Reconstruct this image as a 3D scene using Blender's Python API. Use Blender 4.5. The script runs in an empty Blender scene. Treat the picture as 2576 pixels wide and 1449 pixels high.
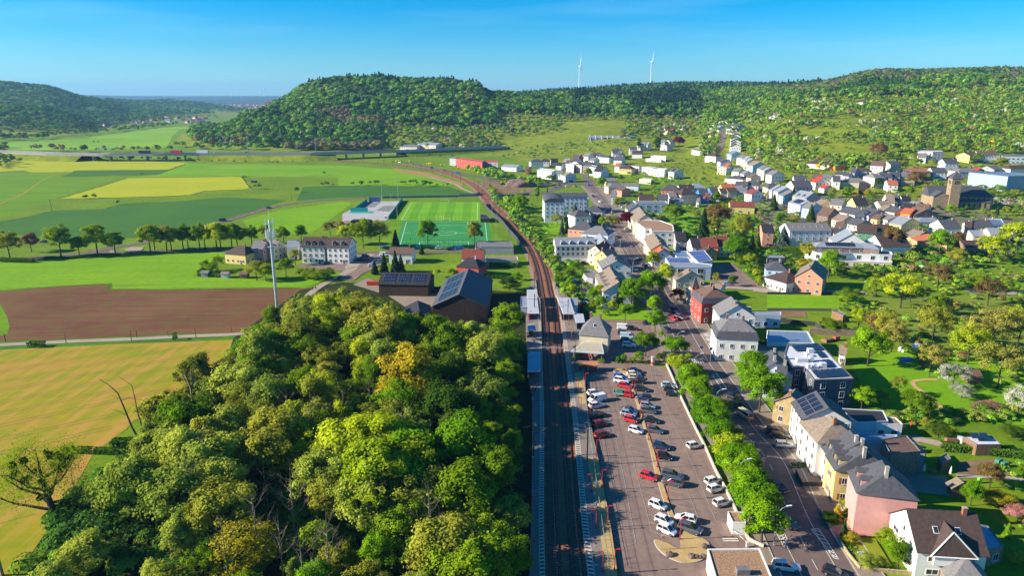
import bpy,bmesh,math,random
import numpy as np
from mathutils import Vector,Matrix,noise as mnoise
R=math.radians
rnd=random.Random(7)
scene=bpy.context.scene
col=scene.collection
# --- camera, sky, sun, exposure
CW,CH,F=2576.0,1449.0,1773.0
CAMH=82.0
TH=math.atan((CH/2-245)/F)
cam_d=bpy.data.cameras.new("camera");cam=bpy.data.objects.new("camera",cam_d);col.objects.link(cam)
cam.location=(0,0,CAMH);cam.rotation_euler=(math.pi/2-TH,0,0)
cam_d.sensor_width=36;cam_d.lens=36*F/CW
cam_d.clip_start=1;cam_d.clip_end=60000
scene.camera=cam
SUN_EL,SUN_AZ=R(25),R(-96)
w=bpy.data.worlds.new("World");scene.world=w;w.use_nodes=True
nt=w.node_tree;nt.nodes.clear()
wo=nt.nodes.new('ShaderNodeOutputWorld');bg=nt.nodes.new('ShaderNodeBackground')
sk=nt.nodes.new('ShaderNodeTexSky');sk.sky_type='NISHITA';sk.sun_disc=False
sk.sun_elevation=SUN_EL;sk.sun_rotation=SUN_AZ
sk.air_density=1.0;sk.dust_density=0.3;sk.ozone_density=2.2;sk.altitude=250
hs=nt.nodes.new('ShaderNodeHueSaturation');hs.inputs['Saturation'].default_value=1.35
mu=nt.nodes.new('ShaderNodeMix');mu.data_type='RGBA';mu.blend_type='MULTIPLY';mu.inputs[0].default_value=1
mu.inputs[7].default_value=(0.60,0.96,1.28,1)
tcw=nt.nodes.new('ShaderNodeTexCoord');mpw=nt.nodes.new('ShaderNodeMapping');mpw.inputs['Scale'].default_value=(1.2,2.0,14);mpw.inputs['Rotation'].default_value=(0.06,0.05,0.3)
nzw=nt.nodes.new('ShaderNodeTexNoise');nzw.inputs['Scale'].default_value=1.6;nzw.inputs['Detail'].default_value=7;nt.links.new(tcw.outputs['Generated'],mpw.inputs[0]);nt.links.new(mpw.outputs[0],nzw.inputs[0])
for nm,lo,hi in(('Saturation',1.36,1.20),('Value',1.0,1.05)):
 mr=nt.nodes.new('ShaderNodeMapRange');mr.inputs[1].default_value=0.52;mr.inputs[2].default_value=0.78;mr.inputs[3].default_value=lo;mr.inputs[4].default_value=hi
 nt.links.new(nzw.outputs['Fac'],mr.inputs[0]);nt.links.new(mr.outputs[0],hs.inputs[nm])
nt.links.new(sk.outputs[0],mu.inputs[6]);nt.links.new(mu.outputs[2],hs.inputs['Color']);nt.links.new(hs.outputs[0],bg.inputs[0])
bg.inputs[1].default_value=0.060
nt.links.new(bg.outputs[0],wo.inputs[0])
sd=bpy.data.lights.new("sun",'SUN');sd.energy=5.0;sd.angle=R(0.5);sd.color=(1.0,0.90,0.74)
sun=bpy.data.objects.new("sun",sd);col.objects.link(sun)
sv=Vector((math.sin(SUN_AZ)*math.cos(SUN_EL),math.cos(SUN_AZ)*math.cos(SUN_EL),math.sin(SUN_EL)))
sun.rotation_euler=sv.to_track_quat('Z','Y').to_euler()
scene.view_settings.view_transform='Standard';scene.view_settings.look='None'
scene.view_settings.exposure=1.14;scene.view_settings.gamma=1
scene.cycles.volume_step_rate=4;scene.cycles.volume_bounces=0
scene.cycles.max_bounces=5;scene.cycles.transparent_max_bounces=6
scene.cycles.use_adaptive_sampling=True
# --- picture coordinates -> world
CROPS={'A':(0,0,1/1.43944),'L':(0,200,2.0702),'M':(1240,200,2.0702),'R':(2468,200,2.0702),'L2':(0,800,2.0702),'M2':(800,800,2.0702),'V1':(1850,600,2.7602),'V2':(2778,500,2.7602),'V3':(1850,1100,2.7602),'V4':(2778,1000,2.7602),'V5':(1850,1560,2.7548),'V6':(2778,1500,2.4731),'W1':(1880,500,4.6),'W2':(2400,420,4.6),'W3':(2400,640,4.6),'W4':(2900,500,4.6),'W5':(2900,700,4.6),'W6':(3148,500,2.6),'W7':(3148,700,2.6),'F1':(0,1300,1.8435),'F2':(1000,1200,1.635)}
def S(c,x,y):
 x0,y0,s=CROPS[c]
 return((x0+x/s)/1.43944,(y0+y/s)/1.43944)
CT,ST=math.cos(TH),math.sin(TH)
def ray(u,v):
 a=(u-CW/2)/F;b=(CH/2-v)/F
 return Vector((a,CT+b*ST,-ST+b*CT))
def G(u,v,z=0.0):
 d=ray(u,v);t=(z-CAMH)/d.z
 return Vector((d.x*t,d.y*t,z))
TU=[-900,0,120,240,340,440,560,640,710,780,850,1100,1200,1230,1450,1550,1700,1840,2000,2200,2400,3400]
TY=[0,300,450,600,700,800,900,1000,1150,1300,1450,1650,2000,2400,3000,3700,4600,6500,9000,12000,20000]
_=0
TZ={-900:[_,_,_,_,_,_,_,_,_,_,_,20,70,90,150,150,140,100,110,150,180],0:[_,_,_,_,_,_,_,_,_,_,_,12,52,40,132,130,100,60,90,140,150],120:[_,_,_,_,_,_,_,_,_,_,_,4,44,30,118,122,100,60,90,138,140],240:[_,_,_,_,_,_,_,_,_,_,_,_,3,8,62,80,60,30,60,120,138],340:[_,_,_,_,_,_,_,_,_,_,_,_,_,2,10,34,54,10,50,105,136],440:[_,_,_,_,_,_,_,_,_,_,_,_,_,_,2,12,62,8,50,100,134],560:[_,_,_,_,_,_,_,_,_,7,12,8,_,_,_,4,22,4,50,100,134],640:[_,_,_,_,_,_,_,_,_,18,42,32,10,_,_,_,_,4,50,100,134],710:[_,_,_,_,_,_,_,_,1,26,55,66,40,10,_,_,_,4,50,100,134],780:[_,_,_,_,_,_,_,_,2,30,65,99,80,40,20,10,10,10,50,100,134],850:[_,_,_,_,_,_,_,_,2,30,70,112,100,80,60,50,50,50,60,100,134],1100:[_,_,_,_,_,_,_,1,3,30,70,111,100,90,80,60,50,60,70,100,134],1200:[_,_,_,_,_,_,_,1,3,30,68,100,90,80,80,80,80,80,80,100,134],1230:[_,_,_,_,_,_,_,1,4,28,58,80,75,70,75,80,80,80,80,100,134],1450:[_,_,_,_,_,_,1,4,12,31,55,78,76,86,103,95,80,80,80,100,134],1550:[_,_,_,_,_,1,3,7,18,33,50,70,78,96,112,100,80,80,80,100,134],1700:[_,_,_,_,_,2,6,10,21,33,50,62,84,110,122,100,80,80,80,100,134],1840:[_,_,_,_,2,6,13,23,36,49,62,76,95,110,122,100,80,80,80,100,134],2000:[_,_,_,2,7,14,26,40,58,73,84,98,106,110,110,100,80,80,80,100,134],2200:[_,_,_,5,11,21,35,51,70,92,112,132,134,120,110,100,80,80,80,100,134],2400:[_,_,_,6,12,22,36,52,70,92,112,132,140,120,110,100,80,80,80,100,134],3400:[_,_,_,6,12,22,36,52,70,92,114,140,152,130,110,100,80,80,80,100,134]}
TA=np.array([TZ[u]for u in TU],float)
def _ease(t):return t*t*(3-2*t)*0.6+t*0.4
_fc={}
def terr(x,y):
 yy=max(y,300.0)
 u=CW/2+F*x/(yy*CT+20)
 if y<300:y=max(y,0.0)
 i=min(max(np.searchsorted(TU,u)-1,0),len(TU)-2);j=min(max(np.searchsorted(TY,y)-1,0),len(TY)-2)
 a=_ease(min(max((u-TU[i])/(TU[i+1]-TU[i]),0),1));b=_ease(min(max((y-TY[j])/(TY[j+1]-TY[j]),0),1))
 z=(TA[i,j]*(1-a)+TA[i+1,j]*a)*(1-b)+(TA[i,j+1]*(1-a)+TA[i+1,j+1]*a)*b
 if z>0.5:
  k=min(1.0,z/25)
  z+=k*(mnoise.noise((x/170,y/170,1.7))*7+mnoise.noise((x/60,y/60,5.1))*2.0)
 return float(z)
def GT(u,v,dz=0.0):
 d=ray(u,v)
 p=G(u,v,0)if d.z<-0.004 else None
 if p is not None and p.y<560:
  z=terr(p.x,p.y)
  return Vector((p.x,p.y,z+dz))
 t=350.0;step=12.0
 while t<16000:
  x,y,z=d.x*t,d.y*t,CAMH+d.z*t
  if terr(x,y)>z:
   lo,hi=t-step,t
   for k in range(12):
    m=(lo+hi)/2
    if terr(d.x*m,d.y*m)>CAMH+d.z*m:hi=m
    else:lo=m
   x,y=d.x*hi,d.y*hi
   return Vector((x,y,terr(x,y)+dz))
  step=max(6.0,t*0.012);t+=step
 return Vector((d.x*14000,d.y*14000,130))
def GH(c,x,y,h):
 """point h metres above the terrain that shows at this picture position"""
 u,v=S(c,x,y);d=ray(u,v);t=60.0
 while t<6000:
  X,Y=d.x*t,d.y*t
  if terr(X,Y)+h>=CAMH+d.z*t:
   lo,hi=t-8,t
   for k in range(10):
    m=(lo+hi)/2
    if terr(d.x*m,d.y*m)+h>CAMH+d.z*m:hi=m
    else:lo=m
   return Vector((d.x*hi,d.y*hi,CAMH+d.z*hi))
  t+=8.0
 return Vector((d.x*t,d.y*t,h))
def GS(c,x,y,z=None):
 u,v=S(c,x,y)
 return GT(u,v)if z is None else G(u,v,z)
 # --- object helpers
def link(o,parent=None):
 col.objects.link(o)
 if parent is not None:o.parent=parent
 return o
def tag(o,label=None,cat=None,group=None,kind=None):
 if label:o['label']=label
 if cat:o['category']=cat
 if group:o['group']=group
 if kind:o['kind']=kind
 return o
def empty(name,loc,rz=0,**k):
 o=bpy.data.objects.new(name,None);o.empty_display_size=0.5
 o.location=loc;o.rotation_euler=(0,0,rz);link(o);return tag(o,**k)
def copy_tree(o,parent=None):
 c=o.copy();col.objects.link(c)
 if parent is not None:c.parent=parent
 for ch in list(o.children):copy_tree(ch,c)
 return c
class MB:
 """collects shapes, then links them as one mesh object"""
 def __init__(s):s.v=[];s.f=[];s.m=[];s.mats=[]
 def mi(s,m):
  if m not in s.mats:s.mats.append(m)
  return s.mats.index(m)
 def add(s,vs,fs,m):
  b=len(s.v);s.v+=[tuple(p)for p in vs];k=s.mi(m)
  for f in fs:s.f.append([b+i for i in f]);s.m.append(k)
  return s
 def box(s,c,d,m,rz=0,top=(1,1)):
  hx,hy,hz=d[0]/2,d[1]/2,d[2]/2;cs,sn=math.cos(rz),math.sin(rz);vs=[]
  for z,kx,ky in((-hz,1,1),(hz,top[0],top[1])):
   for x,y in((-hx,-hy),(hx,-hy),(hx,hy),(-hx,hy)):
    x*=kx;y*=ky
    vs.append((c[0]+x*cs-y*sn,c[1]+x*sn+y*cs,c[2]+z))
  return s.add(vs,[(3,2,1,0),(4,5,6,7),(0,1,5,4),(1,2,6,5),(2,3,7,6),(3,0,4,7)],m)
 def bb(s,x0,x1,y0,y1,z0,z1,m):
  return s.box(((x0+x1)/2,(y0+y1)/2,(z0+z1)/2),(x1-x0,y1-y0,z1-z0),m)
 def tube(s,pts,r,m,n=6,cap=True):
  pts=[Vector(p)for p in pts];rs=r if isinstance(r,(list,tuple))else[r]*len(pts)
  vs=[];fs=[]
  for i,p in enumerate(pts):
   d=(pts[min(i+1,len(pts)-1)]-pts[max(i-1,0)]).normalized()
   a=d.cross(Vector((0,0,1)))
   if a.length<0.05:a=d.cross(Vector((1,0,0)))
   a.normalize();b=d.cross(a)
   for k in range(n):
    t=2*math.pi*k/n
    vs.append(p+(a*math.cos(t)+b*math.sin(t))*rs[i])
  for i in range(len(pts)-1):
   for k in range(n):
    fs.append((i*n+k,i*n+(k+1)%n,(i+1)*n+(k+1)%n,(i+1)*n+k))
  if cap:fs.append(tuple(range(n)));fs.append(tuple(reversed(range((len(pts)-1)*n,len(pts)*n))))
  return s.add(vs,fs,m)
 def prism(s,poly,z0,z1,m,mtop=None):
  n=len(poly);vs=[(p[0],p[1],z0)for p in poly]+[(p[0],p[1],z1)for p in poly]
  s.add(vs,[(i,(i+1)%n,n+(i+1)%n,n+i)for i in range(n)],m)
  s.add([(p[0],p[1],z1)for p in poly],[tuple(range(n))],mtop or m);return s
 def lathe(s,prof,m,n=12,c=(0,0)):
  vs=[];fs=[]
  for r,z in prof:
   for k in range(n):vs.append((c[0]+r*math.cos(2*math.pi*k/n),c[1]+r*math.sin(2*math.pi*k/n),z))
  for i in range(len(prof)-1):
   for k in range(n):fs.append((i*n+k,i*n+(k+1)%n,(i+1)*n+(k+1)%n,(i+1)*n+k))
  fs.append(tuple(range((len(prof)-1)*n,len(prof)*n)))
  return s.add(vs,fs,m)
 def mesh(s,name,smooth=False):
  me=bpy.data.meshes.new(name);me.from_pydata(s.v,[],s.f)
  for m in s.mats:me.materials.append(m)
  me.polygons.foreach_set('material_index',s.m)
  if smooth:me.polygons.foreach_set('use_smooth',[True]*len(s.f))
  me.update();return me
 def build(s,name,parent=None,loc=None,smooth=False,**k):
  o=bpy.data.objects.new(name,s.mesh(name,smooth))
  if loc is not None:o.location=loc
  link(o,parent);return tag(o,**k)
  # --- materials
MATS={}
def mat(name,c,rough=0.85,var=0.12,scale=1.0,c2=None,metal=0.0,spec=0.3,bump=0.0,stretch=None,rot=0,detail=4,sharp=0.0,coat=0):
 if name in MATS:return MATS[name]
 m=bpy.data.materials.new(name);m.use_nodes=True;t=m.node_tree;b=t.nodes['Principled BSDF']
 b.inputs['Roughness'].default_value=rough;b.inputs['Metallic'].default_value=metal
 b.inputs['Specular IOR Level'].default_value=spec
 if coat:b.inputs['Coat Weight'].default_value=coat;b.inputs['Coat Roughness'].default_value=0.08
 tc=t.nodes.new('ShaderNodeTexCoord');mp=t.nodes.new('ShaderNodeMapping')
 t.links.new(tc.outputs['Object'],mp.inputs[0])
 if stretch:mp.inputs['Scale'].default_value=stretch
 mp.inputs['Rotation'].default_value=(0,0,rot)
 n=t.nodes.new('ShaderNodeTexNoise');n.inputs['Scale'].default_value=scale;n.inputs['Detail'].default_value=detail
 n.inputs['Roughness'].default_value=0.65
 t.links.new(mp.outputs[0],n.inputs[0])
 r=t.nodes.new('ShaderNodeValToRGB');t.links.new(n.outputs['Fac'],r.inputs[0])
 lo=[x*(1-var)for x in c]+[1];hi=[min(1,x*(1+var))for x in(c2 or c)]+[1]
 r.color_ramp.elements[0].color=lo;r.color_ramp.elements[1].color=hi
 r.color_ramp.elements[0].position=0.3+sharp;r.color_ramp.elements[1].position=0.7-sharp
 t.links.new(r.outputs[0],b.inputs['Base Color'])
 if bump:
  bp=t.nodes.new('ShaderNodeBump');bp.inputs['Strength'].default_value=bump;bp.inputs['Distance'].default_value=0.2
  t.links.new(n.outputs['Fac'],bp.inputs['Height']);t.links.new(bp.outputs[0],b.inputs['Normal'])
 MATS[name]=m;return m
def ground_mat(name,cols,scales,stretch=None,rot=0,rough=1.0,weights=None,streak=None):
 """two noise layers over each other: broad patches and fine mottling; optional fine straight streaks"""
 m=bpy.data.materials.new(name);m.use_nodes=True;t=m.node_tree;b=t.nodes['Principled BSDF']
 b.inputs['Roughness'].default_value=rough;b.inputs['Specular IOR Level'].default_value=0.1
 tc=t.nodes.new('ShaderNodeTexCoord');mp=t.nodes.new('ShaderNodeMapping');t.links.new(tc.outputs['Object'],mp.inputs[0])
 mp.inputs['Rotation'].default_value=(0,0,rot)
 if stretch:mp.inputs['Scale'].default_value=stretch
 def nz(sc,src,d=5):
  n=t.nodes.new('ShaderNodeTexNoise');n.inputs['Scale'].default_value=sc;n.inputs['Detail'].default_value=d
  n.inputs['Roughness'].default_value=0.6;t.links.new(src,n.inputs[0]);return n
 n1=nz(scales[0],mp.outputs[0]);n2=nz(scales[1],tc.outputs['Object'],6)
 r1=t.nodes.new('ShaderNodeValToRGB');e=r1.color_ramp.elements
 e[0].position=0.35;e[1].position=0.65;e[0].color=list(cols[0])+[1];e[1].color=list(cols[1])+[1]
 if len(cols)>3:
  x=r1.color_ramp.elements.new(0.5);x.color=list(cols[3])+[1]
 t.links.new(n1.outputs['Fac'],r1.inputs[0])
 r2=t.nodes.new('ShaderNodeMapRange');r2.inputs[1].default_value=0.42;r2.inputs[2].default_value=0.75
 r2.inputs[3].default_value=0;r2.inputs[4].default_value=(weights or 0.6)
 t.links.new(n2.outputs['Fac'],r2.inputs[0])
 mx=t.nodes.new('ShaderNodeMix');mx.data_type='RGBA';t.links.new(r2.outputs[0],mx.inputs[0])
 t.links.new(r1.outputs[0],mx.inputs[6]);mx.inputs[7].default_value=list(cols[2])+[1]
 out=mx.outputs[2]
 if streak:
  ms=t.nodes.new('ShaderNodeMapping');t.links.new(tc.outputs['Object'],ms.inputs[0])
  ms.inputs['Rotation'].default_value=(0,0,streak[0]);ms.inputs['Scale'].default_value=(streak[1],streak[2],1)
  n3=nz(1.0,ms.outputs[0],3);r3=t.nodes.new('ShaderNodeMapRange');r3.inputs[1].default_value=0.45;r3.inputs[2].default_value=0.62
  r3.inputs[3].default_value=0;r3.inputs[4].default_value=streak[3];t.links.new(n3.outputs['Fac'],r3.inputs[0])
  m3=t.nodes.new('ShaderNodeMix');m3.data_type='RGBA';t.links.new(r3.outputs[0],m3.inputs[0]);t.links.new(out,m3.inputs[6])
  m3.inputs[7].default_value=list(streak[4])+[1];out=m3.outputs[2]
 t.links.new(out,b.inputs['Base Color']);MATS[name]=m;return m
 # --- terrain
GRASS=ground_mat('grass_green',[(0.12,0.20,0.006),(0.17,0.26,0.008),(0.06,0.12,0.008)],(0.02,0.35),weights=.8)
HILLG=ground_mat('hill_green',[(0.16,0.205,0.012),(0.24,0.28,0.014),(0.075,0.11,0.012)],(0.018,0.10),weights=0.85)
ys=list(np.arange(-60,700,20.0));
while ys[-1]<16000:ys.append(ys[-1]+max(20.0,(ys[-1])*0.022))
ss=np.linspace(-1.15,1.15,190)
V=[];Fc=[]
for y in ys:
 for s_ in ss:
  x=s_*(y+260);z=terr(x,y);V.append((x,y,z-0.02 if z<0.3 else z))
W_=len(ss)
mi_=[]
for j in range(len(ys)-1):
 for i in range(W_-1):
  a=j*W_+i;Fc.append((a,a+1,a+W_+1,a+W_))
  hz=max(V[a][2],V[a+W_+1][2]);mi_.append(2 if V[a][1]>4200 and hz>12 else 1 if hz>1.5 else 0)
me=bpy.data.meshes.new('terrain');me.from_pydata(V,[],Fc);me.materials.append(GRASS);me.materials.append(HILLG);me.materials.append(ground_mat('distant_woods',[(0.02,0.045,0.02),(0.05,0.085,0.02),(0.10,0.15,0.03)],(0.002,0.01),weights=.5))
me.polygons.foreach_set('material_index',mi_);me.polygons.foreach_set('use_smooth',[True]*len(Fc));me.update()
tag(link(bpy.data.objects.new('terrain',me)),kind='structure')
def smooth_poly(pts,n=6,closed=True):
 """Catmull-Rom through points"""
 out=[];L=len(pts)
 rng_=range(L)if closed else range(L-1)
 for i in rng_:
  g=(lambda k:pts[k%L])if closed else(lambda k:pts[min(max(k,0),L-1)])
  p0,p1,p2,p3=g(i-1),g(i),g(i+1),g(i+2)
  for k in range(n):
   t=k/n
   out.append(tuple(0.5*((2*p1[c])+(-p0[c]+p2[c])*t+(2*p0[c]-5*p1[c]+4*p2[c]-p3[c])*t*t+(-p0[c]+3*p1[c]-3*p2[c]+p3[c])*t*t*t)for c in range(len(p1))))
 if not closed:out.append(tuple(pts[-1]))
 return out
def sheet(name,poly,m,dz,drape=False,cell=14,**k):
 """flat or draped ground sheet from a world polygon"""
 from mathutils.geometry import tessellate_polygon
 b=bmesh.new();vs=[b.verts.new((p[0],p[1],0))for p in poly]
 for t in tessellate_polygon([[Vector((p[0],p[1],0))for p in poly]]):
  try:b.faces.new([vs[k]for k in t])
  except ValueError:pass
 if drape:
  for _k in range(6):
   le=[e for e in b.edges if e.calc_length()>cell]
   if not le or len(b.faces)>20000:break
   bmesh.ops.subdivide_edges(b,edges=le,cuts=1);bmesh.ops.triangulate(b,faces=b.faces[:])
 for v in b.verts:v.co.z=(terr(v.co.x,v.co.y)if drape else 0)+dz
 b.normal_update();bmesh.ops.reverse_faces(b,faces=[q for q in b.faces if q.normal.z<0])
 me=bpy.data.meshes.new(name);b.to_mesh(me);b.free();me.materials.append(m)
 return tag(link(bpy.data.objects.new(name,me)),kind=k.get('kind','structure'))
def px(c,*pts):return[GS(c,x,y,0)for x,y in pts]
def pxt(c,*pts):return[GS(c,x,y)for x,y in pts]
def ribbon(pts,wd,smooth=True,n=6):
 """polygon strip of width wd (or per-point widths) round a world centre line"""
 P_=[tuple(p[:2])for p in pts]
 ws=wd if isinstance(wd,(list,tuple))else[wd]*len(P_)
 if smooth:
  q=smooth_poly([(*p,w_)for p,w_ in zip(P_,ws)],n,False);P_=[p[:2]for p in q];ws=[p[2]for p in q]
 l,r=[],[]
 for i,p in enumerate(P_):
  a=Vector(P_[max(i-1,0)]);b=Vector(P_[min(i+1,len(P_)-1)]);d=(b-a).normalized();nn=Vector((-d.y,d.x))
  l.append(Vector(p)+nn*ws[i]/2);r.append(Vector(p)-nn*ws[i]/2)
 return l,r,P_
def strip(name,pts,wd,m,dz,drape=False,smooth=True,n=6,make=True,kind='structure'):
 l,r,c=ribbon(pts,wd,smooth,n);mb=MB();vs=[]
 for a,b in zip(l,r):
  for p in(a,b):vs.append((p.x,p.y,(terr(p.x,p.y)if drape else 0)+dz))
 mb.add(vs,[(2*i,2*i+1,2*i+3,2*i+2)for i in range(len(l)-1)],m)
 return mb.build(name,kind=kind)if make else mb
YEL=ground_mat('ripening_field',[(0.34,0.36,0.008),(0.42,0.41,0.010),(0.26,0.33,0.010)],(0.02,0.25),weights=0.5,streak=(0.5,0.02,0.35,0.3,(0.28,0.36,0.01)))
DKG=ground_mat('dark_pasture',[(0.040,0.125,0.022),(0.055,0.15,0.018),(0.075,0.17,0.012)],(0.02,0.5))
MIDG=ground_mat('mid_meadow',[(0.10,0.21,0.005),(0.15,0.27,0.006),(0.08,0.17,0.005)],(0.015,0.3),stretch=(1,3,1))
BRG=ground_mat('bright_meadow',[(0.145,0.30,0.004),(0.20,0.36,0.005),(0.10,0.22,0.004)],(0.02,0.35),streak=(0.1,0.015,0.3,0.3,(0.09,0.24,0.01)))
FARG=ground_mat('far_meadow',[(0.16,0.32,0.015),(0.22,0.38,0.02),(0.13,0.27,0.02)],(0.008,0.05))
PLOUGH=ground_mat('ploughed_earth',[(0.13,0.046,0.022),(0.18,0.078,0.036),(0.12,0.115,0.02)],(0.03,0.16),weights=0.75,streak=(0.08,0.04,0.9,0.35,(0.19,0.12,0.06)))
STUB=ground_mat('yellow_stubble',[(0.21,0.24,0.008),(0.42,0.21,0.045),(0.16,0.21,0.008),(0.31,0.25,0.015)],(0.05,0.22),weights=0.6,rot=0.6,stretch=(0.35,1.3,1),streak=(0.35,0.35,0.025,0.8,(0.42,0.24,0.05)))
VERGE=ground_mat('verge_grass',[(0.05,0.15,0.008),(0.09,0.22,0.008),(0.035,0.09,0.008)],(0.08,0.9))
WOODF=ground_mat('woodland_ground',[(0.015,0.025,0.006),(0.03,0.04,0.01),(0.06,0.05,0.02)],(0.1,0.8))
DIRT=ground_mat('dirt',[(0.19,0.115,0.06),(0.26,0.17,0.09),(0.15,0.09,0.05)],(0.1,1.0))
REED=ground_mat('dry_reed',[(0.30,0.19,0.06),(0.38,0.25,0.09),(0.2,0.13,0.05)],(0.1,1.2))
sheet('meadow',px('L',(20,655),(700,610),(1240,535),(1590,525),(1480,560),(1290,620),(1250,690),(900,705),(60,712)),FARG,0.10)
sheet('meadow',px('L',(330,652),(680,620),(930,622),(870,652),(600,660)),BRG,0.22)
sheet('field',px('L',(-60,772),(420,775),(1080,793),(1410,805),(1270,856),(570,864),(540,876),(240,879),(175,862),(-60,873)),YEL,0.06)
sheet('field',px('L',(460,910),(575,868),(1285,860),(1180,895)),DKG,0.05)
sheet('meadow',px('L',(1190,895),(1400,812),(2100,818),(2567,830),(2567,915),(1900,912),(1810,905),(960,915)),BRG,0.04)
sheet('field',px('L',(440,1079),(1100,1060),(1420,1050),(1540,1015),(1888,1003),(1850,940),(1810,908),(960,920)),YEL,0.06)
sheet('meadow',px('L',(-100,880),(240,880),(540,878),(450,912),(900,915),(420,1080),(270,1128),(-100,1260)),MIDG,0.03)
sheet('meadow',px('L',(-100,1262),(200,1215),(385,1166),(760,1158),(850,1135),(930,1112),(1300,1100),(1640,1068),(1900,1072),(2150,1088),(1950,1150),(1640,1250),(1100,1365),(600,1380),(-100,1325)),DKG,0.05)
sheet('meadow',px('M',(-347,1090),(-290,985),(0,975),(800,985),(960,1048),(0,1066)),DKG,0.05)
sheet('meadow',px('M',(-30,825),(400,855),(640,912),(830,976),(-30,978)),BRG,0.07)
sheet('meadow',px('L',(1820,1240),(2100,1160),(2567,1098),(2640,1110),(2400,1290),(2330,1335),(1900,1345)),BRG,0.04)
sheet('meadow',px('L2',(-80,300),(800,262),(1750,232),(1600,300),(1440,420),(2130,445),(2560,390),(2290,503),(850,520),(830,470),(-80,520)),BRG,0.04)
sheet('ploughed_field',px('L2',(-100,545),(380,493),(830,476),(850,486),(800,514),(1070,520),(2330,503),(2100,640),(1990,780),(1790,842),(1340,850),(600,885),(-100,908)),PLOUGH,0.06)
sheet('meadow',px('L2',(-60,570),(0,620),(55,720),(72,790),(55,850),(0,862),(-60,862)),MIDG,0.09)
sheet('verge',px('L2',(-100,890),(900,862),(1790,835),(2050,760),(2140,650),(2200,660),(2100,800),(1900,872),(1790,890),(900,925),(-100,972)),VERGE,0.05)
sheet('stubble_field',px('L2',(-150,968),(900,925),(1800,888),(1800,1050),(1500,1290),(1000,1500),(950,1560),(700,1750),(500,2100),(100,2700),(-400,2900),(-500,1400)),STUB,0.03)
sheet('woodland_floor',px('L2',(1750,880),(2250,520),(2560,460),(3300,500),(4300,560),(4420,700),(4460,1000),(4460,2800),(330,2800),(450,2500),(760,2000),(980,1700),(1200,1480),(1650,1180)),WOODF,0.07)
sheet('reeds',px('M',(380,845),(640,878),(900,960),(900,985),(640,915),(400,868)),REED,0.10)
# --- roads and paths
ASPH=ground_mat('asphalt',[(0.15,0.11,0.098),(0.18,0.135,0.12),(0.10,0.074,0.068)],(0.05,0.6),weights=0.5)
LOTA=ground_mat('car_park_asphalt',[(0.23,0.160,0.128),(0.27,0.19,0.155),(0.14,0.10,0.085)],(0.06,0.5),weights=0.6,streak=(0.25,0.35,0.03,0.35,(0.12,0.09,0.08)))
PAVE=ground_mat('paving',[(0.24,0.19,0.15),(0.30,0.24,0.18),(0.18,0.14,0.11)],(0.1,1.2))
TRACKG=ground_mat('farm_track',[(0.33,0.27,0.21),(0.40,0.33,0.26),(0.26,0.20,0.15)],(0.05,0.8))
YPAVE=ground_mat('ochre_gravel',[(0.42,0.29,0.12),(0.52,0.37,0.16),(0.32,0.21,0.09)],(0.3,2.5))
WHITE=mat('road_paint',(0.62,0.58,0.5),var=0.2,scale=3)
KERB=mat('kerb_stone',(0.42,0.38,0.33),var=0.15,scale=1)
def line_pts(c,*p):return px(c,*p)
VR=px('L2',(-120,300),(300,276),(560,252),(740,222),(900,190),(1090,160))+px('L',(1350,1330),(1700,1240),(1900,1180),(2180,1112),(2567,1078))+px('M',(400,1060),(880,1056),(1100,1056),(1300,1054),(1480,1035),(1580,1008),(1640,990))
strip('road',VR,7.0,ASPH,0.12)
VR2=px('L2',(700,238),(900,237),(1300,225),(1700,222),(2150,222),(2567,232))+px('M2',(1050,240),(1300,236),(1800,232),(2215,232))
strip('road',VR2,6.0,ASPH,0.13)
sheet('traffic_island',px('L2',(815,226),(850,215),(865,240),(830,246)),PAVE,0.20)
sheet('verge_island',px('L2',(930,215),(990,198),(1080,200),(1060,222),(960,226)),TRACKG,0.2)
strip('path',px('L2',(-100,938),(500,908),(1000,888),(1400,868),(1790,850),(1960,812),(2060,755),(2160,685),(2380,505),(2540,420)),3.3,TRACKG,0.15)
strip('road',px('L2',(2540,420),(2640,360))+px('M2',(980,340),(1110,250)),[3.5,5,6,6],TRACKG,0.16)
strip('tractor_track',px('L',(-40,1130),(170,1040),(330,930),(440,890),(540,876)),1.6,STUB,0.12)
strip('path',px('M',(640,912),(830,962),(900,1000),(1010,1045)),3,TRACKG,0.14)
sheet('yard',px('M2',(560,330),(940,320),(1010,268),(1120,245),(1240,250),(1200,330),(1060,400),(1000,450),(860,440),(930,380),(600,350)),LOTA,0.15)
sheet('yard',px('M2',(990,480),(1100,430),(1200,470),(1500,540),(1640,545),(1660,640),(1400,660),(1250,560)),PAVE,0.14)
PARK=px('V3',(735,660),(880,600),(1300,600),(1530,640),(1600,700),(1680,905),(1850,1260),(1935,1449))+px('V5',(2040,420),(2110,560),(2240,800),(2330,1060),(2420,1140),(2567,1200),(2567,1700),(1120,1700),(1090,1449),(1000,930),(930,560),(870,270),(830,0))
sheet('car_park',PARK,LOTA,0.12)
STREET=px('V5',(3560,2300))+px('V6',(470,1449),(190,900),(0,420))+px('V3',(2290,1250),(1985,780),(1800,480),(1640,170),(1580,30))+px('V1',(1500,1330),(1400,1130),(1290,980),(1200,830),(1110,690),(1040,560),(985,450),(900,330),(830,240),(790,200))
strip('pavement',STREET,[21]*6+[21,20,19,19,17.5,17,16,16,15,14,13,12,11],PAVE,0.125,n=5)
VGM=ground_mat('village_ground',[(0.15,0.125,0.10),(0.10,0.16,0.015),(0.22,0.18,0.14)],(0.06,0.25),weights=.8)
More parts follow.
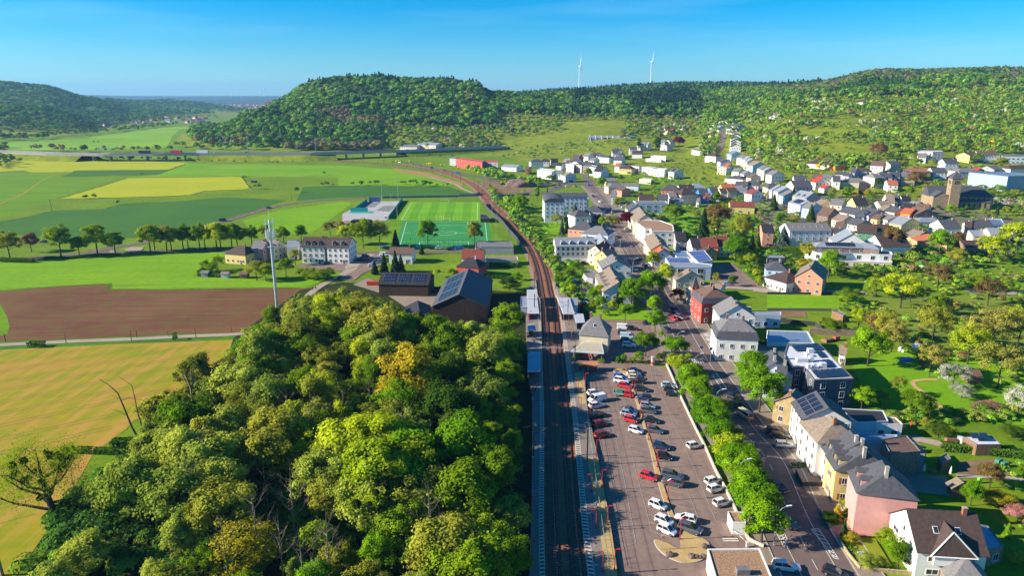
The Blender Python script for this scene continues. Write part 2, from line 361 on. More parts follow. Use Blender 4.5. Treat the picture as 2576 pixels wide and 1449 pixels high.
sheet('village_ground',pxt('V2',(230,520),(560,570),(1200,610),(1650,720),(2100,770),(2400,790),(2560,900),(2200,1020),(1850,1010),(1500,1000),(1250,1090),(400,1090),(0,900),(-200,620),(-350,420),(0,420)),VGM,0.12,drape=True)
strip('street',STREET,[13]*6+[13,12.5,12,12,11,10.5,10,10,9.5,9,9,9,9],ASPH,0.13,n=5)
def offset_line(base,off,n=5):
 l,r,c=ribbon(base,abs(off)*2,True,n);return r if off>0 else l
STL,STR_,STC=ribbon(STREET,13,True,5)
strip('pavement',offset_line(STREET,9.0),5.0,PAVE,0.24,smooth=False)
strip('pavement',offset_line(STREET,-8.2),2.4,PAVE,0.24,smooth=False)
RBC=GS('M',1745,982,0)
def ellipse(c,rx,ry,n=32):return[(c[0]+rx*math.cos(2*math.pi*i/n),c[1]+ry*math.sin(2*math.pi*i/n))for i in range(n)]
strip('road',px('M',(1580,1008),(1660,975),(1760,965),(1840,975),(1870,1000)),9,ASPH,0.15)
strip('road',px('M',(1500,978),(1640,960),(1800,940),(1880,950),(1860,985)),8,ASPH,0.16)
strip('road',px('M',(1860,960),(1820,905),(1780,870),(1700,850)),7,ASPH,0.17,drape=True)
strip('road',px('M',(1530,985),(1200,960),(1060,915),(900,892),(680,845),(520,812),(330,780),(290,765),(330,745),(430,735)),9,ASPH,0.2)
for c_,pts,wd in(('R',[(255,735),(290,690),(305,640),(320,600),(290,570)],9),('V4',[(-130,140),(0,155),(300,165),(700,165),(985,172)],6),('V4',[(2000,165),(2280,170),(2600,178)],6),('V1',[(1100,690),(1280,700)],5),('V2',[(-300,400),(100,610),(400,740),(640,850),(900,950),(1250,1100)],6),('V2',[(640,850),(1100,700),(1700,800),(2200,850),(2600,820)],6),('V2',[(-400,300),(-100,420),(300,540),(700,600),(1250,640),(1650,740)],6),('V2',[(1150,470),(1600,430),(1900,450),(2000,480)],6),('V1',[(1000,380),(1200,370),(1500,330),(1900,380),(2300,470)],6)):
 strip('road',pxt(c_,*pts),wd,ASPH if c_!='V4' else TRACKG,0.22,drape=True)
sheet('car_park',pxt('V1',(2030,985),(2230,985),(2480,1200),(2560,1225),(2560,1230),(2050,1200),(1960,1130)),LOTA,0.27)
strip('road',px('V1',(1560,1200),(2000,1210),(2567,1240),(2900,1245)),5,TRACKG,0.2)
sheet('grass_plot',px('V1',(2230,1000),(2320,1010),(2567,1200),(2480,1190)),VERGE,0.23)
sheet('parking_yard',px('V1',(540,1170),(830,1150),(870,1330),(700,1400),(620,1300)),PAVE,0.15)
sheet('station_forecourt',px('V3',(700,160),(1380,150),(1560,300),(1560,600),(1050,600),(900,590),(640,600),(600,500),(540,250),(510,100),(700,100)),LOTA,0.10)
sheet('lawn',px('V3',(800,60),(1450,60),(1500,170),(900,165),(800,120)),BRG,0.2)
# --- foliage materials
def leaf_mat(name,c,c2=None,trans=0.35,var=0.3,scale=0.35,tint=False):
 if name in MATS:return MATS[name]
 m=bpy.data.materials.new(name);m.use_nodes=True;t=m.node_tree;t.nodes.clear()
 o=t.nodes.new('ShaderNodeOutputMaterial');d=t.nodes.new('ShaderNodeBsdfDiffuse');tr=t.nodes.new('ShaderNodeBsdfTranslucent')
 mx=t.nodes.new('ShaderNodeMixShader');mx.inputs[0].default_value=trans
 tc=t.nodes.new('ShaderNodeTexCoord');n=t.nodes.new('ShaderNodeTexNoise');n.inputs['Scale'].default_value=scale;n.inputs['Detail'].default_value=5
 t.links.new(tc.outputs['Object'],n.inputs[0])
 r=t.nodes.new('ShaderNodeValToRGB');e=r.color_ramp.elements
 c2=c2 or c
 e[0].position=0.32;e[1].position=0.68
 e[0].color=[x*(1-var)for x in c]+[1];e[1].color=[x*(1+var)for x in c2]+[1]
 t.links.new(n.outputs['Fac'],r.inputs[0]);out=r.outputs[0]
 if tint:
  at=t.nodes.new('ShaderNodeAttribute');at.attribute_name='tint';mm=t.nodes.new('ShaderNodeMix');mm.data_type='RGBA';mm.blend_type='MULTIPLY'
  mm.inputs[0].default_value=1;t.links.new(out,mm.inputs[6]);t.links.new(at.outputs['Color'],mm.inputs[7]);out=mm.outputs[2]
 else:
  oi=t.nodes.new('ShaderNodeObjectInfo');hv=t.nodes.new('ShaderNodeHueSaturation')
  mr=t.nodes.new('ShaderNodeMapRange');mr.inputs[3].default_value=0.75;mr.inputs[4].default_value=1.25;t.links.new(oi.outputs['Random'],mr.inputs[0])
  mr2=t.nodes.new('ShaderNodeMapRange');mr2.inputs[3].default_value=0.515;mr2.inputs[4].default_value=0.485;t.links.new(oi.outputs['Random'],mr2.inputs[0])
  t.links.new(mr.outputs[0],hv.inputs['Value']);t.links.new(mr2.outputs[0],hv.inputs['Hue']);t.links.new(out,hv.inputs['Color']);out=hv.outputs[0]
 t.links.new(out,d.inputs[0]);t.links.new(out,tr.inputs[0]);t.links.new(d.outputs[0],mx.inputs[1]);t.links.new(tr.outputs[0],mx.inputs[2])
 t.links.new(mx.outputs[0],o.inputs[0]);MATS[name]=m;return m
LEAF={'bright':leaf_mat('leaf_bright',(0.125,0.26,0.006),(0.18,0.35,0.008)),'lime':leaf_mat('leaf_lime',(0.26,0.35,0.010),(0.38,0.46,0.015)),'green':leaf_mat('leaf_green',(0.12,0.21,0.008),(0.19,0.30,0.010)),'dark':leaf_mat('leaf_dark',(0.05,0.095,0.010),(0.075,0.14,0.012)),'olive':leaf_mat('leaf_olive',(0.21,0.235,0.020),(0.33,0.34,0.035)),'grey':leaf_mat('leaf_greygreen',(0.21,0.27,0.028),(0.33,0.40,0.05)),'tan':leaf_mat('leaf_tan',(0.24,0.23,0.035),(0.36,0.34,0.06)),'yellow':leaf_mat('leaf_yellow',(0.34,0.28,0.012),(0.46,0.38,0.02)),'gold':leaf_mat('leaf_gold',(0.45,0.30,0.010),(0.55,0.38,0.012)),'brown':leaf_mat('leaf_brown',(0.19,0.115,0.045),(0.24,0.16,0.05)),'purple':leaf_mat('leaf_purple',(0.10,0.010,0.018),(0.17,0.016,0.028)),'white':leaf_mat('leaf_blossom',(0.34,0.36,0.22),(0.55,0.55,0.42)),'pink':leaf_mat('leaf_pink',(0.42,0.17,0.17),(0.5,0.25,0.2)),'needle':leaf_mat('leaf_needle',(0.018,0.045,0.014),(0.03,0.065,0.018),trans=0.1),'bluen':leaf_mat('leaf_blue_needle',(0.055,0.085,0.06),(0.10,0.14,0.10),trans=0.1),}
BARK=mat('bark',(0.055,0.04,0.028),var=0.3,scale=3)
BARKP=mat('pale_bark',(0.20,0.15,0.11),var=0.3,scale=3)
FORLEAF=leaf_mat('forest_leaf',(0.85,0.85,0.85),(1.1,1.1,1.1),trans=0.25,var=0.25,scale=0.05,tint=True)
def cards(P,N,size,rng,jitter=0.5,aspect=1.0):
 """numpy: quads centred at P, roughly facing N"""
 n=len(P);N=N+rng.normal(0,jitter,(n,3));N/=np.linalg.norm(N,axis=1)[:,None]+1e-9
 r=rng.normal(0,1,(n,3));a=np.cross(N,r);a/=np.linalg.norm(a,axis=1)[:,None]+1e-9;b=np.cross(N,a)
 s=(size*rng.uniform(0.6,1.35,n))[:,None]/2
 a=a*s;b=b*s*aspect
 v=np.empty((n,4,3));v[:,0]=P-a-b*0.5;v[:,1]=P+a*0.6-b;v[:,2]=P+a*0.9+b*0.7;v[:,3]=P-a*0.4+b
 return v.reshape(-1,3)
def quad_mesh(name,V,m,tint=None):
 n=len(V)//4;me=bpy.data.meshes.new(name)
 me.vertices.add(len(V));me.vertices.foreach_set('co',V.astype(np.float32).ravel())
 me.loops.add(len(V));me.loops.foreach_set('vertex_index',np.arange(len(V),dtype=np.int32))
 me.polygons.add(n);me.polygons.foreach_set('loop_start',np.arange(0,len(V),4,dtype=np.int32))
 me.polygons.foreach_set('loop_total',np.full(n,4,dtype=np.int32))
 me.materials.append(m)
 if tint is not None:
  a=me.color_attributes.new('tint','FLOAT_COLOR','POINT')
  c=np.ones((len(V),4),np.float32);c[:,:3]=tint;a.data.foreach_set('color',c.ravel())
 me.update(calc_edges=True);return me
def crown_cards(rng,kind,n):
 """cards of a 10 m tree with its crown made of lobes"""
 if kind=='round':cz,rx,rz,lob,lr,lo=6.2,3.6,3.6,60,(0.55,1.15),0.25
 elif kind=='wide':cz,rx,rz,lob,lr,lo=6.0,4.8,3.0,75,(0.5,1.1),0.3
 elif kind=='tall':cz,rx,rz,lob,lr,lo=5.6,2.5,4.1,64,(0.5,0.95),0.2
 elif kind=='narrow':cz,rx,rz,lob,lr,lo=5.4,1.05,4.6,30,(0.4,0.7),0.2
 elif kind=='bush':cz,rx,rz,lob,lr,lo=4.2,5.2,4.0,50,(0.8,1.5),0.0
 elif kind=='ball':cz,rx,rz,lob,lr,lo=5.0,4.2,4.2,50,(1.0,1.2),0.5
 elif kind=='avenue':cz,rx,rz,lob,lr,lo=6.0,3.2,3.8,54,(0.5,1.0),0.2
 elif kind=='sparse':cz,rx,rz,lob,lr,lo=6.0,3.9,3.6,40,(0.5,1.1),0.15
 P,N=[],[];var_=rng.uniform(0,6)
 per=n//lob
 for k in range(lob):
  d=rng.normal(0,1,3);d/=np.linalg.norm(d);d[2]=d[2]if d[2]>-0.55 else-d[2]
  q=rng.uniform(0.35,1.0)**0.7*(1+0.16*math.sin(3*math.atan2(d[1],d[0])+var_))if kind!='ball' else 0.8
  c=np.array([d[0]*rx*q,d[1]*rx*q,cz+d[2]*rz*q]);rr=rng.uniform(*lr)
  e=rng.normal(0,1,(per,3));e/=np.linalg.norm(e,axis=1)[:,None]
  e[:,2]=np.where(e[:,2]<-0.3,-e[:,2],e[:,2])
  rad=rr*rng.uniform(0.3,1.45,per)**0.7
  p=c+e*rad[:,None]*np.array([1,1,0.85]);p[:,2]=np.maximum(p[:,2],0.25)
  P.append(p);N.append(e*0.8+d*0.7+np.array([0,0,0.25]))
 return np.concatenate(P),np.concatenate(N)
def trunk_mb(rng,h0,limbs,spread,top=8.0,m=None,r0=0.22,twigs=0):
 m=m or BARK;mb=MB()
 bend=rng.uniform(-0.3,0.3,2)
 pts=[(0,0,-0.3),(bend[0]*0.3,bend[1]*0.3,h0),(bend[0],bend[1],top*0.75),(bend[0]*1.5,bend[1]*1.5,top)]
 mb.tube(pts,[r0,r0*0.75,r0*0.4,r0*0.08],m,7)
 for k in range(limbs):
  z=h0+(top*0.8-h0)*k/max(limbs-1,1);a=k*2.4+rng.uniform(-0.5,0.5);L=spread*rng.uniform(0.7,1.1)*(1-0.35*k/limbs)
  t=z/top;p0=Vector((bend[0]*t,bend[1]*t,z));dz=L*rng.uniform(0.45,0.9)
  p1=p0+Vector((math.cos(a)*L*0.5,math.sin(a)*L*0.5,dz*0.35));p2=p0+Vector((math.cos(a+0.15)*L,math.sin(a+0.15)*L,dz))
  rr=r0*0.42*(1-0.4*k/limbs);mb.tube([p0,p1,p2],[rr,rr*0.6,rr*0.12],m,5)
  for q in range(twigs):
   f=rng.uniform(0.3,0.95);s0=p0.lerp(p1,f*2)if f<0.5 else p1.lerp(p2,f*2-1);aa=a+rng.uniform(-1.1,1.1);l2=L*rng.uniform(0.25,0.5)
   s1=s0+Vector((math.cos(aa)*l2*0.6,math.sin(aa)*l2*0.6,l2*rng.uniform(0.3,0.9)))
   s2=s1+Vector((math.cos(aa+.4)*l2*0.5,math.sin(aa+.4)*l2*0.5,l2*rng.uniform(0.1,0.6)))
   mb.tube([s0,s1,s2],[rr*0.35,rr*0.22,rr*0.06],m,3,cap=False)
 return mb
CROWN,TRUNK={},{}
def proto(kind,var=0,hi=True):
 key=(kind,var,hi)
 if key in CROWN:return CROWN[key],TRUNK[key]
 rng=np.random.default_rng(var*17+len(kind)*5+3)
 dens={'round':13000,'wide':14500,'tall':12000,'narrow':4500,'bush':9500,'ball':8500,'avenue':10000,'sparse':6000}
 if kind in('conifer','cedar'):
  P,N=[],[]
  n=5000 if hi else 1500
  tt=rng.uniform(0,1,n)**0.7;z=10-tt*9.3;lay=(z*1.7)%1.0
  rr=(0.12+tt*(2.1 if kind=='conifer' else 3.9))*(0.62+0.38*lay)*rng.uniform(0.55,1.0,n)**0.5;a=rng.uniform(0,2*math.pi,n)
  rr*=0.85+0.25*np.sin(a*5+z*2)
  P=np.stack([np.cos(a)*rr,np.sin(a)*rr,z-rr*0.18],1);N=np.stack([np.cos(a),np.sin(a),np.full(n,0.8)],1)
  Vv=cards(P,N,0.42 if hi else 0.8,rng,0.4)
  tm=MB().tube([(0,0,-0.3),(0,0,5),(0,0,9.8)],[0.2,0.13,0.03],BARK,6)
 elif kind=='bare':
  Vv=None;tm=trunk_mb(rng,3.0+var*0.4,10,2.6,top=9.8,m=BARKP,r0=0.13,twigs=7)
 else:
  n=dens[kind]if hi else dens[kind]//4
  P,N=crown_cards(rng,kind,n);P=P+rng.normal(0,.16,P.shape);Vv=cards(P,N,(0.25 if hi else 0.8)*(0.9 if kind in('sparse','narrow')else 1),rng,0.5)
  if kind in('bush','ball'):tm=MB().tube([(0,0,-0.3),(0.1,0,2.5)],[0.3,0.15],BARK,5)
  elif kind=='narrow':tm=MB().tube([(0,0,-0.3),(0,0,8)],[0.14,0.05],BARK,5)
  else:tm=trunk_mb(rng,{'round':2.6,'wide':2.8,'tall':1.8,'avenue':3.4,'sparse':2.4}[kind],7 if kind!='sparse' else 10,{'wide':4.2,'tall':2.2}.get(kind,3.2),twigs=3 if kind=='sparse' else 1)
 CROWN[key]=quad_mesh('crown',Vv,LEAF['green'])if Vv is not None else None
 TRUNK[key]=tm.mesh('trunk',smooth=True)
 return CROWN[key],TRUNK[key]
SHRUBBY=('bush','ball')
def tree(loc,h,kind='round',leaf='green',label='',group=None,wd=1.0,var=None,hi=True,name=None,cat=None):
 var=rnd.randrange(3)if var is None else var
 c,t=proto(kind,var,hi)
 nm=name or{'bush':'bush','ball':'clipped_bush','conifer':'conifer_tree','cedar':'conifer_tree','bare':'bare_tree','narrow':'columnar_tree'}.get(kind,'broadleaf_tree')
 e=empty(nm,loc,rnd.uniform(0,6.28),label=label,cat=cat or('bush' if kind in SHRUBBY else 'tree'),group=group)
 e.scale=(h/10*wd,h/10*wd,h/10)
 o=link(bpy.data.objects.new('trunk',t),e)
 if kind=='bare':o.name='branches'
 if c is not None:
  o=link(bpy.data.objects.new('crown' if kind not in SHRUBBY else 'foliage',c),e)
  o.material_slots[0].link='OBJECT';o.material_slots[0].material=LEAF[leaf]
 return e
 # --- far woods: masses nobody could count
def project(x,y,z):
 dz=z-CAMH;zc=y*CT-dz*ST;yc=y*ST+dz*CT
 return CW/2+F*x/zc,CH/2-F*yc/zc
def visible(x,y,z):
 n=max(6,int(y/60))
 for k in range(1,n):
  f=k/n
  if f*y<500:continue
  if terr(x*f,y*f)>CAMH+(z-CAMH)*f:return False
 return True
GRN={'f':(0.045,0.105,0.012),'fd':(0.028,0.070,0.012),'fl':(0.085,0.16,0.012),'sp':(0.014,0.035,0.012),'br':(0.11,0.075,0.035),'li':(0.10,0.165,0.012),'wh':(0.21,0.23,0.13),'ol':(0.095,0.115,0.02),'gy':(0.06,0.095,0.045),'pu':(0.10,0.085,0.05),'yo':(0.5,0.33,0.01)}
def scatter_mass(name,label,cat,pts,seed,q=60):
 """pts: (x, y, z, height, radius, tint key)"""
 rng=np.random.default_rng(seed);Vs=[];Ts=[]
 for(x,y,z,h,r,key)in pts:
  con=key=='sp';n=q if not con else q//2
  e=rng.normal(0,1,(n,3));e/=np.linalg.norm(e,axis=1)[:,None];e[:,2]=np.where(e[:,2]<-0.25,-e[:,2],e[:,2])
  if con:
   t=rng.uniform(0,1,n);a=rng.uniform(0,6.283,n);P=np.stack([np.cos(a)*r*0.6*t,np.sin(a)*r*0.6*t,h*(1.15-t)],1);N=np.stack([np.cos(a),np.sin(a),np.full(n,.6)],1);sz=r*0.55
  else:
   lob=rng.normal(0,1,(7,3));lob/=np.linalg.norm(lob,axis=1)[:,None];lob[:,2]=np.abs(lob[:,2])
   k=rng.integers(0,7,n);ce=lob[k]*0.5
   P=(ce+e*0.62)*np.array([r,r,h*0.42])+np.array([0,0,h*0.55]);N=e+lob[k]*0.6;sz=r*0.5
  P=P+np.array([x,y,z-0.3])
  c=np.array(GRN[key])*rng.uniform(0.8,1.2)*np.array([rng.uniform(0.9,1.15),1,1])
  Vs.append(cards(P,N,sz*(.62 if name=='forest' else.34 if name=='undergrowth' else.5 if name in('orchard_scrub','garden_shrubs')else.9),rng,0.35));Ts.append(np.repeat(c[None,:]*(2.05 if name=='forest' else 2.15),n*4,0))
 if not Vs:return None
 o=link(bpy.data.objects.new(name,quad_mesh(name,np.concatenate(Vs),FORLEAF,np.concatenate(Ts))))
 return tag(o,label,cat,kind='stuff')
def inpoly(x,y,poly):
 c=False;j=len(poly)-1
 for i in range(len(poly)):
  xi,yi=poly[i];xj,yj=poly[j]
  if(yi>y)!=(yj>y)and x<(xj-xi)*(y-yi)/(yj-yi)+xi:c=not c
  j=i
 return c
def PL(c,*pts):return[S(c,x,y)for x,y in pts]
rf=random.Random(11)
def pick(s):
 t=rf.uniform(0,sum(w_ for _k,w_ in s))
 for k,w_ in s:
  t-=w_
  if t<=0:return k
 return s[0][0]
OPEN=[PL('M',(1600,520),(1800,488),(2120,498),(2130,560),(1880,590),(1640,575)),PL('M',(1870,730),(2250,590),(2270,640),(2050,720)),PL('R',(860,490),(1060,480),(1900,455),(1900,490),(1500,500),(1100,515)),PL('R',(860,560),(1420,545),(1420,590),(870,620)),PL('R',(900,690),(1450,720),(1450,780),(1150,780),(860,720)),PL('R',(690,800),(960,790),(900,880),(780,860)),PL('R',(1330,350),(1410,350),(1420,390),(1330,385)),PL('R',(1060,640),(1350,690),(1650,700),(1500,720),(1050,690)),PL('R',(200,780),(270,740),(280,560),(330,560),(330,640),(460,690),(460,770),(800,900),(1000,870),(1400,870),(1430,780),(1750,780),(1780,740),(2000,720),(2100,790),(2570,740),(2570,1449),(0,1449),(0,900))]
VILL=PL('M',(1400,800),(1700,730),(2000,690),(2210,640),(2400,640),(2567,620),(2567,1449),(1400,1449))
noiz=lambda x,y,s,o=0:mnoise.noise((x/s,y/s,o))
P1,P2,P3,P4=[],[],[],[]
def fill(u0,u1,y0,y1,step,fn):
 y=y0
 while y<y1:
  wd_=1/F*(y*CT+20);x=(u0-CW/2)*wd_
  while x<(u1-CW/2)*wd_:
   xx=x+rf.uniform(-.45,.45)*step;yy=y+rf.uniform(-.45,.45)*step;z=terr(xx,yy);u,v=project(xx,yy,z)
   fn(xx,yy,z,u,v);x+=step
  y+=step*0.9
def f_mid(x,y,z,u,v):
 if not(425<u<1760):return
 slope_foot=1175 if u<1250 else(1290 if u<1560 else 1250)
 if u<720 and z<2.5:return
 if y<slope_foot-60 and u<1560:return
 for o in OPEN[:2]:
  if inpoly(u,v,o):return
 if inpoly(u,v,VILL):return
 n=noiz(x,y,90)
 if y<slope_foot+130 and u>960:
  if rf.random()<0.35+n*0.3:return
  k=pick([('ol',3),('fl',3),('br',1.2),('f',2),('gy',2),('wh',.25)]);h=rf.uniform(5,11)
 elif n>0.22 and y<1380 and u<1000:k=pick([('pu',3),('br',2),('gy',1),('fl',1)]);h=rf.uniform(10,15)
 elif(u>1440 and v<290 and noiz(x,y,130,3)>-0.12)or(v<225 and noiz(x,y,60,8)>0.25):k=pick([('sp',5),('fd',1)]);h=rf.uniform(15,22)
 else:k=pick([('f',5),('fd',3),('fl',2.4),('ol',.8),('gy',.5)]);h=rf.uniform(9,19)
 if not visible(x,y,z+h):return
 P1.append((x,y,z,h,h*rf.uniform(.42,.58),k))
fill(425,1760,1120,2000,9.5,f_mid)
def f_far(x,y,z,u,v):
 if z<25 or not visible(x,y,z+16):return
 h=rf.uniform(13,22);P1.append((x,y,z,h,h*.55,pick([('fd',3),('sp',3),('f',2)])))
fill(1150,2050,2000,3150,19,f_far)
def f_right(x,y,z,u,v):
 if u<1760 or u>2750:return
 for o in OPEN[2:]:
  if inpoly(u,v,o):return
 n=noiz(x,y,70);n2=noiz(x,y,38,7)
 vb=262 if u<2000 else(262-(u-2000)*.1 if u<2400 else 222)
 edge=vb+n*22
 if u<1900:edge=305+n*16
 if v<edge:
  if v<edge-26 and u>1950 and noiz(x,y,160,4)>-0.25:k=pick([('gy',2),('pu',2.5),('fd',2),('ol',1)])
  elif noiz(x,y,160,4)<-0.3:k=pick([('fd',3),('sp',1)])
  else:k=pick([('f',4),('fl',3),('ol',1.5),('fd',1)])
  h=rf.uniform(8,17)
 else:
  if rf.random()<0.16-n2*0.7:return
  k=pick([('li',2.5),('fl',3),('ol',2.5),('f',2.5),('fd',.6),('wh',2.2 if noiz(x,y,55,12)>.18 else.08),('br',.4),('yo',.01)]);h=rf.uniform(2,5)if rf.random()<.62+n2 else rf.uniform(6,11)
 if not visible(x,y,z+h):return
 (P2 if v<edge else P3).append((x,y,z,h,h*rf.uniform(.36,.5),k))
fill(1750,2720,640,1300,6.2,f_right);fill(1750,2720,1300,2000,9,f_right)
def f_left(x,y,z,u,v):
 if u>620:return
 n=noiz(x,y,200)
 if z<3.5:return
 if u>300 and y>3500 and(n>0.25):return
 if not visible(x,y,z+14):return
 h=rf.uniform(12,20);P4.append((x,y,z,h,h*.62,pick([('fd',3),('f',3),('fl',1),('gy',1)])))
fill(-120,620,1650,3300,17,f_left)
fill(280,640,3300,4700,26,f_left)
scatter_mass('forest','dense spring forest covering the long round hill behind the motorway','forest',P1,1,100)
scatter_mass('forest','mixed green and brownish forest along the ridge above the village','forest',P2,2,80)
scatter_mass('hillside_scrub','bushes and white blossoming thorn scattered on the slope above the village','scrub',P3,3,46)
scatter_mass('forest','hazy dark forest on the hills across the valley at far left','forest',P4,4,40)
def mass_line(name,label,specs,seed):
 """specs: (crop, [(x, y)...], spread m, step m, h range, mix)"""
 pts=[]
 for c_,line,spread,step,hr,mix in specs:
  W=[GS(c_,x,y)for x,y in line]
  for a,b in zip(W[:-1],W[1:]):
   n=max(1,int((b-a).length/step))
   for k in range(n):
    p=a.lerp(b,(k+rf.random())/n);x=p.x+rf.uniform(-1,1)*spread;y=p.y+rf.uniform(-1,1)*spread;h=rf.uniform(*hr)
    pts.append((x,y,terr(x,y),h,h*rf.uniform(.4,.6),pick(mix)))
 return scatter_mass(name,label,'bushes',pts,seed,50)
MX=[('f',3),('fl',3),('ol',2),('fd',1),('br',.4)];MXL=[('li',2),('fl',4),('f',2)];MXD=[('fd',3),('f',3)]
mass_line('treeline','line of trees and bushes beyond the viaduct on the left',[('L',[(0,590),(60,640),(250,640),(330,620)],20,8,(8,16),MX),('L',[(300,622),(500,600),(760,585),(960,565),(1240,530)],14,10,(7,13),MX),('L',[(230,720),(420,722)],8,9,(8,12),[('ol',1),('br',1)]),('L',[(440,722),(900,724),(1260,725)],8,8,(6,12),[('ol',3),('br',2),('f',2)]),('L',[(0,690),(0,850)],10,8,(7,12),MX),('L',[(640,540),(900,560),(1240,530),(1620,520)],40,10,(6,14),MX),('L',[(700,510),(1000,500),(1300,480),(1650,470)],90,15,(8,16),MX)],21)
mass_line('bushes','green bushes lining the foot of the motorway viaduct',[('L',[(60,770),(420,778),(700,775),(1040,785),(1150,785),(1460,798)],8,6,(3,6),MX),('L',[(1440,740),(1700,745),(2100,755),(2380,760)],14,7,(2.5,5),MX),('L',[(1430,790),(1650,800),(1900,805),(2300,810)],12,12,(2,4),MX),('L',[(1300,690),(1500,700),(1800,705),(2200,705),(2567,705)],22,6,(6,12),MXL),('M',[(0,700),(200,700),(400,705)],20,6,(6,11),MXL),('M',[(450,730),(800,730),(1100,720)],12,9,(3,6),MX)],22)
mass_line('bushes','dark hedge clumps standing in the green pastures',[('M',[(70,975),(290,970)],3,4,(3,5),MXD),('M',[(440,965),(560,975),(650,985)],4,4,(3.5,6),MXD),('M',[(700,982),(820,982)],3,4,(2.5,4),MXD),('L',[(600,1075),(750,1072)],2,3,(3,4.5),MXD),('L',[(865,1118),(900,1120)],2,3,(3,4.5),MXD),('L',[(1890,1003),(1950,1003)],3,3,(4,6.5),MXD),('L',[(2410,900),(2440,900)],2,3,(4,6),MXD),('L',[(2410,980),(2510,980)],3,3,(3,5),MXD),('L',[(2220,1030),(2250,1030)],2,3,(4,6),MXD),('L',[(1060,895),(1110,895)],2,4,(2,3),MXD),('L',[(690,655),(740,655)],3,4,(3,4),MXD),('L',[(1815,925),(1850,930)],2,4,(3,5),MX)],23)
mass_line('scrub','bushes and young orchard between the red building and the hill',[('M',[(460,760),(700,760),(900,700),(1300,690)],22,7,(2.5,5),MX),('M',[(1340,770),(1600,720),(1900,690),(2110,650)],30,4.5,(3,6),[('f',3),('fl',4),('wh',.5)]),('M',[(1340,740),(1600,690),(1900,660),(2110,640)],20,5,(3,6),MX),('M',[(340,800),(500,800),(600,805),(740,830)],8,5,(2,3),[('yo',2),('ol',2)]),('M',[(700,830),(900,850)],6,6,(2,3.5),[('ol',2),('fl',1)])],24)
mass_line('young_trees','light green young trees beside the gravel heap and red building',[('M',[(930,870),(1070,880),(1150,930),(1300,950),(1460,955),(1500,985)],13,2.6,(5,9),[('fl',4),('li',3),('gy',1)])],25)
mass_line('embankment_growth','shrubs growing along the embankment right of the railway',[('V1',[(60,560),(120,620),(200,720),(330,900),(420,1000),(480,1100),(560,1250),(640,1380)],3.5,2.2,(2.5,5.5),MXL),('V1',[(0,380),(60,520),(100,600)],5,3,(5,9),MXL),('V1',[(560,1060),(700,1010)],6,3,(3,5),MXL),('M',[(1060,1000),(1120,1010),(1150,1100),(1230,1180)],3,4,(3,5),MXL)],26)
# --- houses
def wallm(k,c,v=0.07):return mat('wall_'+k,c,var=v,scale=0.8,rough=0.9,bump=0.1)
WALL={'w':wallm('white',(0.72,0.70,0.66)),'c':wallm('cream',(0.62,0.54,0.38)),'y':wallm('yellow',(0.66,0.52,0.20)),'o':wallm('sandstone',(0.42,0.31,0.15),0.25),'p':wallm('pink',(0.60,0.30,0.27)),'pw':wallm('pale_pink',(0.66,0.55,0.52)),'b':wallm('blue',(0.05,0.22,0.52)),'lb':wallm('light_blue',(0.38,0.56,0.72)),'g':wallm('grey',(0.36,0.36,0.37)),'dg':wallm('dark_grey',(0.10,0.10,0.12)),'gr':wallm('green',(0.08,0.30,0.17)),'r':wallm('red',(0.46,0.07,0.05)),'or':wallm('orange',(0.70,0.22,0.04)),'br':wallm('brown',(0.22,0.15,0.13),0.2),'sa':wallm('salmon',(0.58,0.27,0.18)),'pu':wallm('lilac',(0.44,0.40,0.55)),'wood':mat('dark_timber',(0.055,0.035,0.025),var=0.35,scale=1.2,stretch=(3,3,0.2)),'tim':mat('timber',(0.22,0.12,0.06),var=0.3,scale=1.2,stretch=(3,3,0.2)),'st':mat('rubble_stone',(0.25,0.18,0.13),var=0.5,scale=2.5,bump=0.5),'bw':wallm('blue_white',(0.55,0.60,0.68)),'hall':wallm('hall_cladding',(0.30,0.36,0.44))}
def roofm(k,c,v=0.22,**a):return mat('roof_'+k,c,var=v,scale=1.3,rough=a.pop('rough',0.7),stretch=(1,1,1),bump=0.3,**a)
ROOF={'s':roofm('slate',(0.075,0.075,0.085)),'k':roofm('black',(0.030,0.028,0.032)),'g':roofm('grey',(0.17,0.16,0.16)),'lg':roofm('metal',(0.32,0.34,0.37),0.08,rough=0.45,metal=0.3),'bl':roofm('blue_metal',(0.20,0.27,0.36),0.1,rough=0.4,metal=0.3),'bn':roofm('brown',(0.14,0.085,0.06)),'dbn':roofm('dark_brown',(0.07,0.045,0.038)),'tn':roofm('tan',(0.22,0.17,0.125),0.3),'r':roofm('red',(0.55,0.035,0.02)),'or':roofm('tile',(0.40,0.11,0.045)),'ma':roofm('maroon',(0.20,0.05,0.035)),'gv':mat('gravel_roof',(0.32,0.19,0.11),var=0.5,scale=3,bump=0.4),'wh':roofm('white',(0.55,0.56,0.58),0.08)}
GLASS=mat('window_glass',(0.025,0.032,0.045),rough=0.12,var=0.3,scale=0.6,spec=0.7)
FRAME=mat('window_frame',(0.7,0.69,0.66),var=0.05)
SHUT=mat('brown_shutter',(0.30,0.09,0.03),var=0.15,scale=3)
PV=mat('solar_cells',(0.015,0.018,0.035),rough=0.25,var=0.3,scale=0.5,spec=0.6)
METAL=mat('galvanised',(0.42,0.44,0.45),rough=0.4,metal=0.6,var=0.1)
CONC=mat('concrete',(0.36,0.33,0.29),var=0.2,scale=1.0)
BRICK=mat('chimney_brick',(0.26,0.10,0.06),var=0.3,scale=5)
_wm={}
